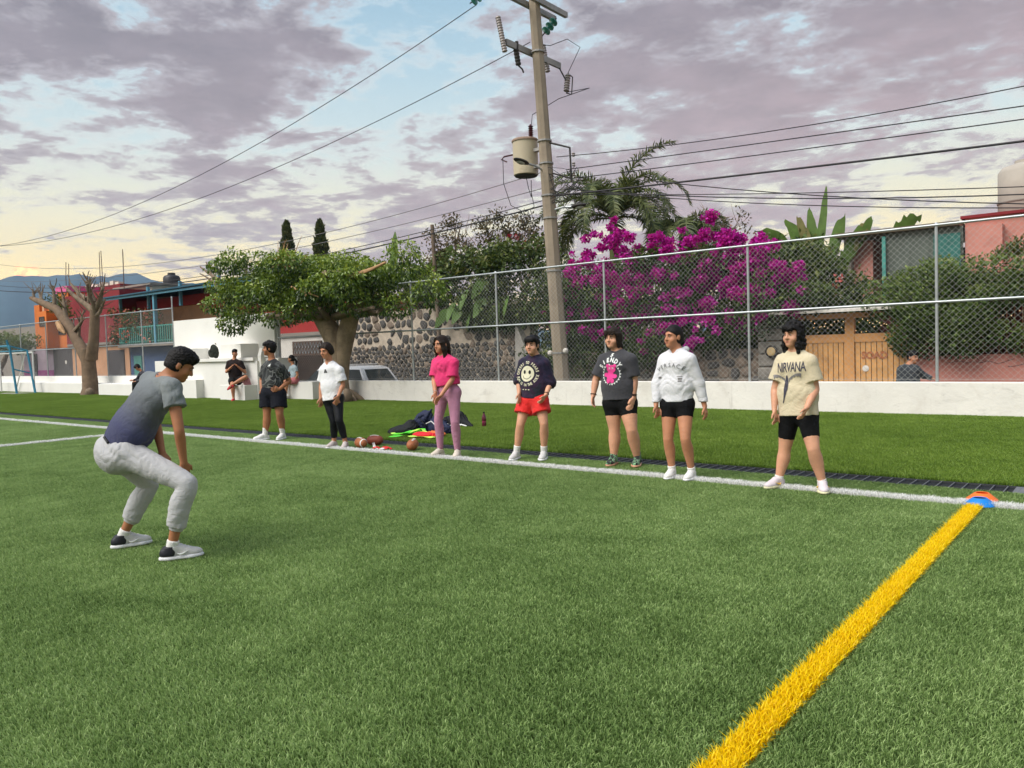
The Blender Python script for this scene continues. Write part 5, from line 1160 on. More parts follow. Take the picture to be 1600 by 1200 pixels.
def chain(P, r, n=5):
    """one limb: radii eased along a polyline so that no joint bulges"""
    P = [np.asarray(p, float) for p in P]; Q = []; R_ = []
    for i in range(len(P)-1):
        p0, p1, p2, p3 = P[max(0, i-1)], P[i], P[i+1], P[min(len(P)-1, i+2)]; r0, r1, r2, r3 = r[max(0, i-1)], r[i], r[i+1], r[min(len(r)-1, i+2)]
        for j in range(n):
            t_ = j/n; f = lambda a, b, c, d: .5*(2*b+(c-a)*t_+(2*a-5*b+4*c-d)*t_*t_+(3*b-a-3*c+d)*t_**3)
            Q.append(p1+(p2-p1)*t_ if len(P) < 3 else lerp(p1+(p2-p1)*t_, f(p0, p1, p2, p3), .6)); R_.append(f(r0, r1, r2, r3))
    Q.append(P[-1]); R_.append(r[-1]); cs = [cone(Q[i], Q[i+1], R_[i], R_[i+1]) for i in range(len(Q)-1)]
    def fn(X, Y, Z):
        d = cs[0][0](X, Y, Z)
        for c in cs[1:]: d = np.minimum(d, c[0](X, Y, Z))
        return d
    return fn, np.min([c[1] for c in cs], 0), np.max([c[2] for c in cs], 0)
def chopped(prim, b, ax):
    b = np.asarray(b); ax = nv(ax); fn, lo, hi = prim
    return (lambda X, Y, Z: np.maximum(fn(X, Y, Z), (X-b[0])*ax[0]+(Y-b[1])*ax[1]+(Z-b[2])*ax[2])), lo, hi
def leg_path(h_, k_, a, back): return [h_, lerp(h_, k_, .45), k_, lerp(k_, a, .32)+back*.012, lerp(k_, a, .70)+back*.004, a]
def leg_r(fat, o=0.0, oa=None): return [.088*fat+o, .076*fat+o, .0535*fat+o, .0575*fat+o, .042*fat+o, .0345*fat**.5+(o if oa is None else oa)]
def ecap(a, b, side, wa, wb):
    """capsule with an elliptical section: (half width, half depth) at either end"""
    a = np.asarray(a, float); b = np.asarray(b, float); L = max(1e-6, np.linalg.norm(b-a)); ax = (b-a)/L; s_ = nv(np.asarray(side)-ax*(np.asarray(side)@ax)); f_ = np.cross(ax, s_); R = max(*wa, *wb)
    def fn(X, Y, Z):
        dx, dy, dz = X-a[0], Y-a[1], Z-a[2]; e = dx*ax[0]+dy*ax[1]+dz*ax[2]; t_ = np.clip(e/L, 0, 1)
        w = wa[0]+(wb[0]-wa[0])*t_; f = wa[1]+(wb[1]-wa[1])*t_; m_ = np.minimum(w, f); e = e-t_*L
        k = np.sqrt(((dx*s_[0]+dy*s_[1]+dz*s_[2])/w)**2+((dx*f_[0]+dy*f_[1]+dz*f_[2])/f)**2+(e/m_)**2)
        return (k-1)*m_
    return fn, np.minimum(a, b)-R, np.maximum(a, b)+R
def ell(c, R, r):
    c = np.asarray(c, float); R = np.asarray(R, float); m_ = max(r)
    def fn(X, Y, Z):
        dx, dy, dz = X-c[0], Y-c[1], Z-c[2]
        k = np.sqrt(sum(((dx*R[i][0]+dy*R[i][1]+dz*R[i][2])/r[i])**2 for i in range(3))); return (k-1)*min(r)
    return fn, c-m_, c+m_
def smooth_obj(fd, name, mt, par, label=None):
    V, Q = fd.mesh(); o = np_mesh(name, V, Q, mt, par, smooth=True)
    if label: o['label'] = label
    return o
def lerp(a, b, t_): return np.asarray(a)+(np.asarray(b)-np.asarray(a))*t_

def skin(name, c):
    m, t, b = principled(name); tc = t.new('ShaderNodeTexCoord').outputs['Object']
    col = t.ramp(t.noise(tc, 9, 4, .6), [(.3, tuple(x*.86 for x in c)), (.7, tuple(min(1, x*1.1) for x in c))])
    t.put(b.inputs['Base Color'], col); b.inputs['Roughness'].default_value = .5; b.inputs['Specular IOR Level'].default_value = .35
    b.inputs['Subsurface Weight'].default_value = .12; b.inputs['Subsurface Radius'].default_value = (.02, .008, .004); b.inputs['Subsurface Scale'].default_value = .5
    return m
def cloth(name, c, rough=.85, var=.10, stops=None, scale=6, weave=420, kind=None):
    m, t, b = principled(name); tc = t.new('ShaderNodeTexCoord').outputs['Object']
    if kind == 'grad':
        f = t.new('ShaderNodeAttribute', attribute_name='tint').outputs['Fac']; f = t.math('ADD', f, t.math('MULTIPLY_ADD', t.noise(tc, 9, 4, .6), .16, -.08)); col = t.ramp(f, stops)
    elif kind == 'camo': col = t.ramp(t.noise(tc, scale, 1.5, .5, 1.2), stops, 'CONSTANT')
    elif stops: col = t.ramp(t.noise(tc, scale, 4, .6, .6), stops)
    else: col = t.ramp(t.noise(tc, scale, 4, .6), [(.3, tuple(x*(1-var) for x in c)), (.7, tuple(min(1, x*(1+var)) for x in c))])
    t.put(b.inputs['Base Color'], col); b.inputs['Roughness'].default_value = rough; b.inputs['Specular IOR Level'].default_value = .2
    b.inputs['Sheen Weight'].default_value = .12 if sum(c) > .12 else 0.0; b.inputs['Sheen Roughness'].default_value = .6
    bp = t.new('ShaderNodeBump'); bp.inputs['Strength'].default_value = .5; bp.inputs['Distance'].default_value = .004
    cr2 = t.math('ABSOLUTE', t.math('SUBTRACT', t.noise(tc, 7, 3, .55, 1.8), .5))
    t.put(bp.inputs['Height'], t.math('ADD', t.noise(tc, weave, 2, .5), t.math('ADD', t.math('MULTIPLY', t.noise(tc, 22, 4, .6), 2.0), t.math('MULTIPLY', cr2, -9.0)))); t.put(b.inputs['Normal'], bp.outputs[0]); return m
def hairmat(name, c):
    m, t, b = principled(name); tc = t.new('ShaderNodeTexCoord').outputs['Object']; sc_ = t.vmath('MULTIPLY', tc, (1, 1, .16))
    n = t.noise(sc_, 170, 4, .6); t.put(b.inputs['Base Color'], t.ramp(n, [(.3, tuple(x*.5 for x in c)), (.75, tuple(x*2.0 for x in c))]))
    b.inputs['Roughness'].default_value = .55; b.inputs['Specular IOR Level'].default_value = .22
    bp = t.new('ShaderNodeBump'); bp.inputs['Strength'].default_value = .7; bp.inputs['Distance'].default_value = .006; t.put(bp.inputs['Height'], n); t.put(b.inputs['Normal'], bp.outputs[0]); return m
K_MID = skin('brown_skin', (.50, .225, .125)); K_DARK = skin('deep_brown_skin', (.37, .155, .075)); K_LT = skin('light_skin', (.63, .325, .205))
K_LIP = mat('lips', (.36, .10, .08), .45, .1, 20, 0); K_EYE = mat('eye_white', (.38, .35, .33), .2, .02, 5, 0); K_IRIS = mat('dark_iris', (.012, .008, .006), .1, .1, 5, 0)
K_HAIR = hairmat('black_hair', (.006, .005, .0055)); K_HAIRB = hairmat('dark_brown_hair', (.016, .009, .006))
C_WHITE = cloth('white_knit', (.74, .74, .76), var=.03); C_BLACK = cloth('black_knit', (.005, .005, .006)); C_SOCK = cloth('white_sock', (.72, .71, .69), var=.05)

def build_person(name, label, S):
    """S: joints in metres (world), looks and clothes"""
    J = {k: np.array(v) for k, v in S['J'].items()}; fat = S.get('fat', 1.0); sk = S['skin']; hv = S.get('h', .007)
    base = (J['anL']+J['anR'])/2; root = thing(name, label, 'person', (base[0], base[1], S.get('z0', 0.0)), S.get('group'))
    up = nv(J['neck']-J['pel']); side = nv(J['shR']-J['shL']); side = nv(side-up*(side@up)); hs = nv(J['hipR']-J['hipL']); hs = nv(hs-up*(hs@up))
    fw = np.array(S['fwd']); front = np.cross(side, up); front = front*np.sign(front@fw)
    hfr = np.cross(hs, up); hfr = hfr*np.sign(hfr@fw)
    # head frame
    hf = nv(S['hf']); hsd = nv(np.cross(hf, S.get('hup', (0, 0, 1)))); hu = np.cross(hsd, hf); hs_ = S.get('hs', 1.04)
    HR = np.array([hsd, hf, hu]); hc = J['head']
    def H(s_, f, u): return hc+(hsd*s_+hf*f+hu*u)*hs_
    pts = np.array(list(J.values())); lo = pts.min(0)-.2; hi = pts.max(0)+.2; lo[2] = max(lo[2], S.get('z0', 0)-.0)
    lo[2] -= .02
    Fd = Field(lo, hi, hv)
    # ---- torso
    pel, neck = J['pel'], J['neck']; sh = S.get('cw', .165); bd = S.get('bd', .68)
    w_ch, w_wa, w_hp = sh, sh*.88, max(.5*np.linalg.norm(J['hipR']-J['hipL'])+.065, sh*.92)
    Fd.put(ecap(lerp(pel, neck, -.02), lerp(pel, neck, .22), hs, (w_hp*.95, w_hp*.68), (w_wa, w_wa*bd)), .05)
    Fd.put(ecap(lerp(pel, neck, .25), lerp(pel, neck, .72), side, (w_wa, w_wa*bd), (w_ch*.95, w_ch*bd)), .06)
    Fd.put(ecap(lerp(pel, neck, .80), lerp(pel, neck, .90), side, (w_ch*.92, w_ch*.55), (w_ch*.6, w_ch*.38)), .05)
    for q in 'LR': Fd.put(cone(J['sh'+q], lerp(neck, J['sh'+q], .25)+up*.005, .052*fat, .045), .05)
    nb = neck-up*.01; Fd.put(cone(nb, H(0, -.02, -.05), .056*fat**.5, .053*fat**.5), .04)
    for q in 'LR': Fd.put(cone(J['hip'+q]-hfr*.02, J['hip'+q]-hfr*.045, .085*fat, .075*fat), .05)
    # ---- head
    ck = S.get('cheek', 1.0)
    Fd.put(ell(H(0, -.008, .025), HR, tuple(np.array((.073, .092, .098))*hs_)), .02)
    Fd.put(ell(H(0, .026, -.045), HR, tuple(np.array((.056*ck, .062, .066))*hs_)), .035)
    Fd.put(ell(H(0, .066, -.086), HR, tuple(np.array((.024*ck, .022, .020))*hs_)), .03)
    for q in (-1, 1):
        Fd.put(ell(H(q*.040*ck, .056, -.032), HR, tuple(np.array((.024*ck, .022, .024))*hs_)), .025)
        Fd.put(ell(H(q*.030, .097, .010), HR, (.019*hs_, .015*hs_, .012*hs_)), .012, 'sub')
        Fd.put(cone(H(q*.016, .084, .030), H(q*.044, .074, .030), .009, .007), .012)
        Fd.put(ell(H(q*.076, -.006, -.004), HR, (.011, .020, .032)), .010)
    Fd.put(cone(H(0, .086, .016), H(0, .105, -.022), .008, .0125), .012)
    for q in (-1, 1): Fd.put(cone(H(q*.012, .094, -.026), H(q*.012, .094, -.024), .009, .009), .008)
    Fd.put(cone(H(-.019, .081, -.057), H(.019, .081, -.057), .0085, .0085), .010)
    # ---- arms and hands
    for q in 'LR':
        a, e, w = J['sh'+q], J['el'+q], J['wr'+q]; m_ = lerp(e, w, .28)
        Fd.put(chain([a, lerp(a, e, .5), e, m_, w], [.052*fat, .046*fat, .039*fat, .040*fat, .0265*fat**.5]), .03)
        hd = nv(J['ha'+q]-w); sp = np.array(S.get('hn'+q, fw)); sp = nv(sp-hd*(sp@hd)); pn = np.cross(hd, sp)      # spread towards the thumb
        inward = nv((pel-J['sh'+q])); pn = pn*np.sign(pn@inward) if abs(pn@inward) > .1 else pn
        hl = S.get('hand', .160); k0 = w+hd*hl*.50
        Fd.put(ecap(w+hd*.012, k0, sp, (.026, .016), (.039, .0135)), .015)
        curl = S.get('curl', .6)
        for i in range(4):
            o_ = (.029-.0195*i); b0 = k0+sp*o_*1.0; ll = hl*(.44, .49, .46, .36)[i]; d1 = nv(hd+pn*curl*.5+sp*(.10-.07*i)); d2 = nv(hd+pn*curl*1.5+sp*(.08-.055*i))
            b1 = b0+d1*ll*.5; Fd.put(cone(b0-hd*.02, b1, .0098, .0088), .007); Fd.put(cone(b1, b1+d2*ll*.5, .0088, .0072), .004)
        t0 = w+hd*.03+sp*.024; t1 = t0+nv(hd*.75+sp*.75+pn*.25)*.042; Fd.put(cone(t0, t1, .0125, .0105), .012); Fd.put(cone(t1, t1+nv(hd+sp*.25+pn*.3)*.038, .0105, .0085), .005)
    # ---- legs
    for q in 'LR':
        h_, k_, a = J['hip'+q], J['kn'+q], J['an'+q]; ax = nv(a-k_); back = -np.array(S['foot'+q]); cf = lerp(k_, a, .38)+back*.014
        Fd.put(chain(leg_path(h_, k_, a, back), leg_r(fat*S.get('legf', 1.05))), .05)
        ft = np.array(S['foot'+q]); zg = J.get('gr'+q, None)
        Fd.put(cone(a, a-back*.10-np.array([0, 0, .045]), .034, .028), .02)
    smooth_obj(Fd, 'body', sk, root)
    # ---- face details
    for q in (-1, 1):
        e = MB().mi(0).ball(H(q*.0305, .0835, .0105), (.0125*hs_, .0065*hs_, .0050*hs_), 8, Matrix(HR.T.tolist())); e.mi(1).ball(H(q*.0305, .0870, .0105), (.0066*hs_, .0052*hs_, .0052*hs_), 8, Matrix(HR.T.tolist()))
        e.build('eye', [K_EYE, K_IRIS], root, True)
        MB().tube([H(q*.015, .0945, .0265), H(q*.030, .0915, .0325), H(q*.047, .078, .0275)], [.0032, .0044, .0020], 6).build('eyebrow', S.get('hair_m', K_HAIR), root, True)
    MB().tube([H(-.021, .0850, -.056+S.get('smile', 0)), H(-.010, .0905, -.0565), H(0, .0915, -.0575), H(.010, .0905, -.0565), H(.021, .0850, -.056+S.get('smile', 0))], [.0022, .0052, .0058, .0052, .0022], 6).build('lips', K_LIP, root, True)
    # ---- hair
    hm = S.get('hair_m', K_HAIR); st_ = S['hair']; hl_ = H(0, 0, 0)
    Hd = Field(hc-np.array([.26, .26, .46 if st_ in ('long',) else .30]), hc+np.array([.26, .26, .22]), .0055)
    vol = S.get('vol', 1.0); low_ = 1.0 if st_ != 'fade' else .985
    Hd.put(ell(H(0, -.026, -.012), HR, (.0815*low_, .086*low_, .082*low_)), .01)
    Hd.put(ell(H(0, -.014, .034), HR, (.083*vol, .101*vol, .103*vol)), .01)
    def hairline(g0, slope, u0, nape=-.085):
        X, Y, Z = Hd.ax[0][:, None, None]-hc[0], Hd.ax[1][None, :, None]-hc[1], Hd.ax[2][None, None, :]-hc[2]
        f = (X*hf[0]+Y*hf[1]+Z*hf[2])/hs_; u = (X*hu[0]+Y*hu[1]+Z*hu[2])/hs_
        b = (f-(g0+np.maximum(0, u-u0)*slope)).astype(F32)*.6; b = np.maximum(b, (nape-u).astype(F32)); k = .006
        h = np.maximum(k-np.abs(Hd.d-b), 0)/k; Hd.d = np.maximum(Hd.d, b)+h*h*k*.25
    hairline({'fade': .018, 'fringe': .022, 'bowl': .022, 'long': .016, 'bun': .024, 'bob': .020, 'curly': .02}[st_], {'bun': 1.3, 'long': 1.4}.get(st_, 1.75), {'bun': .016, 'long': .02}.get(st_, .036), {'fade': -.055}.get(st_, -.088))
    R0 = np.random.default_rng(len(name)+int(abs(hc[0])*100))
    if st_ == 'fade':
        Hd.put(ell(H(0, -.004, .072), HR, (.077, .094, .066)), .03); Hd.put(ell(H(0, .066, .098), HR, (.052, .030, .024)), .02)
        for i in range(90):
            a = R0.uniform(-1, 1); f = R0.uniform(-.07, .085); p = H(a*.058, f, .132-.030*a*a-5.5*max(0, f)**2-3.2*min(0, f)**2); Hd.put(cone(p, p+hf*.016+hu*R0.uniform(.002, .012)+hsd*R0.uniform(-.012, .012), .008, .003), .006)
        for i in range(16):
            a = R0.uniform(-1, 1); p = H(a*.046, .080, .098); Hd.put(cone(p, p+hf*R0.uniform(.008, .018)+hu*R0.uniform(-.012, .010), .009, .003), .006)
    if st_ in ('fringe', 'bowl'):
        Hd.put(ell(H(0, .055, .082), HR, (.080*vol, .052, .040)), .03)
        for i in range(34):
            a = R0.uniform(-1, 1); p = H(a*.066, .066+.03*(1-a*a), .088); L = R0.uniform(.022, .050 if st_ == 'bowl' else .036); Hd.put(cone(p, p-hu*L+hf*.010+hsd*R0.uniform(-.02, .012), .010, .004), .006)
        for i in range(46):
            d_ = nv(R0.normal(size=3)*np.array([1, 1, .6])+np.array([0, -.2, .8])); p = H(*(np.array([.072, .09, .09])*vol*d_+np.array([0, -.012, .036]))); Hd.put(cone(p, p+(hsd*d_[0]+hf*d_[1]+hu*d_[2])*R0.uniform(.008, .022), .015, .005), .012)
        for q in (-1, 1): Hd.put(cone(H(q*.075, .032, .05), H(q*.078, .030, -.015), .016, .007), .01)
    if st_ == 'long':
        dn = np.array([0, 0, -1.0])
        for q in (-1, 1):
            p = [H(q*.030, .066, .098), H(q*.072, .050, .03), H(q*.084, .020, -.06), H(q*.090, .014, -.17)+dn*.03, H(q*.082, .030, -.23)+dn*.12]
            for i in range(4): Hd.put(ecap(p[i], p[i+1], hf, ((.022, .012), (.034, .016), (.040, .020), (.034, .018))[i], ((.034, .016), (.040, .020), (.034, .018), (.016, .008))[i]), .02)
        Hd.put(ecap(H(0, -.075, .0), H(0, -.085, -.18)+dn*.05, hsd, (.074, .034), (.085, .028)), .03); Hd.put(ecap(H(0, -.085, -.18)+dn*.05, H(0, -.06, -.22)+dn*.13, hsd, (.085, .028), (.05, .014)), .03)
    if st_ == 'bun':
        bx = S.get('bun', (0, -.115, -.01)); Hd.put(ell(H(*bx), HR, (.040, .036, .040)), .02); Hd.put(ell(H(0, -.08, .0), HR, (.055, .03, .05)), .03)
        for q in ((-1, 1) if S.get('temple') else ()): Hd.put(ecap(H(q*.058, .056, .078), H(q*.080, .006, .016), hf, (.024, .010), (.030, .011)), .02); Hd.put(ecap(H(q*.080, .0, .015), H(q*.066, -.05, -.045), hf, (.030, .012), (.03, .02)), .02)
    if st_ == 'bob':
        Hd.put(ecap(H(0, -.045, .03), H(0, -.055, -.115), hsd, (.092, .062), (.080, .045)), .03)
        for q in (-1, 1): Hd.put(ecap(H(q*.080, .012, .05), H(q*.080, .004, -.10), hf, (.044, .020), (.026, .012)), .02)
        for i in range(24):
            a = R0.uniform(-1, 1); p = H(a*.064, .068+.028*(1-a*a), .092); Hd.put(cone(p, p-hu*R0.uniform(.03, .052)+hsd*.014*np.sign(a)+hf*.006, .011, .004), .006)
        for i in range(26):
            a = R0.uniform(-1, 1); p = H(a*.08, -.06-.02*(1-a*a), -.09); Hd.put(cone(p, p-hu*R0.uniform(.03, .055)+hsd*a*.02, .012, .004), .01)
    if st_ == 'curly':
        for i in range(150):
            an = R0.uniform(.9, 5.38); r_ = R0.uniform(.078, .100); u = R0.uniform(-.17, .09); g_ = 1 if u < .0 else 1
            p = H(math.sin(an)*r_*.95, math.cos(an)*r_*1.0-.012, u); Hd.put(ell(p, HR, tuple(R0.uniform(.013, .024, 3))), .010)
        for i in range(40):
            d_ = nv(R0.normal(size=3)+np.array([0, 0, 1.0])); p = H(*(np.array([.084, .100, .102])*d_+np.array([0, -.014, .034]))); Hd.put(ell(p, HR, tuple(R0.uniform(.012, .022, 3))), .010)
        for i in range(22):
            a = R0.uniform(-1, 1); p = H(a*.060, .074+.022*(1-a*a), R0.uniform(.050, .085)); Hd.put(ell(p, HR, tuple(R0.uniform(.010, .017, 3))), .008)
    Hd.folds(.0055 if st_ != 'curly' else .006, .026, 3)
    if st_ != 'fade': Hd.put(ell(H(0, .045, -.028), HR, (.059, .075, .077)), .004, 'sub')
    smooth_obj(Hd, 'hair', hm, root)
    # ---- trousers, shorts or leggings
    T = S['pants']; pe = T.get('ease', .012); end = T['end']; Pd = Field(lo, hi, .008); pw = w_hp+pe
    Pd.put(ecap(lerp(pel, neck, -.04), lerp(pel, neck, T.get('rise', .24)), hs, (pw, pw*.70), (w_wa+pe, (w_wa+pe)*bd)), .04)
    for q in 'LR':
        h_, k_, a = J['hip'+q], J['kn'+q], J['an'+q]
        r0 = .091*fat*S.get('legf', 1.05)**.6+pe; rk = .056*fat+pe; ra = .040*fat**.5+pe*T.get('taper', .6); Pd.put(cone(h_-hfr*.02, h_-hfr*.045, .088*fat+pe*.8, .078*fat+pe*.5), .05)
        if end <= 1: e_ = lerp(h_, k_, end); Pd.put(chopped(chain([h_, lerp(h_, k_, end*.55), lerp(h_, k_, end+.12)], [r0, .082*fat+pe+T.get('flare', 0)*.5, (.088+(.0535-.088)*end)*fat+pe+T.get('flare', 0)]), e_, k_-h_), .04)
        else:
            back = -np.array(S['foot'+q]); te = T.get('te', .9); pth = leg_path(h_, k_, a, back); rr = leg_r(fat*S.get('legf', 1.05), pe, pe*T.get('taper', .6)); Pd.put(chopped(chain(pth, rr), lerp(k_, a, te), a-k_), .05)
    if T.get('fold'): Pd.folds(T['fold']*.6, T.get('wl', .11), 5)
    po = smooth_obj(Pd, T['name'], T['mat'], root)
    if T.get('cuff'):
        for q in 'LR':
            k_, a = J['kn'+q], J['an'+q]; c0 = lerp(k_, a, T['te_abs']-.05); c1 = lerp(k_, a, T['te_abs']+.05); Cd = Field(np.minimum(c0, c1)-.1, np.maximum(c0, c1)+.1, .007); Cd.put(sleeve(c0, c1, .055, .050), .005); Cd.cut(c0, c0-c1, .004); smooth_obj(Cd, 'cuff', T['mat'], root)
    # ---- top
    B = S['top']; ez = B.get('ease', .02); hw = B['hw']; Sd = Field(lo, hi, .0075); hem = np.array(B['hem']) if 'hem' in B else lerp(pel, neck, B['hem_t']); htv = (hem-pel)@up/((neck-pel)@up)
    hemc = lerp(pel, neck, htv)
    mid = lerp(pel, neck, max(htv+.08, .30)); ch = lerp(pel, neck, .74)
    Sd.put(ecap(hemc-up*.06, mid, lerp(hs, side, .3), (hw, hw*.70), (lerp(hw, w_ch+ez, .5), lerp(hw, w_ch+ez, .5)*.70)), .05)
    Sd.put(ecap(mid, ch, side, (lerp(hw, w_ch+ez, .5), lerp(hw, w_ch+ez, .5)*.70), (w_ch+ez, (w_ch+ez)*.70)), .06)
    if S.get('bust'):
        for q in (-1, 1): Sd.put(ell(ch-up*.03+side*q*.07+front*(w_ch*.5), np.array([side, front, up]), (.065, .055, .06)), .07)
    Sd.put(ecap(lerp(pel, neck, .82), lerp(pel, neck, .93), side, (w_ch*.95+ez*.5, w_ch*.56+ez*.6), (w_ch*.60, w_ch*.42)), .05)
    for q in 'LR': Sd.put(cone(J['sh'+q], lerp(neck, J['sh'+q], .25)-up*.002, .054*fat+ez*.55, .052), .05)
    sl = B['sleeve']; sr = B.get('sr', .07)
    for q in 'LR':
        a, e, w = J['sh'+q], J['el'+q], J['wr'+q]
        if sl <= 1: Sd.put(sleeve(a, e, .055*fat+ez*.6, sr, sl), .03)
        else:
            Sd.put(cone(a, e, .055*fat+ez*.6, lerp(.055*fat+ez, sr, .55)), .03); Sd.put(sleeve(e, w, lerp(.055*fat+ez, sr, .55), sr, sl-1), .02)
    nk = B.get('neck', 'crew')
    Sd.put(cone(neck+up*.005, neck+up*.16+hf*.02, B.get('nr', .064), .075), .012, 'sub')
    if nk == 'v': Sd.put(cone(neck+front*.07-up*.01, neck+front*.085-up*.055, .030, .006), .008, 'sub')
    Sd.folds(B.get('fold', .006)*.62, B.get('wl', .105), B.get('seed', 1)); Sd.cut(hemc, -up, .006)
    so_ = smooth_obj(Sd, B['name'], B['mat'], root)
    if B.get('grad'):
        me = so_.data; co = np.empty(len(me.vertices)*3, F32); me.vertices.foreach_get('co', co); co = co.reshape(-1, 3)+np.array(WO[root.name], F32)
        tv = (co-pel)@up/((neck-pel)@up); at = me.attributes.new('tint', 'FLOAT', 'POINT'); at.data.foreach_set('value', tv.astype(F32))
    if nk == 'crew' and not B.get('hood'):
        ring = [neck+side*math.cos(a)*.066+front*(math.sin(a)*.060+.006)+up*(-.008-.016*math.sin(a)) for a in np.linspace(0, 6.283, 22)]
        MB().tube(ring, .0085, 6, False).build('collar', B.get('trim', B['mat']), so_, True)
    if B.get('hood'):
        Od = Field(neck-.25, neck+.25, .007); Od.put(ecap(neck-front*.075+side*.0+up*.0, neck-front*.115-up*.09, side, (.105, .040), (.085, .045)), .03)
        for q in (-1, 1): Od.put(cone(neck-front*.05+side*q*.085+up*.012, neck+front*.055+side*q*.045-up*.028, .030, .016), .03); Od.put(cone(neck+front*.055+side*q*.045-up*.028, neck+front*.088-up*.058, .017, .010), .01)
        Od.put(cone(neck+up*.0, neck+up*.2, .058, .07), .01, 'sub'); Od.folds(.004, .06, 2); smooth_obj(Od, 'hood', B['mat'], so_)
    # ---- bands and bracelets
    for q, f, r_, mt in S.get('bands', []):
        p = lerp(J['el'+q], J['wr'+q], f); ax = nv(J['wr'+q]-J['el'+q]); MB().lathe(p, [(r_, -.004), (r_+.004, 0), (r_, .004)], 14, ax).build('bracelet', mt, root, True)
    # ---- shoes and socks
    X = S['shoes']; zg = S.get('z0', 0.0)
    for q in 'LR':
        a = J['an'+q]; f = nv(np.array([S['foot'+q][0], S['foot'+q][1], 0.0])); gz = S.get('gz'+q, zg+(.016 if zg == 0 else 0)); sd_ = np.cross(f, (0, 0, 1)); U_ = np.array([0, 0, 1.0])
        if 'pitch' in X and q in X['pitch']:
            f3 = nv(np.array(X['pitch'][q])); sd_ = nv(np.cross(f3, U_)); U_ = np.cross(sd_, f3); f = f3; o = a-U_*.085
        else: o = np.array([a[0], a[1], gz])
        sc_ = X.get('s', 1.0)
        def G(s_, ff, u): return o+(sd_*s_+f*ff+U_*u)*sc_
        R3 = np.array([sd_, f, U_]); c0 = G(0, .06, .05); Ld = Field(c0-.27, c0+.27, .0055)
        Ld.put(ell(G(0, .125, .034), R3, tuple(np.array((.045, .075, .036))*sc_)), .02); Ld.put(ell(G(0, -.02, .045), R3, tuple(np.array((.037, .055, .050))*sc_)), .03)
        Ld.put(cone(G(0, .095, .045), G(0, .015, .088), .036*sc_, .038*sc_), .03)
        Ld.put(cone(G(0, .0, .05), G(0, -.004, X.get('top', .10)), .042*sc_, .041*sc_), .02)
        Ld.cut(G(0, -.004, X.get('top', .10)), U_+f*-.25, .008); Ld.cut(G(0, 0, .018), -U_, .004)
        so2 = smooth_obj(Ld, 'shoe', X['mat'], root)
        Ld = Field(c0-.27, c0+.27, .0055); Ld.put(ell(G(0, .125, .014), R3, tuple(np.array((.051, .082, .030))*sc_)), .02); Ld.put(ell(G(0, -.02, .016), R3, tuple(np.array((.042, .064, .032))*sc_)), .03); Ld.put(ecap(G(0, -.02, .014), G(0, .12, .014), sd_, (.040*sc_, .026*sc_), (.047*sc_, .026*sc_)), .02)
        Ld.cut(G(0, 0, .029), U_, .004); Ld.cut(G(0, 0, .004), -U_, .004); smooth_obj(Ld, 'sole', X.get('sole', C_WHITE), so2)
        if X.get('lace'):
            lb = MB()
            for i in range(5): t_ = i/4; p = .105-.085*t_; lb.tube([G(-.026, p, .064+.032*t_), G(0, p+.004, .083+.035*t_), G(.026, p, .064+.032*t_)], .0042, 5)
            lb.build('laces', X['lace'], so2, True)
        if X.get('heel'):
            Ld = Field(c0-.27, c0+.27, .0055); Ld.put(ell(G(0, -.02, .045), R3, tuple(np.array((.0405, .0585, .0535))*sc_)), .03); Ld.put(cone(G(0, .0, .05), G(0, -.004, .10), .0455*sc_, .0445*sc_), .02); Ld.cut(G(0, .02, .05), f-U_*.4, .006); Ld.cut(G(0, -.004, .096), U_, .006); Ld.cut(G(0, 0, .030), -U_, .004); smooth_obj(Ld, 'heel_panel', X['heel'], so2)
        if X.get('mark'):
            for sg in (-1, 1):
                w_ = [G(sg*.0475, .03, .05), G(sg*.049, .045, .040), G(sg*.0495, .07, .045), G(sg*.0465, .105, .062)]; MB().tube(w_, [.003, .0075, .0055, .0012], 6).build('shoe_mark', X['mark'], so2, True)
        if X.get('sock'):
            k_ = J['kn'+q]; ax = nv(k_-a); Kd = Field(a-.16, a+.25, .006); Kd.put(cone(a-ax*.02, a+ax*X['sock'], .0405*fat**.5, .043*fat**.5+X['sock']*.04), .01); Kd.cut(a+ax*X['sock'], ax, .004); smooth_obj(Kd, 'sock', X.get('sock_m', C_SOCK), root)
    root_info = dict(root=root, shirt=so_, side=side, up=up, front=front, ch=ch, H=H, J=J, pel=pel, neck=neck)
    return root_info
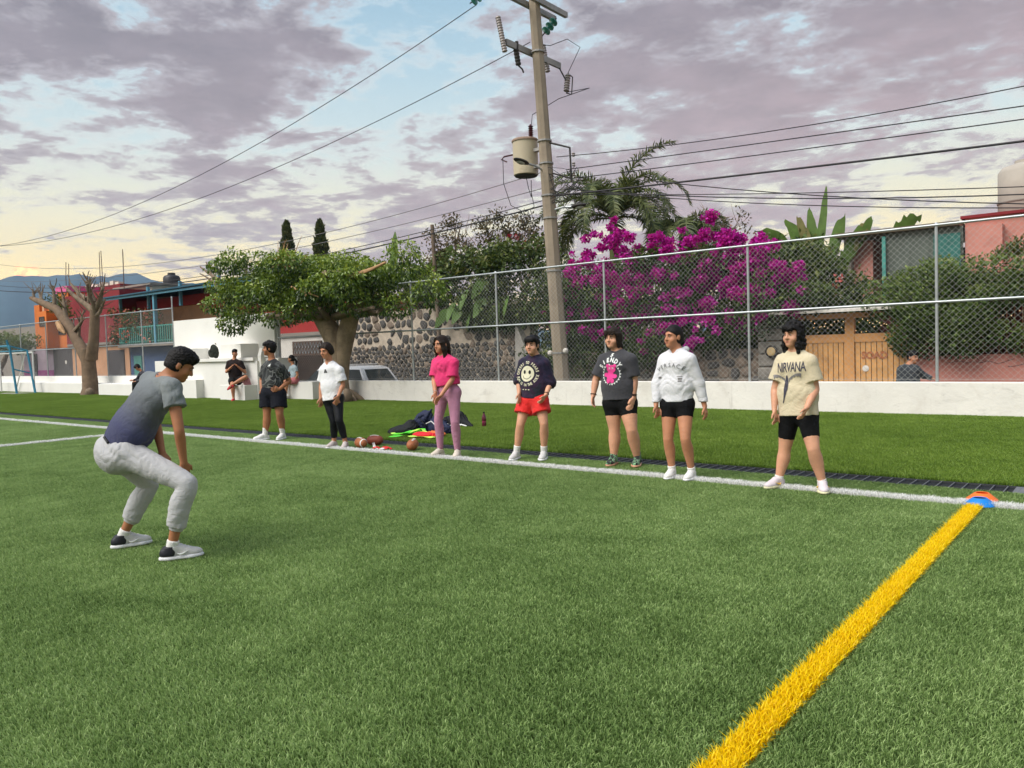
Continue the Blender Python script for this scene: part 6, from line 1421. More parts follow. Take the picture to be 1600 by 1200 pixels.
def printed(info, name, V, F, mt, at, view=None, sx=1.0):
    """flat print laid on the shirt: vertices drop on to the cloth along the chest direction"""
    so_ = info['shirt']; me = so_.data; org = np.array(WO[so_.name]); co = np.empty(len(me.vertices)*3, F32); me.vertices.foreach_get('co', co); co = co.reshape(-1, 3)
    ax = nv(info['front'] if view is None else view); u_ = nv(info['up']); s_ = nv(np.cross(ax, u_))
    if s_ @ np.array(cr_) < 0: s_ = -s_
    bvh = info.get('bvh')
    if bvh is None: bvh = info['bvh'] = BVHTree.FromPolygons([Vector(c) for c in co], [tuple(p.vertices) for p in me.polygons])
    bm = bmesh.new(); vv = [bm.verts.new((x, y, 0)) for x, y in V]
    for f in F:
        try: bm.faces.new([vv[i] for i in f])
        except ValueError: pass
    bmesh.ops.triangulate(bm, faces=bm.faces[:])
    for _ in range(5):
        el_ = [e for e in bm.edges if e.calc_length() > .016]
        if not el_: break
        bmesh.ops.subdivide_edges(bm, edges=el_, cuts=1); bmesh.ops.triangulate(bm, faces=[f for f in bm.faces if len(f.verts) > 3])
    bm.verts.index_update(); V = [(v.co.x, v.co.y) for v in bm.verts]; F = [tuple(v.index for v in f.verts) for f in bm.faces]; bm.free()
    c = info['ch']-org; out = []
    for x, y in V:
        p = c+s_*(x*sx+at[0])+u_*(y+at[1])+ax*.6; hit = bvh.ray_cast(Vector(p), Vector(-ax)); q = hit[0] if hit[0] is not None else Vector(p-ax*.45)
        out.append(Vector(q)+Vector(ax)*.0045+Vector(org))
    MB().add(out, F).build(name, mt, so_)
def arc_text(body, size, R, a0, a1, bold=.0, flip=False, cond=1.0):
    """letters along a circle of radius R from angle a0 to a1 (degrees, 90 is the top)"""
    VV = []; FF = []; n = len(body)
    for i, chh in enumerate(body):
        if chh == ' ': continue
        V, F = text_mesh(chh, size, bold, 1, 0, 'CENTER'); a = rad(a0+(a1-a0)*(i/(max(1, n-1)))); o = len(VV)
        rot = a-math.pi/2 if not flip else a+math.pi/2
        for v in V:
            x, y = v.x*cond, v.y-(size*.35); VV.append((R*math.cos(a)+x*math.cos(rot)-y*math.sin(rot), R*math.sin(a)+x*math.sin(rot)+y*math.cos(rot)))
        FF += [tuple(k+o for k in f) for f in F]
    return VV, FF
def disc2(x, y, rx, ry, n=20): return [(x+rx*math.cos(2*math.pi*i/n), y+ry*math.sin(2*math.pi*i/n)) for i in range(n)]

C_NIR = cloth('cream_tee', (.60, .52, .36), var=.06); C_GREY = cloth('charcoal_tee', (.045, .045, .052), var=.12); C_PINK = cloth('hot_pink_tee', (.66, .030, .15), var=.07)
C_MAUVE = cloth('mauve_legging', (.45, .20, .30), .6, var=.07); C_RED = cloth('red_shorts', (.72, .018, .016), .6, var=.08); C_JOG = cloth('pale_grey_jogger', (.43, .43, .44), .8, var=.06)
C_OMBRE = cloth('ombre_tee', (.1, .1, .1), kind='grad', stops=[(.0, (.030, .032, .088)), (.32, (.045, .050, .115)), (.62, (.105, .115, .135)), (.95, (.175, .195, .20))])
C_DYE = cloth('tie_dye_fleece', (.1, .1, .1), stops=[(.30, (.006, .006, .012)), (.44, (.012, .010, .036)), (.52, (.030, .012, .036)), (.60, (.006, .024, .030)), (.7, (.008, .007, .012))], scale=3.2)
C_CAMO = cloth('camo_jersey', (.1, .1, .1), kind='camo', scale=3.4, stops=[(.0, (.009, .010, .012)), (.40, (.045, .050, .050)), (.485, (.010, .011, .012)), (.535, (.13, .135, .13)), (.56, (.03, .032, .033)), (.64, (.008, .009, .01))])
C_NAVY = cloth('navy_shorts', (.007, .008, .014)); C_LBLUE = cloth('pale_blue_top', (.40, .50, .56)); C_ROSE = cloth('rose_shorts', (.50, .16, .18)); C_CHAR = cloth('dark_grey_sweater', (.045, .052, .060), var=.2)
M_SHOEW = mat('white_shoe', (.72, .71, .69), .55, .05, 12, .1); M_SHOEC = mat('cream_shoe', (.60, .53, .45), .6, .08, 12, .15); M_SHOEG = mat('grey_white_shoe', (.56, .55, .54), .6, .1, 10, .15); M_LACE = mat('shoelace', (.70, .68, .66), .7, .05, 9, 0)
M_PINKSH = mat('lilac_white_shoe', (.66, .58, .61), .55, .07, 9, .12); M_LIME = mat('yellow_sole', (.62, .60, .38), .5); M_YELM = mat('yellow_mark', (.90, .55, .03), .5, .05); M_HEEL = mat('dark_heel', (.012, .013, .02), .5)
M_HIGH = cloth('black_green_shoe', (.1, .1, .1), .5, kind='camo', scale=16, stops=[(0, (.008, .009, .009)), (.50, (.20, .42, .22)), (.58, (.009, .010, .010)), (.66, (.45, .50, .44))]); M_GUM = mat('gum_sole', (.55, .28, .18), .5); M_REDSH = mat('red_shoe', (.55, .02, .04), .5); M_RB = mat('black_band', (.012, .012, .014), .6); M_WB = mat('white_band', (.7, .7, .7), .5)
M_INK = mat('dark_print', (.055, .052, .075), .8, .25, 40, 0); M_INK2 = mat('grey_print', (.20, .19, .19), .8, .25, 30, 0); M_CREAM = mat('cream_print', (.66, .63, .46), .8, .05, 20, 0); M_BLK = mat('black_print', (.01, .01, .01), .8, .1, 20, 0); M_WPR = mat('white_print', (.70, .72, .70), .8, .1, 30, 0); M_PPR = mat('pink_print', (.72, .05, .26), .8, .15, 14, 0)
GRP = 'players waiting along the white side line'
def ngon(pts): return pts, [tuple(range(len(pts)))]

# coach
S_ = dict(J={'anL': (-6.316, 2.853, 0.099), 'anR': (-5.603, 2.882, 0.099), 'head': (-5.745, 3.095, 1.443), 'neck': (-5.855, 3.026, 1.344), 'pel': (-6.123, 2.778, 0.818), 'shL': (-6.08, 3.023, 1.334), 'shR': (-5.659, 2.975, 1.28), 'elL': (-6.063, 3.043, 1.001), 'elR': (-5.555, 2.962, 0.965), 'wrL': (-5.965, 3.032, 0.776), 'wrR': (-5.586, 3.001, 0.726), 'haL': (-5.881, 3.025, 0.603), 'haR': (-5.623, 3.039, 0.573), 'hipL': (-6.232, 2.817, 0.792), 'hipR': (-5.958, 2.781, 0.783), 'knL': (-6.169, 3.013, 0.506), 'knR': (-5.504, 2.973, 0.574)}, footL=(0.194, 0.981, 0.0), footR=(0.381, 0.925, 0.0), fwd=(-0.034, 0.999, -0.0), hf=(0.412, 0.741, -0.53), skin=K_DARK, hair='fade', legf=1.0, fat=.94, cw=.17, bd=.66, hs=1.01, hup=(.0, 0.0, 1), cheek=1.0,
  pants=dict(name='joggers', mat=C_JOG, end=2, te=.66, ease=.024, taper=.85, rise=.16, fold=.010, wl=.12, cuff=True, te_abs=.665),
  top=dict(name='t_shirt', mat=C_OMBRE, ease=.022, hw=.20, hem_t=.07, sleeve=.46, sr=.080, fold=.013, wl=.13, seed=4, grad=True),
  shoes=dict(mat=M_SHOEG, sole=C_WHITE, heel=M_HEEL, lace=M_LACE, mark=M_WPR, sock=.065, s=1.08, top=.095))
coach = build_person('person', 'coach crouching with hands on knees in an ombre grey and navy t-shirt and pale joggers', S_)
MB().tube([coach['pel']-coach['front']*.145+coach['side']*.0+coach['up']*.05, coach['pel']-coach['front']*.135+coach['side']*.09+coach['up']*.05], .010, 6).build('waist_label', M_RB, coach['root'])

# players, left to right
S_ = dict(J={'anL': (-12.097, 8.018, 0.099), 'anR': (-11.862, 8.224, 0.099), 'head': (-12.048, 8.157, 1.612), 'neck': (-12.029, 8.186, 1.408), 'pel': (-12.001, 8.151, 0.868), 'shL': (-12.163, 8.141, 1.265), 'shR': (-11.818, 8.21, 1.259), 'elL': (-12.273, 8.122, 1.06), 'elR': (-11.79, 8.356, 1.038), 'wrL': (-12.167, 8.044, 0.906), 'wrR': (-11.784, 8.147, 0.904), 'haL': (-12.062, 8.021, 0.819), 'haR': (-11.802, 8.056, 0.898), 'hipL': (-12.114, 8.12, 0.812), 'hipR': (-11.879, 8.182, 0.811), 'knL': (-12.071, 8.06, 0.466), 'knR': (-11.807, 8.14, 0.467)}, footL=(-0.202, -0.979, 0.0), footR=(0.487, -0.874, 0.0), fwd=(-0.192, -0.981, -0.0), hf=(-0.657, -0.754, -0.0), skin=K_DARK, hair='fringe', vol=1.08, legf=1.12, fat=1.08, cw=.16, bd=.70, group=GRP, curl=.9,
  pants=dict(name='shorts', mat=C_NAVY, end=.68, ease=.03, flare=.035, fold=.008),
  top=dict(name='jersey', mat=C_CAMO, ease=.03, hw=.19, hem_t=.05, sleeve=.72, sr=.082, fold=.006, seed=2, trim=C_BLACK),
  shoes=dict(mat=M_SHOEW, sole=C_WHITE, lace=M_LACE, sock=.13, s=1.08, top=.085))
p_ = build_person('person', 'player in a dark camouflage jersey and black shorts with hands on hips', S_)
V, F = text_mesh('A', .05, .006, 1, .3, 'CENTER'); printed(p_, 'chest_mark', [(v.x, v.y) for v in V], F, M_WPR, (.055, .03))
S_ = dict(J={'anL': (-10.004, 7.873, 0.099), 'anR': (-9.754, 7.898, 0.099), 'head': (-10.025, 7.815, 1.541), 'neck': (-10.026, 7.869, 1.359), 'pel': (-9.968, 7.858, 0.826), 'shL': (-10.125, 7.829, 1.237), 'shR': (-9.827, 7.896, 1.223), 'elL': (-10.191, 7.816, 0.998), 'elR': (-9.78, 7.917, 1.005), 'wrL': (-10.149, 7.761, 0.8), 'wrR': (-9.754, 7.8, 0.843), 'haL': (-10.108, 7.735, 0.671), 'haR': (-9.752, 7.743, 0.728), 'hipL': (-10.063, 7.843, 0.795), 'hipR': (-9.873, 7.868, 0.797), 'knL': (-9.95, 7.836, 0.435), 'knR': (-9.753, 7.792, 0.456)}, footL=(0.295, -0.955, 0.0), footR=(0.635, -0.773, 0.0), fwd=(0.155, -0.988, -0.0), hf=(0.117, -0.963, -0.242), skin=K_MID, hair='bun', temple=True, bun=(.045, -.098, -.035), fat=.90, cw=.140, group=GRP, hair_m=K_HAIRB,
  pants=dict(name='leggings', mat=cloth('black_leggings', (.008, .0085, .012), .45), end=2, te=.78, ease=.009, taper=.6, fold=.002, wl=.06),
  top=dict(name='t_shirt', mat=C_WHITE, ease=.028, hw=.190, hem_t=-.12, sleeve=.74, sr=.078, neck='v', fold=.007, wl=.12, seed=3),
  shoes=dict(mat=mat('taupe_shoe', (.50, .44, .42), .6, .1, 10, .15), sole=C_WHITE, lace=M_LACE, sock=.0, s=1.0, top=.09))
S_['shoes'].pop('sock'); p_ = build_person('person', 'player in an oversized white t-shirt and black leggings beside the brown balls', S_)
V, F = text_mesh('A', .055, .009, 1, 0, 'CENTER'); printed(p_, 'chest_mark', [(v.x, v.y) for v in V], F, M_BLK, (.0, -.02))
S_ = dict(J={'anL': (-7.746, 7.942, 0.099), 'anR': (-7.423, 7.95, 0.099), 'head': (-7.67, 7.965, 1.567), 'neck': (-7.663, 7.988, 1.414), 'pel': (-7.598, 7.986, 0.931), 'shL': (-7.788, 7.975, 1.318), 'shR': (-7.464, 7.982, 1.314), 'elL': (-7.78, 7.9, 1.096), 'elR': (-7.454, 7.931, 1.095), 'wrL': (-7.652, 7.786, 0.908), 'wrR': (-7.493, 7.733, 0.878), 'haL': (-7.582, 7.732, 0.772), 'haR': (-7.56, 7.673, 0.785), 'hipL': (-7.688, 7.975, 0.895), 'hipR': (-7.501, 7.997, 0.896), 'knL': (-7.731, 7.91, 0.513), 'knR': (-7.407, 7.902, 0.498)}, footL=(0.116, -0.993, 0.0), footR=(0.549, -0.836, 0.0), fwd=(-0.054, -0.999, -0.0), hf=(-0.158, -0.987, -0.035), skin=K_MID, hair='long', fat=.88, cw=.138, group=GRP, hair_m=K_HAIRB, bust=1, curl=.7, bands=[('L', .93, .030, M_WB)],
  pants=dict(name='leggings', mat=C_MAUVE, end=2, te=.97, ease=.011, taper=.7, rise=.34, fold=.003, wl=.09),
  top=dict(name='crop_top', mat=C_PINK, ease=.03, hw=.20, hem_t=.14, sleeve=.86, sr=.078, fold=.008, wl=.11, seed=6),
  shoes=dict(mat=M_SHOEC, sole=mat('cream_sole', (.62, .56, .48), .6), lace=M_LACE, s=1.02, top=.085))
p_ = build_person('person', 'player with long hair in a hot pink cropped top and mauve leggings', S_)
S_ = dict(J={'anL': (-6.549, 8.158, 0.099), 'anR': (-6.213, 8.32, 0.099), 'head': (-6.333, 8.298, 1.517), 'neck': (-6.336, 8.352, 1.38), 'pel': (-6.354, 8.305, 0.83), 'shL': (-6.494, 8.314, 1.281), 'shR': (-6.187, 8.352, 1.276), 'elL': (-6.538, 8.248, 1.062), 'elR': (-6.129, 8.395, 1.021), 'wrL': (-6.475, 8.16, 0.897), 'wrR': (-6.103, 8.253, 0.871), 'haL': (-6.424, 8.115, 0.749), 'haR': (-6.143, 8.161, 0.743), 'hipL': (-6.45, 8.29, 0.795), 'hipR': (-6.258, 8.317, 0.797), 'knL': (-6.47, 8.16, 0.473), 'knR': (-6.147, 8.251, 0.493)}, footL=(0.29, -0.957, 0.0), footR=(0.441, -0.897, 0.0), fwd=(0.189, -0.982, -0.0), hf=(0.155, -0.987, -0.035), skin=K_LT, hair='bowl', vol=1.04, fat=.98, cw=.152, bd=.70, group=GRP, cheek=1.08, smile=.006, bands=[('R', .90, .034, M_RB)],
  pants=dict(name='shorts', mat=C_RED, end=.55, ease=.026, flare=.03, fold=.009),
  top=dict(name='sweatshirt', mat=C_DYE, ease=.036, hw=.204, hem_t=-.02, sleeve=1.22, sr=.064, fold=.008, wl=.12, seed=7, hood=False),
  shoes=dict(mat=M_SHOEG, sole=C_WHITE, lace=M_LACE, sock=.10, s=1.05, top=.09))
p_ = build_person('person', 'player in a dark tie dyed sweatshirt with a smiling face print and bright red shorts', S_)
cx, cy = -.03, -.10
V, F = arc_text('CHEERS TO FEARS X', .050, .148, 182, -8, .002, cond=.75); printed(p_, 'lettering', [(x+cx, y+cy) for x, y in V], F, M_CREAM, (0, 0))
V, F = arc_text('FUN IS IN THE AIR', .050, .148, 200, 338, .002, True, .75); printed(p_, 'lettering', [(x+cx, y+cy) for x, y in V], F, M_CREAM, (0, 0))
def rings(c, rx, ry, n=24):
    pts = [c]; fs = []
    for j in (.5, 1):
        pts += disc2(c[0], c[1], rx*j, ry*j, n)
    fs += [(0, 1+i, 1+(i+1) % n) for i in range(n)]+[(1+i, 1+n+i, 1+n+(i+1) % n, 1+(i+1) % n) for i in range(n)]
    return pts, fs
V, F = rings((cx, cy), .104, .104); printed(p_, 'smiling_face', V, F, M_CREAM, (0, 0))
ft = p_['front']*.004; p_['front0'] = p_['front']
def printed_on(info, *a, lift=.0025, **k):
    o = info['shirt']; printed(info, *a, **k); ch_ = o.children[-1] if False else COL.objects[-1]; ch_.location = Vector(info['front'])*lift
for sx in (-.042, .042): V, F = ngon(disc2(cx+sx, cy+.022, .019, .026, 14)); printed_on(p_, 'print_eye', V, F, M_BLK, (0, 0))
arc = [(cx+.072*math.cos(a), cy+.0+.072*math.sin(a)) for a in np.linspace(rad(200), rad(340), 14)]+[(cx+.064*math.cos(a), cy+.0+.066*math.sin(a)) for a in np.linspace(rad(340), rad(200), 14)]
printed_on(p_, 'print_mouth', arc, [(i, i+1, 26-i, 27-i) for i in range(13)], M_BLK, (0, 0))
V, F = text_mesh('LUCK & HOPE', .022, .001, 1, 0, 'CENTER'); V = [(-.055+.11*i/5, y) for i in range(6) for y in (0, .012)]; F = [(4*i, 4*i+2, 4*i+3, 4*i+1) for i in range(3)]; printed(p_, 'small_print', [(x+cx, y+cy-.215) for x, y in V], F, M_CREAM, (0, 0))
S_ = dict(J={'anL': (-5.144, 8.326, 0.099), 'anR': (-4.857, 8.408, 0.099), 'head': (-5.126, 8.354, 1.571), 'neck': (-5.093, 8.397, 1.412), 'pel': (-5.061, 8.361, 0.814), 'shL': (-5.253, 8.356, 1.304), 'shR': (-4.907, 8.381, 1.298), 'elL': (-5.354, 8.294, 1.062), 'elR': (-4.86, 8.383, 1.05), 'wrL': (-5.356, 8.229, 0.874), 'wrR': (-4.855, 8.35, 0.857), 'haL': (-5.352, 8.186, 0.719), 'haR': (-4.858, 8.3, 0.698), 'hipL': (-5.16, 8.356, 0.773), 'hipR': (-4.957, 8.366, 0.776), 'knL': (-5.134, 8.343, 0.442), 'knR': (-4.867, 8.305, 0.456)}, footL=(0.202, -0.979, 0.0), footR=(0.361, -0.932, 0.0), fwd=(0.121, -0.993, -0.0), hf=(-0.054, -0.998, -0.035), skin=K_LT, hair='bob', vol=1.06, fat=1.14, legf=1.13, cw=.172, bd=.74, group=GRP, hair_m=K_HAIRB, cheek=1.16, bust=1, bands=[('R', .86, .040, M_RB), ('R', .93, .038, M_RB), ('L', .92, .038, M_RB)],
  pants=dict(name='shorts', mat=C_BLACK, end=.46, ease=.014, fold=.004),
  top=dict(name='t_shirt', mat=C_GREY, ease=.034, hw=.225, hem_t=.0, sleeve=.80, sr=.088, fold=.006, wl=.13, seed=8),
  shoes=dict(mat=M_HIGH, sole=M_GUM, lace=M_RB, s=1.06, top=.155))
p_ = build_person('person', 'player in a charcoal t-shirt with a pink bear print and dark high top shoes', S_)
cx, cy = -.035, -.10
V, F = arc_text('SIENDY', .075, .150, 148, 32, .004, cond=.85); printed(p_, 'lettering', [(x+cx, y+cy) for x, y in V], F, M_WPR, (0, 0))
V, F = text_mesh('5', .055, .003, 1, .2, 'CENTER'); printed(p_, 'lettering', [(v.x*1.3+cx+.01, v.y+cy+.19) for v in V], F, M_WPR, (0, 0))
n = 44; o1 = [(cx+.012+(.122+.012*(-1)**i)*math.cos(6.283*i/n), cy-.03+(.125+.012*(-1)**i)*math.sin(6.283*i/n)) for i in range(n)]; i1 = [(cx+.012+.112*math.cos(6.283*i/n), cy-.03+.114*math.sin(6.283*i/n)) for i in range(n)]
printed(p_, 'thorn_ring', o1+i1, [(i, (i+1) % n, n+(i+1) % n, n+i) for i in range(n) if i not in (9, 10, 30, 31)], M_WPR, (0, 0))
for (x, y, a, c) in ((.02, .035, .058, .05), (-.025, .075, .024, .024), (.07, .07, .024, .022), (.0, -.045, .05, .055), (-.062, -.03, .030, .026), (.062, -.055, .030, .026), (-.025, -.105, .026, .034), (.03, -.11, .026, .03)):
    V, F = rings((cx+x, cy+y), a, c, 18); printed_on(p_, 'bear_print', V, F, M_PPR, (0, 0), lift=.002)
for x in (-.002, .042):
    for sg in (-1, 1): V = [(cx+x-.012, cy+.045-sg*.012-.003), (cx+x+.012, cy+.045+sg*.012-.003), (cx+x+.012, cy+.045+sg*.012+.003), (cx+x-.012, cy+.045-sg*.012+.003)]; printed_on(p_, 'bear_eye', V, [(0, 1, 2, 3)], M_WPR, (0, 0), lift=.005)
S_ = dict(J={'anL': (-4.083, 7.815, 0.099), 'anR': (-3.856, 7.835, 0.099), 'head': (-4.049, 7.848, 1.557), 'neck': (-4.031, 7.881, 1.415), 'pel': (-4.013, 7.836, 0.863), 'shL': (-4.158, 7.866, 1.308), 'shR': (-3.865, 7.848, 1.304), 'elL': (-4.232, 7.799, 1.046), 'elR': (-3.784, 7.903, 1.043), 'wrL': (-4.213, 7.724, 0.825), 'wrR': (-3.726, 7.91, 0.807), 'haL': (-4.171, 7.699, 0.694), 'haR': (-3.695, 7.901, 0.657), 'hipL': (-4.102, 7.826, 0.82), 'hipR': (-3.925, 7.841, 0.822), 'knL': (-4.091, 7.757, 0.446), 'knR': (-3.869, 7.727, 0.46)}, footL=(0.151, -0.988, 0.0), footR=(0.124, -0.992, 0.0), fwd=(0.068, -0.998, -0.0), hf=(-0.327, -0.945, -0.0), skin=K_MID, hair='bun', bun=(0, -.112, -.055), fat=.98, cw=.142, group=GRP, smile=.007, bust=1,
  pants=dict(name='shorts', mat=C_BLACK, end=.38, ease=.010, fold=.003),
  top=dict(name='hoodie', mat=cloth('white_fleece', (.66, .66, .69), var=.03), ease=.036, hw=.178, hem_t=-.03, sleeve=1.93, sr=.044, fold=.008, wl=.12, seed=9, hood=True, nr=.062, neck='v'),
  shoes=dict(mat=M_SHOEW, sole=C_WHITE, lace=M_LACE, sock=.05, s=1.0, top=.085))
p_ = build_person('person', 'player in a white hooded sweatshirt and short black shorts', S_)
V, F = arc_text('VERSACE', .062, .30, 120, 60, .000, cond=.9); printed(p_, 'lettering', [(x-.005, y-.325) for x, y in V], F, mat('soft_print', (.12, .12, .13), .8, .2, 40, 0), (0, 0))
for x0, y0, w, h in ((.075, -.155, .05, .006), (.085, -.185, .04, .016), (.085, -.21, .04, .016), (-.16, -.165, .03, .02)):
    printed(p_, 'small_print', [(x0, y0), (x0+w, y0), (x0+w, y0+h), (x0, y0+h)], [(0, 1, 2, 3)], M_INK2, (0, 0))
S_ = dict(J={'anL': (-2.889, 7.8, 0.099), 'anR': (-2.457, 7.785, 0.099), 'head': (-2.735, 7.828, 1.533), 'neck': (-2.722, 7.855, 1.374), 'pel': (-2.692, 7.818, 0.786), 'shL': (-2.845, 7.844, 1.274), 'shR': (-2.573, 7.809, 1.271), 'elL': (-2.915, 7.806, 1.0), 'elR': (-2.521, 7.815, 1.003), 'wrL': (-2.897, 7.731, 0.801), 'wrR': (-2.55, 7.654, 0.84), 'haL': (-2.862, 7.699, 0.645), 'haR': (-2.588, 7.563, 0.7), 'hipL': (-2.777, 7.824, 0.745), 'hipR': (-2.603, 7.811, 0.751), 'knL': (-2.834, 7.824, 0.396), 'knR': (-2.513, 7.709, 0.428)}, footL=(-0.302, -0.953, 0.0), footR=(0.388, -0.922, 0.0), fwd=(0.086, -0.996, -0.0), hf=(-0.294, -0.955, -0.035), skin=K_LT, hair='curly', legf=1.12, fat=1.0, cw=.142, bd=.70, group=GRP, bust=1,
  pants=dict(name='shorts', mat=C_BLACK, end=.68, ease=.008, fold=.003),
  top=dict(name='t_shirt', mat=C_NIR, ease=.030, hw=.205, hem_t=-.08, sleeve=.70, sr=.092, fold=.007, wl=.14, seed=10),
  shoes=dict(mat=M_PINKSH, sole=M_LIME, lace=M_LACE, mark=M_YELM, sock=.035, s=1.04, top=.088))
p_ = build_person('person', 'player with curly black hair in a cream printed t-shirt, nearest the corner cones', S_)
V, F = text_mesh('NIRVANA', .135, .0015, .92, 0, 'CENTER'); w_ = max(v.x for v in V)-min(v.x for v in V)
printed(p_, 'lettering', [(v.x*.285/w_+.008, v.y-.05) for v in V], F, M_INK, (0, 0))
for sg in (-1, 1):
    V = []; F = []; n = 8
    for i in range(n+1):
        t_ = i/n; V += [(sg*(.02+.125*t_)-.035, -.115+.045*math.sin(t_*1.9)), (sg*(.02+.115*t_)-.035, -.155+.055*t_*(1-t_)*2+.04*t_+(.012 if i % 2 else 0))]
    F = [(2*i, 2*i+2, 2*i+3, 2*i+1) for i in range(n)]; printed(p_, 'wing_print', V, F, M_INK2, (0, 0))
V = []; n = 12
for i in range(n+1):
    t_ = i/n; wd = .006+.016*math.sin(math.pi*min(1, t_*1.15))*(1 if t_ < .55 else .75); V += [(-.035-.05*t_*t_-wd, -.085-.27*t_), (-.035-.05*t_*t_+wd, -.085-.27*t_)]
printed(p_, 'figure_print', V, [(2*i, 2*i+1, 2*i+3, 2*i+2) for i in range(n)], M_INK, (0, 0))

# onlookers
S_ = dict(J={'head': (-23.97, 14.876, 1.6), 'neck': (-24.004, 14.862, 1.385), 'pel': (-23.994, 14.87, 0.736), 'shL': (-24.147, 14.753, 1.283), 'shR': (-23.79, 14.963, 1.271), 'elL': (-24.14, 14.638, 0.985), 'elR': (-23.654, 15.028, 0.944), 'wrL': (-23.826, 14.645, 1.154), 'wrR': (-23.659, 14.778, 1.148), 'haL': (-23.725, 14.707, 1.279), 'haR': (-23.716, 14.702, 1.279), 'hipL': (-24.033, 14.771, 0.677), 'hipR': (-23.865, 14.906, 0.67), 'knL': (-23.653, 14.531, 0.584), 'knR': (-23.325, 14.835, 0.802), 'anL': (-23.591, 14.515, 0.118), 'anR': (-23.505, 14.392, 0.55)}, footL=(0.694, -0.72, -0.0), footR=(0.694, -0.72, -0.0), fwd=(0.694, -0.72, -0.0), hf=(0.994, -0.106, -0.0), skin=K_MID, hair='fade', fat=1.2, cw=.185, bd=.82, h=.010,
  pants=dict(name='shorts', mat=C_BLACK, end=.9, ease=.02, flare=.01, fold=.006), top=dict(name='t_shirt', mat=cloth('black_brown_tee', (.022, .014, .014)), ease=.03, hw=.215, hem_t=.0, sleeve=.7, sr=.08, fold=.006),
  shoes=dict(mat=M_REDSH, sole=M_REDSH, s=1.0, top=.085, pitch=dict(R=(-.75, -.35, -.45))))
build_person('person', 'man in black sitting cross legged in red shoes on the white stand', S_)
S_ = dict(J={'head': (-21.984, 15.693, 1.35), 'neck': (-21.934, 15.721, 1.137), 'pel': (-21.882, 15.736, 0.693), 'shL': (-22.109, 15.767, 1.053), 'shR': (-21.741, 15.678, 1.053), 'elL': (-22.199, 15.693, 0.802), 'elR': (-21.666, 15.687, 0.822), 'wrL': (-22.197, 15.61, 0.679), 'wrR': (-21.748, 15.637, 0.657), 'haL': (-22.263, 15.554, 0.639), 'haR': (-21.863, 15.592, 0.596), 'hipL': (-21.991, 15.76, 0.629), 'hipR': (-21.806, 15.678, 0.633), 'knL': (-22.205, 15.587, 0.616), 'knR': (-22.035, 15.491, 0.601), 'anL': (-22.212, 15.572, 0.235), 'anR': (-22.042, 15.475, 0.202)}, footL=(-0.946, -0.324, -0.0), footR=(-0.946, -0.324, -0.0), fwd=(-0.946, -0.324, -0.0), hf=(-0.827, -0.556, -0.087), skin=K_MID, hair='bun', bun=(.0, -.125, -.035), fat=.95, cw=.140, h=.010,
  pants=dict(name='shorts', mat=C_ROSE, end=.6, ease=.02, fold=.006), top=dict(name='top', mat=C_LBLUE, ease=.02, hw=.16, hem_t=.05, sleeve=.5, sr=.06), shoes=dict(mat=M_SHOEW, pitch=dict(L=(-.9, -.3, -.3), R=(-.9, -.3, -.3))))
g_ = build_person('person', 'girl in a pale blue top and rose shorts sitting on the white wall, turned away', S_)
MB().tube([g_['H'](0, -.13, -.03), g_['H'](0, -.16, -.10), g_['H'](0, -.13, -.22), g_['H'](0, -.11, -.32)], [.032, .038, .030, .008], 8).build('pony_tail', K_HAIR, g_['root'], True)
S_ = dict(J={'head': (-31.455, 15.176, 1.179), 'neck': (-31.385, 15.286, 0.994), 'pel': (-31.263, 15.36, 0.58), 'shL': (-31.563, 15.316, 0.891), 'shR': (-31.166, 15.277, 0.891), 'elL': (-31.663, 15.224, 0.689), 'elR': (-31.224, 15.192, 0.691), 'wrL': (-31.693, 15.083, 0.671), 'wrR': (-31.483, 15.082, 0.62), 'haL': (-31.752, 15.009, 0.675), 'haR': (-31.602, 15.011, 0.623), 'hipL': (-31.382, 15.391, 0.552), 'hipR': (-31.164, 15.31, 0.558), 'knL': (-31.702, 15.133, 0.565), 'knR': (-31.482, 15.051, 0.519), 'anL': (-31.72, 15.094, 0.155), 'anR': (-31.5, 15.012, 0.112)}, footL=(-0.589, -0.808, -0.0), footR=(-0.589, -0.808, -0.0), fwd=(-0.589, -0.808, -0.0), hf=(-0.535, -0.515, -0.669), skin=K_MID, hair='bowl', vol=1.06, fat=1.0, cw=.150, h=.010, curl=.8,
  pants=dict(name='trousers', mat=C_BLACK, end=2, te=.9, ease=.03), top=dict(name='jacket', mat=cloth('dark_patterned_jacket', (.03, .03, .04), stops=[(.4, (.015, .016, .022)), (.6, (.07, .07, .085))], scale=14), ease=.03, hw=.19, hem_t=.0, sleeve=1.85, sr=.045, seed=3), shoes=dict(mat=M_SHOEG, pitch=dict(L=(-.8, -.4, -.2), R=(-.8, -.4, -.2))))
g_ = build_person('person', 'boy in a dark jacket bent over a phone on the end of the stepped wall', S_)
ph = g_['J']['haL']*.5+g_['J']['haR']*.5; MB().box((ph[0]-.08, ph[1]-.04, ph[2]-.005), (ph[0]+.06, ph[1]+.04, ph[2]+.008), .5, .003).build('phone', M_RB, label='small dark phone held by the boy on the stepped wall', cat='phone')
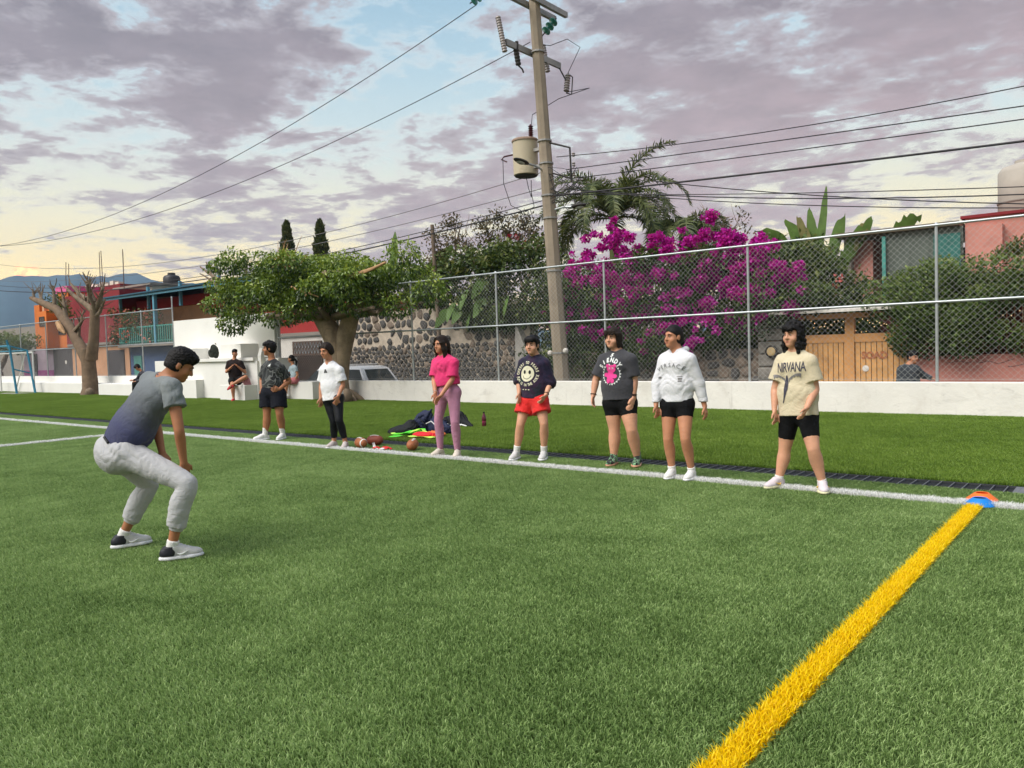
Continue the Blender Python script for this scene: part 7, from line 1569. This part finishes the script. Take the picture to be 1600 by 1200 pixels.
S_ = dict(J={'head': (-3.697, 17.446, 1.041), 'neck': (-3.762, 17.41, 0.888), 'pel': (-3.764, 17.349, 0.323), 'shL': (-3.877, 17.339, 0.814), 'shR': (-3.637, 17.429, 0.809), 'elL': (-3.908, 17.311, 0.557), 'elR': (-3.504, 17.516, 0.676), 'wrL': (-3.853, 17.215, 0.343), 'wrR': (-3.352, 17.506, 0.612), 'haL': (-3.825, 17.19, 0.191), 'haR': (-3.242, 17.528, 0.573), 'hipL': (-3.824, 17.297, 0.261), 'hipR': (-3.694, 17.402, 0.255), 'knL': (-3.808, 17.157, -0.153), 'knR': (-3.682, 17.386, -0.17), 'anL': (-3.862, 17.277, -0.646), 'anR': (-3.66, 17.376, -0.647)}, footL=(0.405, -0.914, -0.0), footR=(0.405, -0.914, -0.0), fwd=(0.405, -0.914, -0.0), hf=(0.898, -0.439, -0.035), skin=K_MID, hair='fade', fat=1.1, cw=.185, bd=.74, z0=-.70, gzL=-.70, gzR=-.70, h=.008,
  pants=dict(name='trousers', mat=C_NAVY, end=2, te=.95, ease=.03), top=dict(name='sweater', mat=C_CHAR, ease=.03, hw=.205, hem_t=.0, sleeve=1.9, sr=.045, seed=4, fold=.008), shoes=dict(mat=M_HEEL))
build_person('person', 'man in a dark grey sweater walking in the street behind the fence', S_)

# ---------------------------------------------------------------- balls, bags, belts, bottle and cones
m_ballt = mat('tan_leather', (.34, .115, .045), .5, .15, 8, .3, 160); m_ballr = mat('red_brown_leather', (.24, .055, .032), .5, .15, 8, .3, 160)
def football(label, c, ax, mt, stripe=False, L=.272, r=.084):
    g = thing('american_football', label, 'football', (c[0], c[1], 0), 'brown footballs on the side line'); ax = Vector(ax).normalized(); c = Vector(c)
    prof = [(max(.004, r*math.cos(t_*1.42)**.85), L/2*math.sin(t_*1.42)/math.sin(1.42)) for t_ in np.linspace(-1, 1, 17)]
    b = MB().lathe(c, prof, 22, ax).build('ball', mt, g, True)
    u = Vector((0, 0, 1)); u = (u-ax*u.dot(ax)).normalized(); s_ = ax.cross(u); k = MB()
    def on(t_, a): rr = r*math.cos(t_*1.42)**.85+.002; return c+ax*(L/2*math.sin(t_*1.42)/math.sin(1.42))+(u*math.cos(a)+s_*math.sin(a))*rr
    k.tube([on(t_, .25) for t_ in np.linspace(-.38, .38, 8)], .004, 5)
    for t_ in np.linspace(-.34, .34, 7): k.tube([on(t_, .05), on(t_, .25), on(t_, .45)], .0035, 5)
    k.build('laces', M_LACE, b)
    if stripe:
        for t0 in (-.52, .52):
            k = MB(); n = 18
            for j in (0, 1): k.v += [tuple(on(t0+j*.12, 6.283*i/n)) for i in range(n)]
            k.f = [(i, (i+1) % n, n+(i+1) % n, n+i) for i in range(n)]; k.m = [0]*n; k.build('stripe', M_LACE, b, True)
football('tan football with white stripes lying beside the white shirted player', (-9.50, 7.99, .100), (1, -.25, .0), m_ballt, True)
football('reddish brown football without stripes just behind the striped one', (-9.55, 8.32, .100), (.9, .5, .0), m_ballr)
football('round looking football seen end on, left of the player in mauve leggings', (-8.55, 8.18, .100), (-.5, .9, .12), m_ballt)
def ribbon(pts, w, z=.035):
    """flat strap laid over the grass"""
    k = MB(); P_ = [Vector((p[0], p[1], p[2] if len(p) > 2 else z)) for p in pts]; Q_ = []
    for i in range(len(P_)-1):
        p0, p1, p2, p3 = P_[max(0, i-1)], P_[i], P_[i+1], P_[min(len(P_)-1, i+2)]
        for t_ in (0, .25, .5, .75): Q_.append(.5*((2*p1)+(p2-p0)*t_+(2*p0-5*p1+4*p2-p3)*t_*t_+(3*p1-p0-3*p2+p3)*t_**3))
    Q_.append(P_[-1]); n = len(Q_); vs = []
    for i, p in enumerate(Q_):
        d = (Q_[min(i+1, n-1)]-Q_[max(0, i-1)]).normalized(); s_ = Vector((-d.y, d.x, .35*math.sin(i*.8))).normalized()*w/2; vs += [p-s_, p+s_, p-s_-Vector((0, 0, .004)), p+s_-Vector((0, 0, .004))]
    fs = []
    for i in range(n-1): a, b = 4*i, 4*i+4; fs += [(a, a+1, b+1, b), (a+2, b+2, b+3, a+3), (a, b, b+2, a+2), (a+1, a+3, b+3, b+1)]
    return k.add(vs, fs)
m_neon = mat('neon_green_strap', (.11, .72, .05), .5, .1, 8, .1); m_neony = mat('neon_yellow_strap', (.50, .78, .10), .5, .1, 8, .1); m_redf = mat('red_fabric', (.66, .015, .025), .7, .1, 8, .2); m_orf = mat('orange_fabric', (.62, .16, .04), .7, .1, 8, .2)
cx, cy = -9.88, 9.42
BELT = ['neon green flag belt lying lengthways through the middle of the heap', 'yellow green flag belt reaching farthest left out of the heap', 'neon green flag belt trailing towards the round looking football', 'yellow green flag belt running right along the back of the red bib', 'neon green flag belt curled on top of the heap', 'yellow green flag belt in front of the red bib', 'short neon green flag belt against the black jacket']
for i, (pts, mt) in enumerate((([(-.55, -.02, .05), (-.3, .04, .06), (-.05, .02, .09), (.15, .12, .12), (.3, .05, .08)], m_neon), ([(-.72, .10, .05), (-.5, .02, .05), (-.25, .10, .06), (0, .04, .10), (.1, .14, .13)], m_neony), ([(-.25, -.32, .04), (-.12, -.12, .05), (.0, .05, .09), (.12, .1, .13)], m_neon),
                            ([(-.1, .05, .09), (.1, .16, .15), (.3, .10, .12), (.55, .0, .06), (.9, -.02, .05)], m_neony), ([(-.35, .12, .07), (-.1, .18, .12), (.12, .2, .15), (.25, .12, .10)], m_neon), ([(.1, -.12, .05), (.35, -.15, .05), (.6, -.1, .05), (.85, -.12, .05)], m_neony), ([(-.62, .22, .05), (-.4, .16, .05), (-.2, .2, .07), (.0, .16, .1)], m_neon))):
    ribbon([(cx+x*.8, cy+y, z*.9+.01) for x, y, z in pts], .06).build('flag_belt', mt, label=BELT[i], cat='belt', group='neon flag belts in a heap')
def lump(name, label, cat, parts, mt, fold=.02, wl=.16, seed=1, h=.014, group=None, cut=.01):
    g = None; lo = np.min([p[1] for p in parts], 0)-.05; hi = np.max([p[2] for p in parts], 0)+.05
    f = Field(lo, hi, h)
    for p in parts: f.put(p, .06)
    f.folds(fold, wl, seed); f.cut((0, 0, cut), (0, 0, -1), .01); V, Q = f.mesh(); o = np_mesh(name, V, Q, mt, None, smooth=True); return tag(o, label, cat, group)
I3 = np.eye(3)
lump('red_bib', 'bright red cloth bib lying on the neon belts', 'bib', [ell((-9.50, 9.44, .055), I3, (.24, .10, .055)), ell((-9.70, 9.46, .055), I3, (.13, .08, .045))], m_redf, .012, .10, 2, .012)
lump('orange_bib', 'small orange cloth lying behind the red bib', 'bib', [ell((-9.46, 9.62, .07), I3, (.20, .07, .055))], m_orf, .014, .10, 3, .012)
m_bagk = cloth('black_bag_cloth', (.014, .015, .018), .7); m_bagn = cloth('navy_bag_cloth', (.022, .028, .065), .6); m_pipe = mat('white_piping', (.7, .7, .7), .6)
lump('jacket', 'black jacket crumpled on the grass left of the navy backpack', 'jacket', [ell((-10.40, 9.72, .07), I3, (.20, .15, .11)), ell((-10.25, 9.78, .13), I3, (.13, .12, .14)), ell((-10.55, 9.66, .04), I3, (.13, .10, .07))], m_bagk, .03, .10, 4, .010)
g = lump('backpack', 'navy backpack standing in the middle of the heap', 'backpack', [ell((-10.22, 10.05, .17), I3, (.19, .15, .20)), ell((-10.10, 10.02, .31), I3, (.11, .10, .11)), cone((-10.03, 10.02, .36), (-9.95, 10.02, .44), .045, .015)], m_bagn, .028, .12, 5, .010)
MB().tube([(-10.1, 9.87, .28), (-9.99, 9.86, .2), (-9.95, 9.87, .06)], .010, 6).build('strap', m_bagk, g)
g = lump('sports_bag', 'navy sports bag with a white piped edge behind the mauve leggings', 'bag', [ell((-9.82, 10.02, .13), I3, (.19, .14, .16)), ell((-9.62, 10.0, .09), I3, (.14, .12, .11)), cone((-9.9, 10.02, .26), (-9.87, 10.02, .33), .035, .015)], m_bagn, .024, .11, 6, .010)
MB().tube([(-9.96, 9.88, .20), (-9.82, 9.865, .25), (-9.72, 9.87, .18), (-9.66, 9.88, .06)], .010, 6).build('piping', m_pipe, g)
g = lump('duffel_bag', 'black bag with white trim on the grass right of the mauve leggings', 'bag', [ell((-10.55, 11.2, .09), I3, (.26, .14, .12)), ell((-10.40, 11.2, .15), I3, (.14, .12, .15)), cone((-10.32, 11.2, .12), (-9.98, 11.1, .035), .10, .03)], m_bagk, .026, .12, 7, .010)
MB().tube([(-10.7, 11.05, .035), (-10.55, 11.04, .06), (-10.45, 11.04, .03)], .012, 6).tube([(-10.3, 11.05, .03), (-10.2, 11.05, .065), (-10.05, 11.04, .04)], .014, 6).tube([(-10.37, 11.05, .18), (-10.29, 11.04, .11), (-10.2, 11.04, .05)], .008, 6).build('trim', m_pipe, g)
m_stripe = mat('white_cloth', (.70, .68, .68), .7)
ribbon([(-9.25, 8.03, .11), (-9.22, 8.02, .05), (-9.1, 7.98, .035), (-8.98, 8.02, .04)], .045).build('flag_belt', m_stripe, label='white flag belt strap beside the footballs', cat='belt')
FLAG = ['short red flag strip next to the reddish football', 'middle one of the three short red flag strips by the footballs', 'short red flag strip farthest right of the footballs']
for i, (x, y) in enumerate(((-9.2, 7.96), (-9.08, 8.04), (-8.96, 7.98))): ribbon([(x, y, .04), (x+.06, y+.05, .055), (x+.14, y+.02, .04)], .05).build('flag_strip', m_redf, label=FLAG[i], cat='flag', group='short red flag strips')
g = thing('drink_bottle', 'dark red plastic drink bottle standing on the grass right of the heap', 'bottle', (-9.81, 11.27, .01)); m_pet, t, bb = principled('maroon_bottle'); bb.inputs['Base Color'].default_value = (.10, .012, .03, 1); bb.inputs['Roughness'].default_value = .12; bb.inputs['Specular IOR Level'].default_value = .6
MB().lathe((-9.81, 11.27, .012), [(.036, 0), (.042, .01), (.042, .07), (.037, .10), (.042, .13), (.042, .17), (.034, .21), (.017, .245), (.016, .265)], 18).build('body', m_pet, g, True)
MB().lathe((-9.81, 11.27, .012), [(.0385, .085), (.0395, .09), (.0385, .125), (.037, .13)], 18).build('label', mat('bottle_label', (.30, .03, .09), .5), g, True); MB().lathe((-9.81, 11.27, .277), [(.018, 0), (.019, .004), (.019, .02), (.012, .024)], 14).build('cap', M_BLK, g, True)
def disc_cone(label, c, mt):
    k = MB(); n = 24; k.lathe(c, [(.118, .0), (.126, .004), (.121, .012), (.060, .062), (.055, .066), (.048, .063), (.108, .010)], n); return k.build('marker_cone', mt, smooth=True, label=label, cat='cone')
disc_cone('orange marker disc cone behind the blue one on the corner', (-1.135, 7.94, .030), mat('orange_plastic', (.85, .17, .025), .4, .05, 4, 0)); disc_cone('blue marker disc cone at the end of the yellow line', (-1.125, 7.765, .016), mat('blue_plastic', (.010, .20, .62), .4, .05, 4, 0))
q_ = np.array(Matrix.Rotation(rad(24), 3, 'Y')); g = lump('backpack', 'dark olive backpack leaning on the ledge of the white stand', 'backpack', [ell((-26.48, 15.62, 1.70), q_, (.17, .13, .27)), ell((-26.46, 15.47, 1.62), q_, (.13, .09, .15))], cloth('olive_black_cloth', (.03, .035, .028)), .016, .12, 8, .012, None, 1.445)
MB().tube([(-26.42, 15.48, 1.92), (-26.36, 15.40, 1.80), (-26.42, 15.40, 1.62)], .014, 6).tube([(-26.36, 15.6, 1.95), (-26.33, 15.56, 2.0), (-26.3, 15.6, 1.95)], .012, 6).build('strap', m_pipe if False else M_BLK, g)
lump('pink_bag', 'small pink bag on the white seat block beside the man in black', 'bag', [ell((-23.42, 14.92, .64), I3, (.10, .12, .14)), ell((-23.36, 14.95, .5), I3, (.08, .1, .1))], cloth('dusty_pink_cloth', (.45, .20, .22)), .02, .12, 9, .014, None, .535)
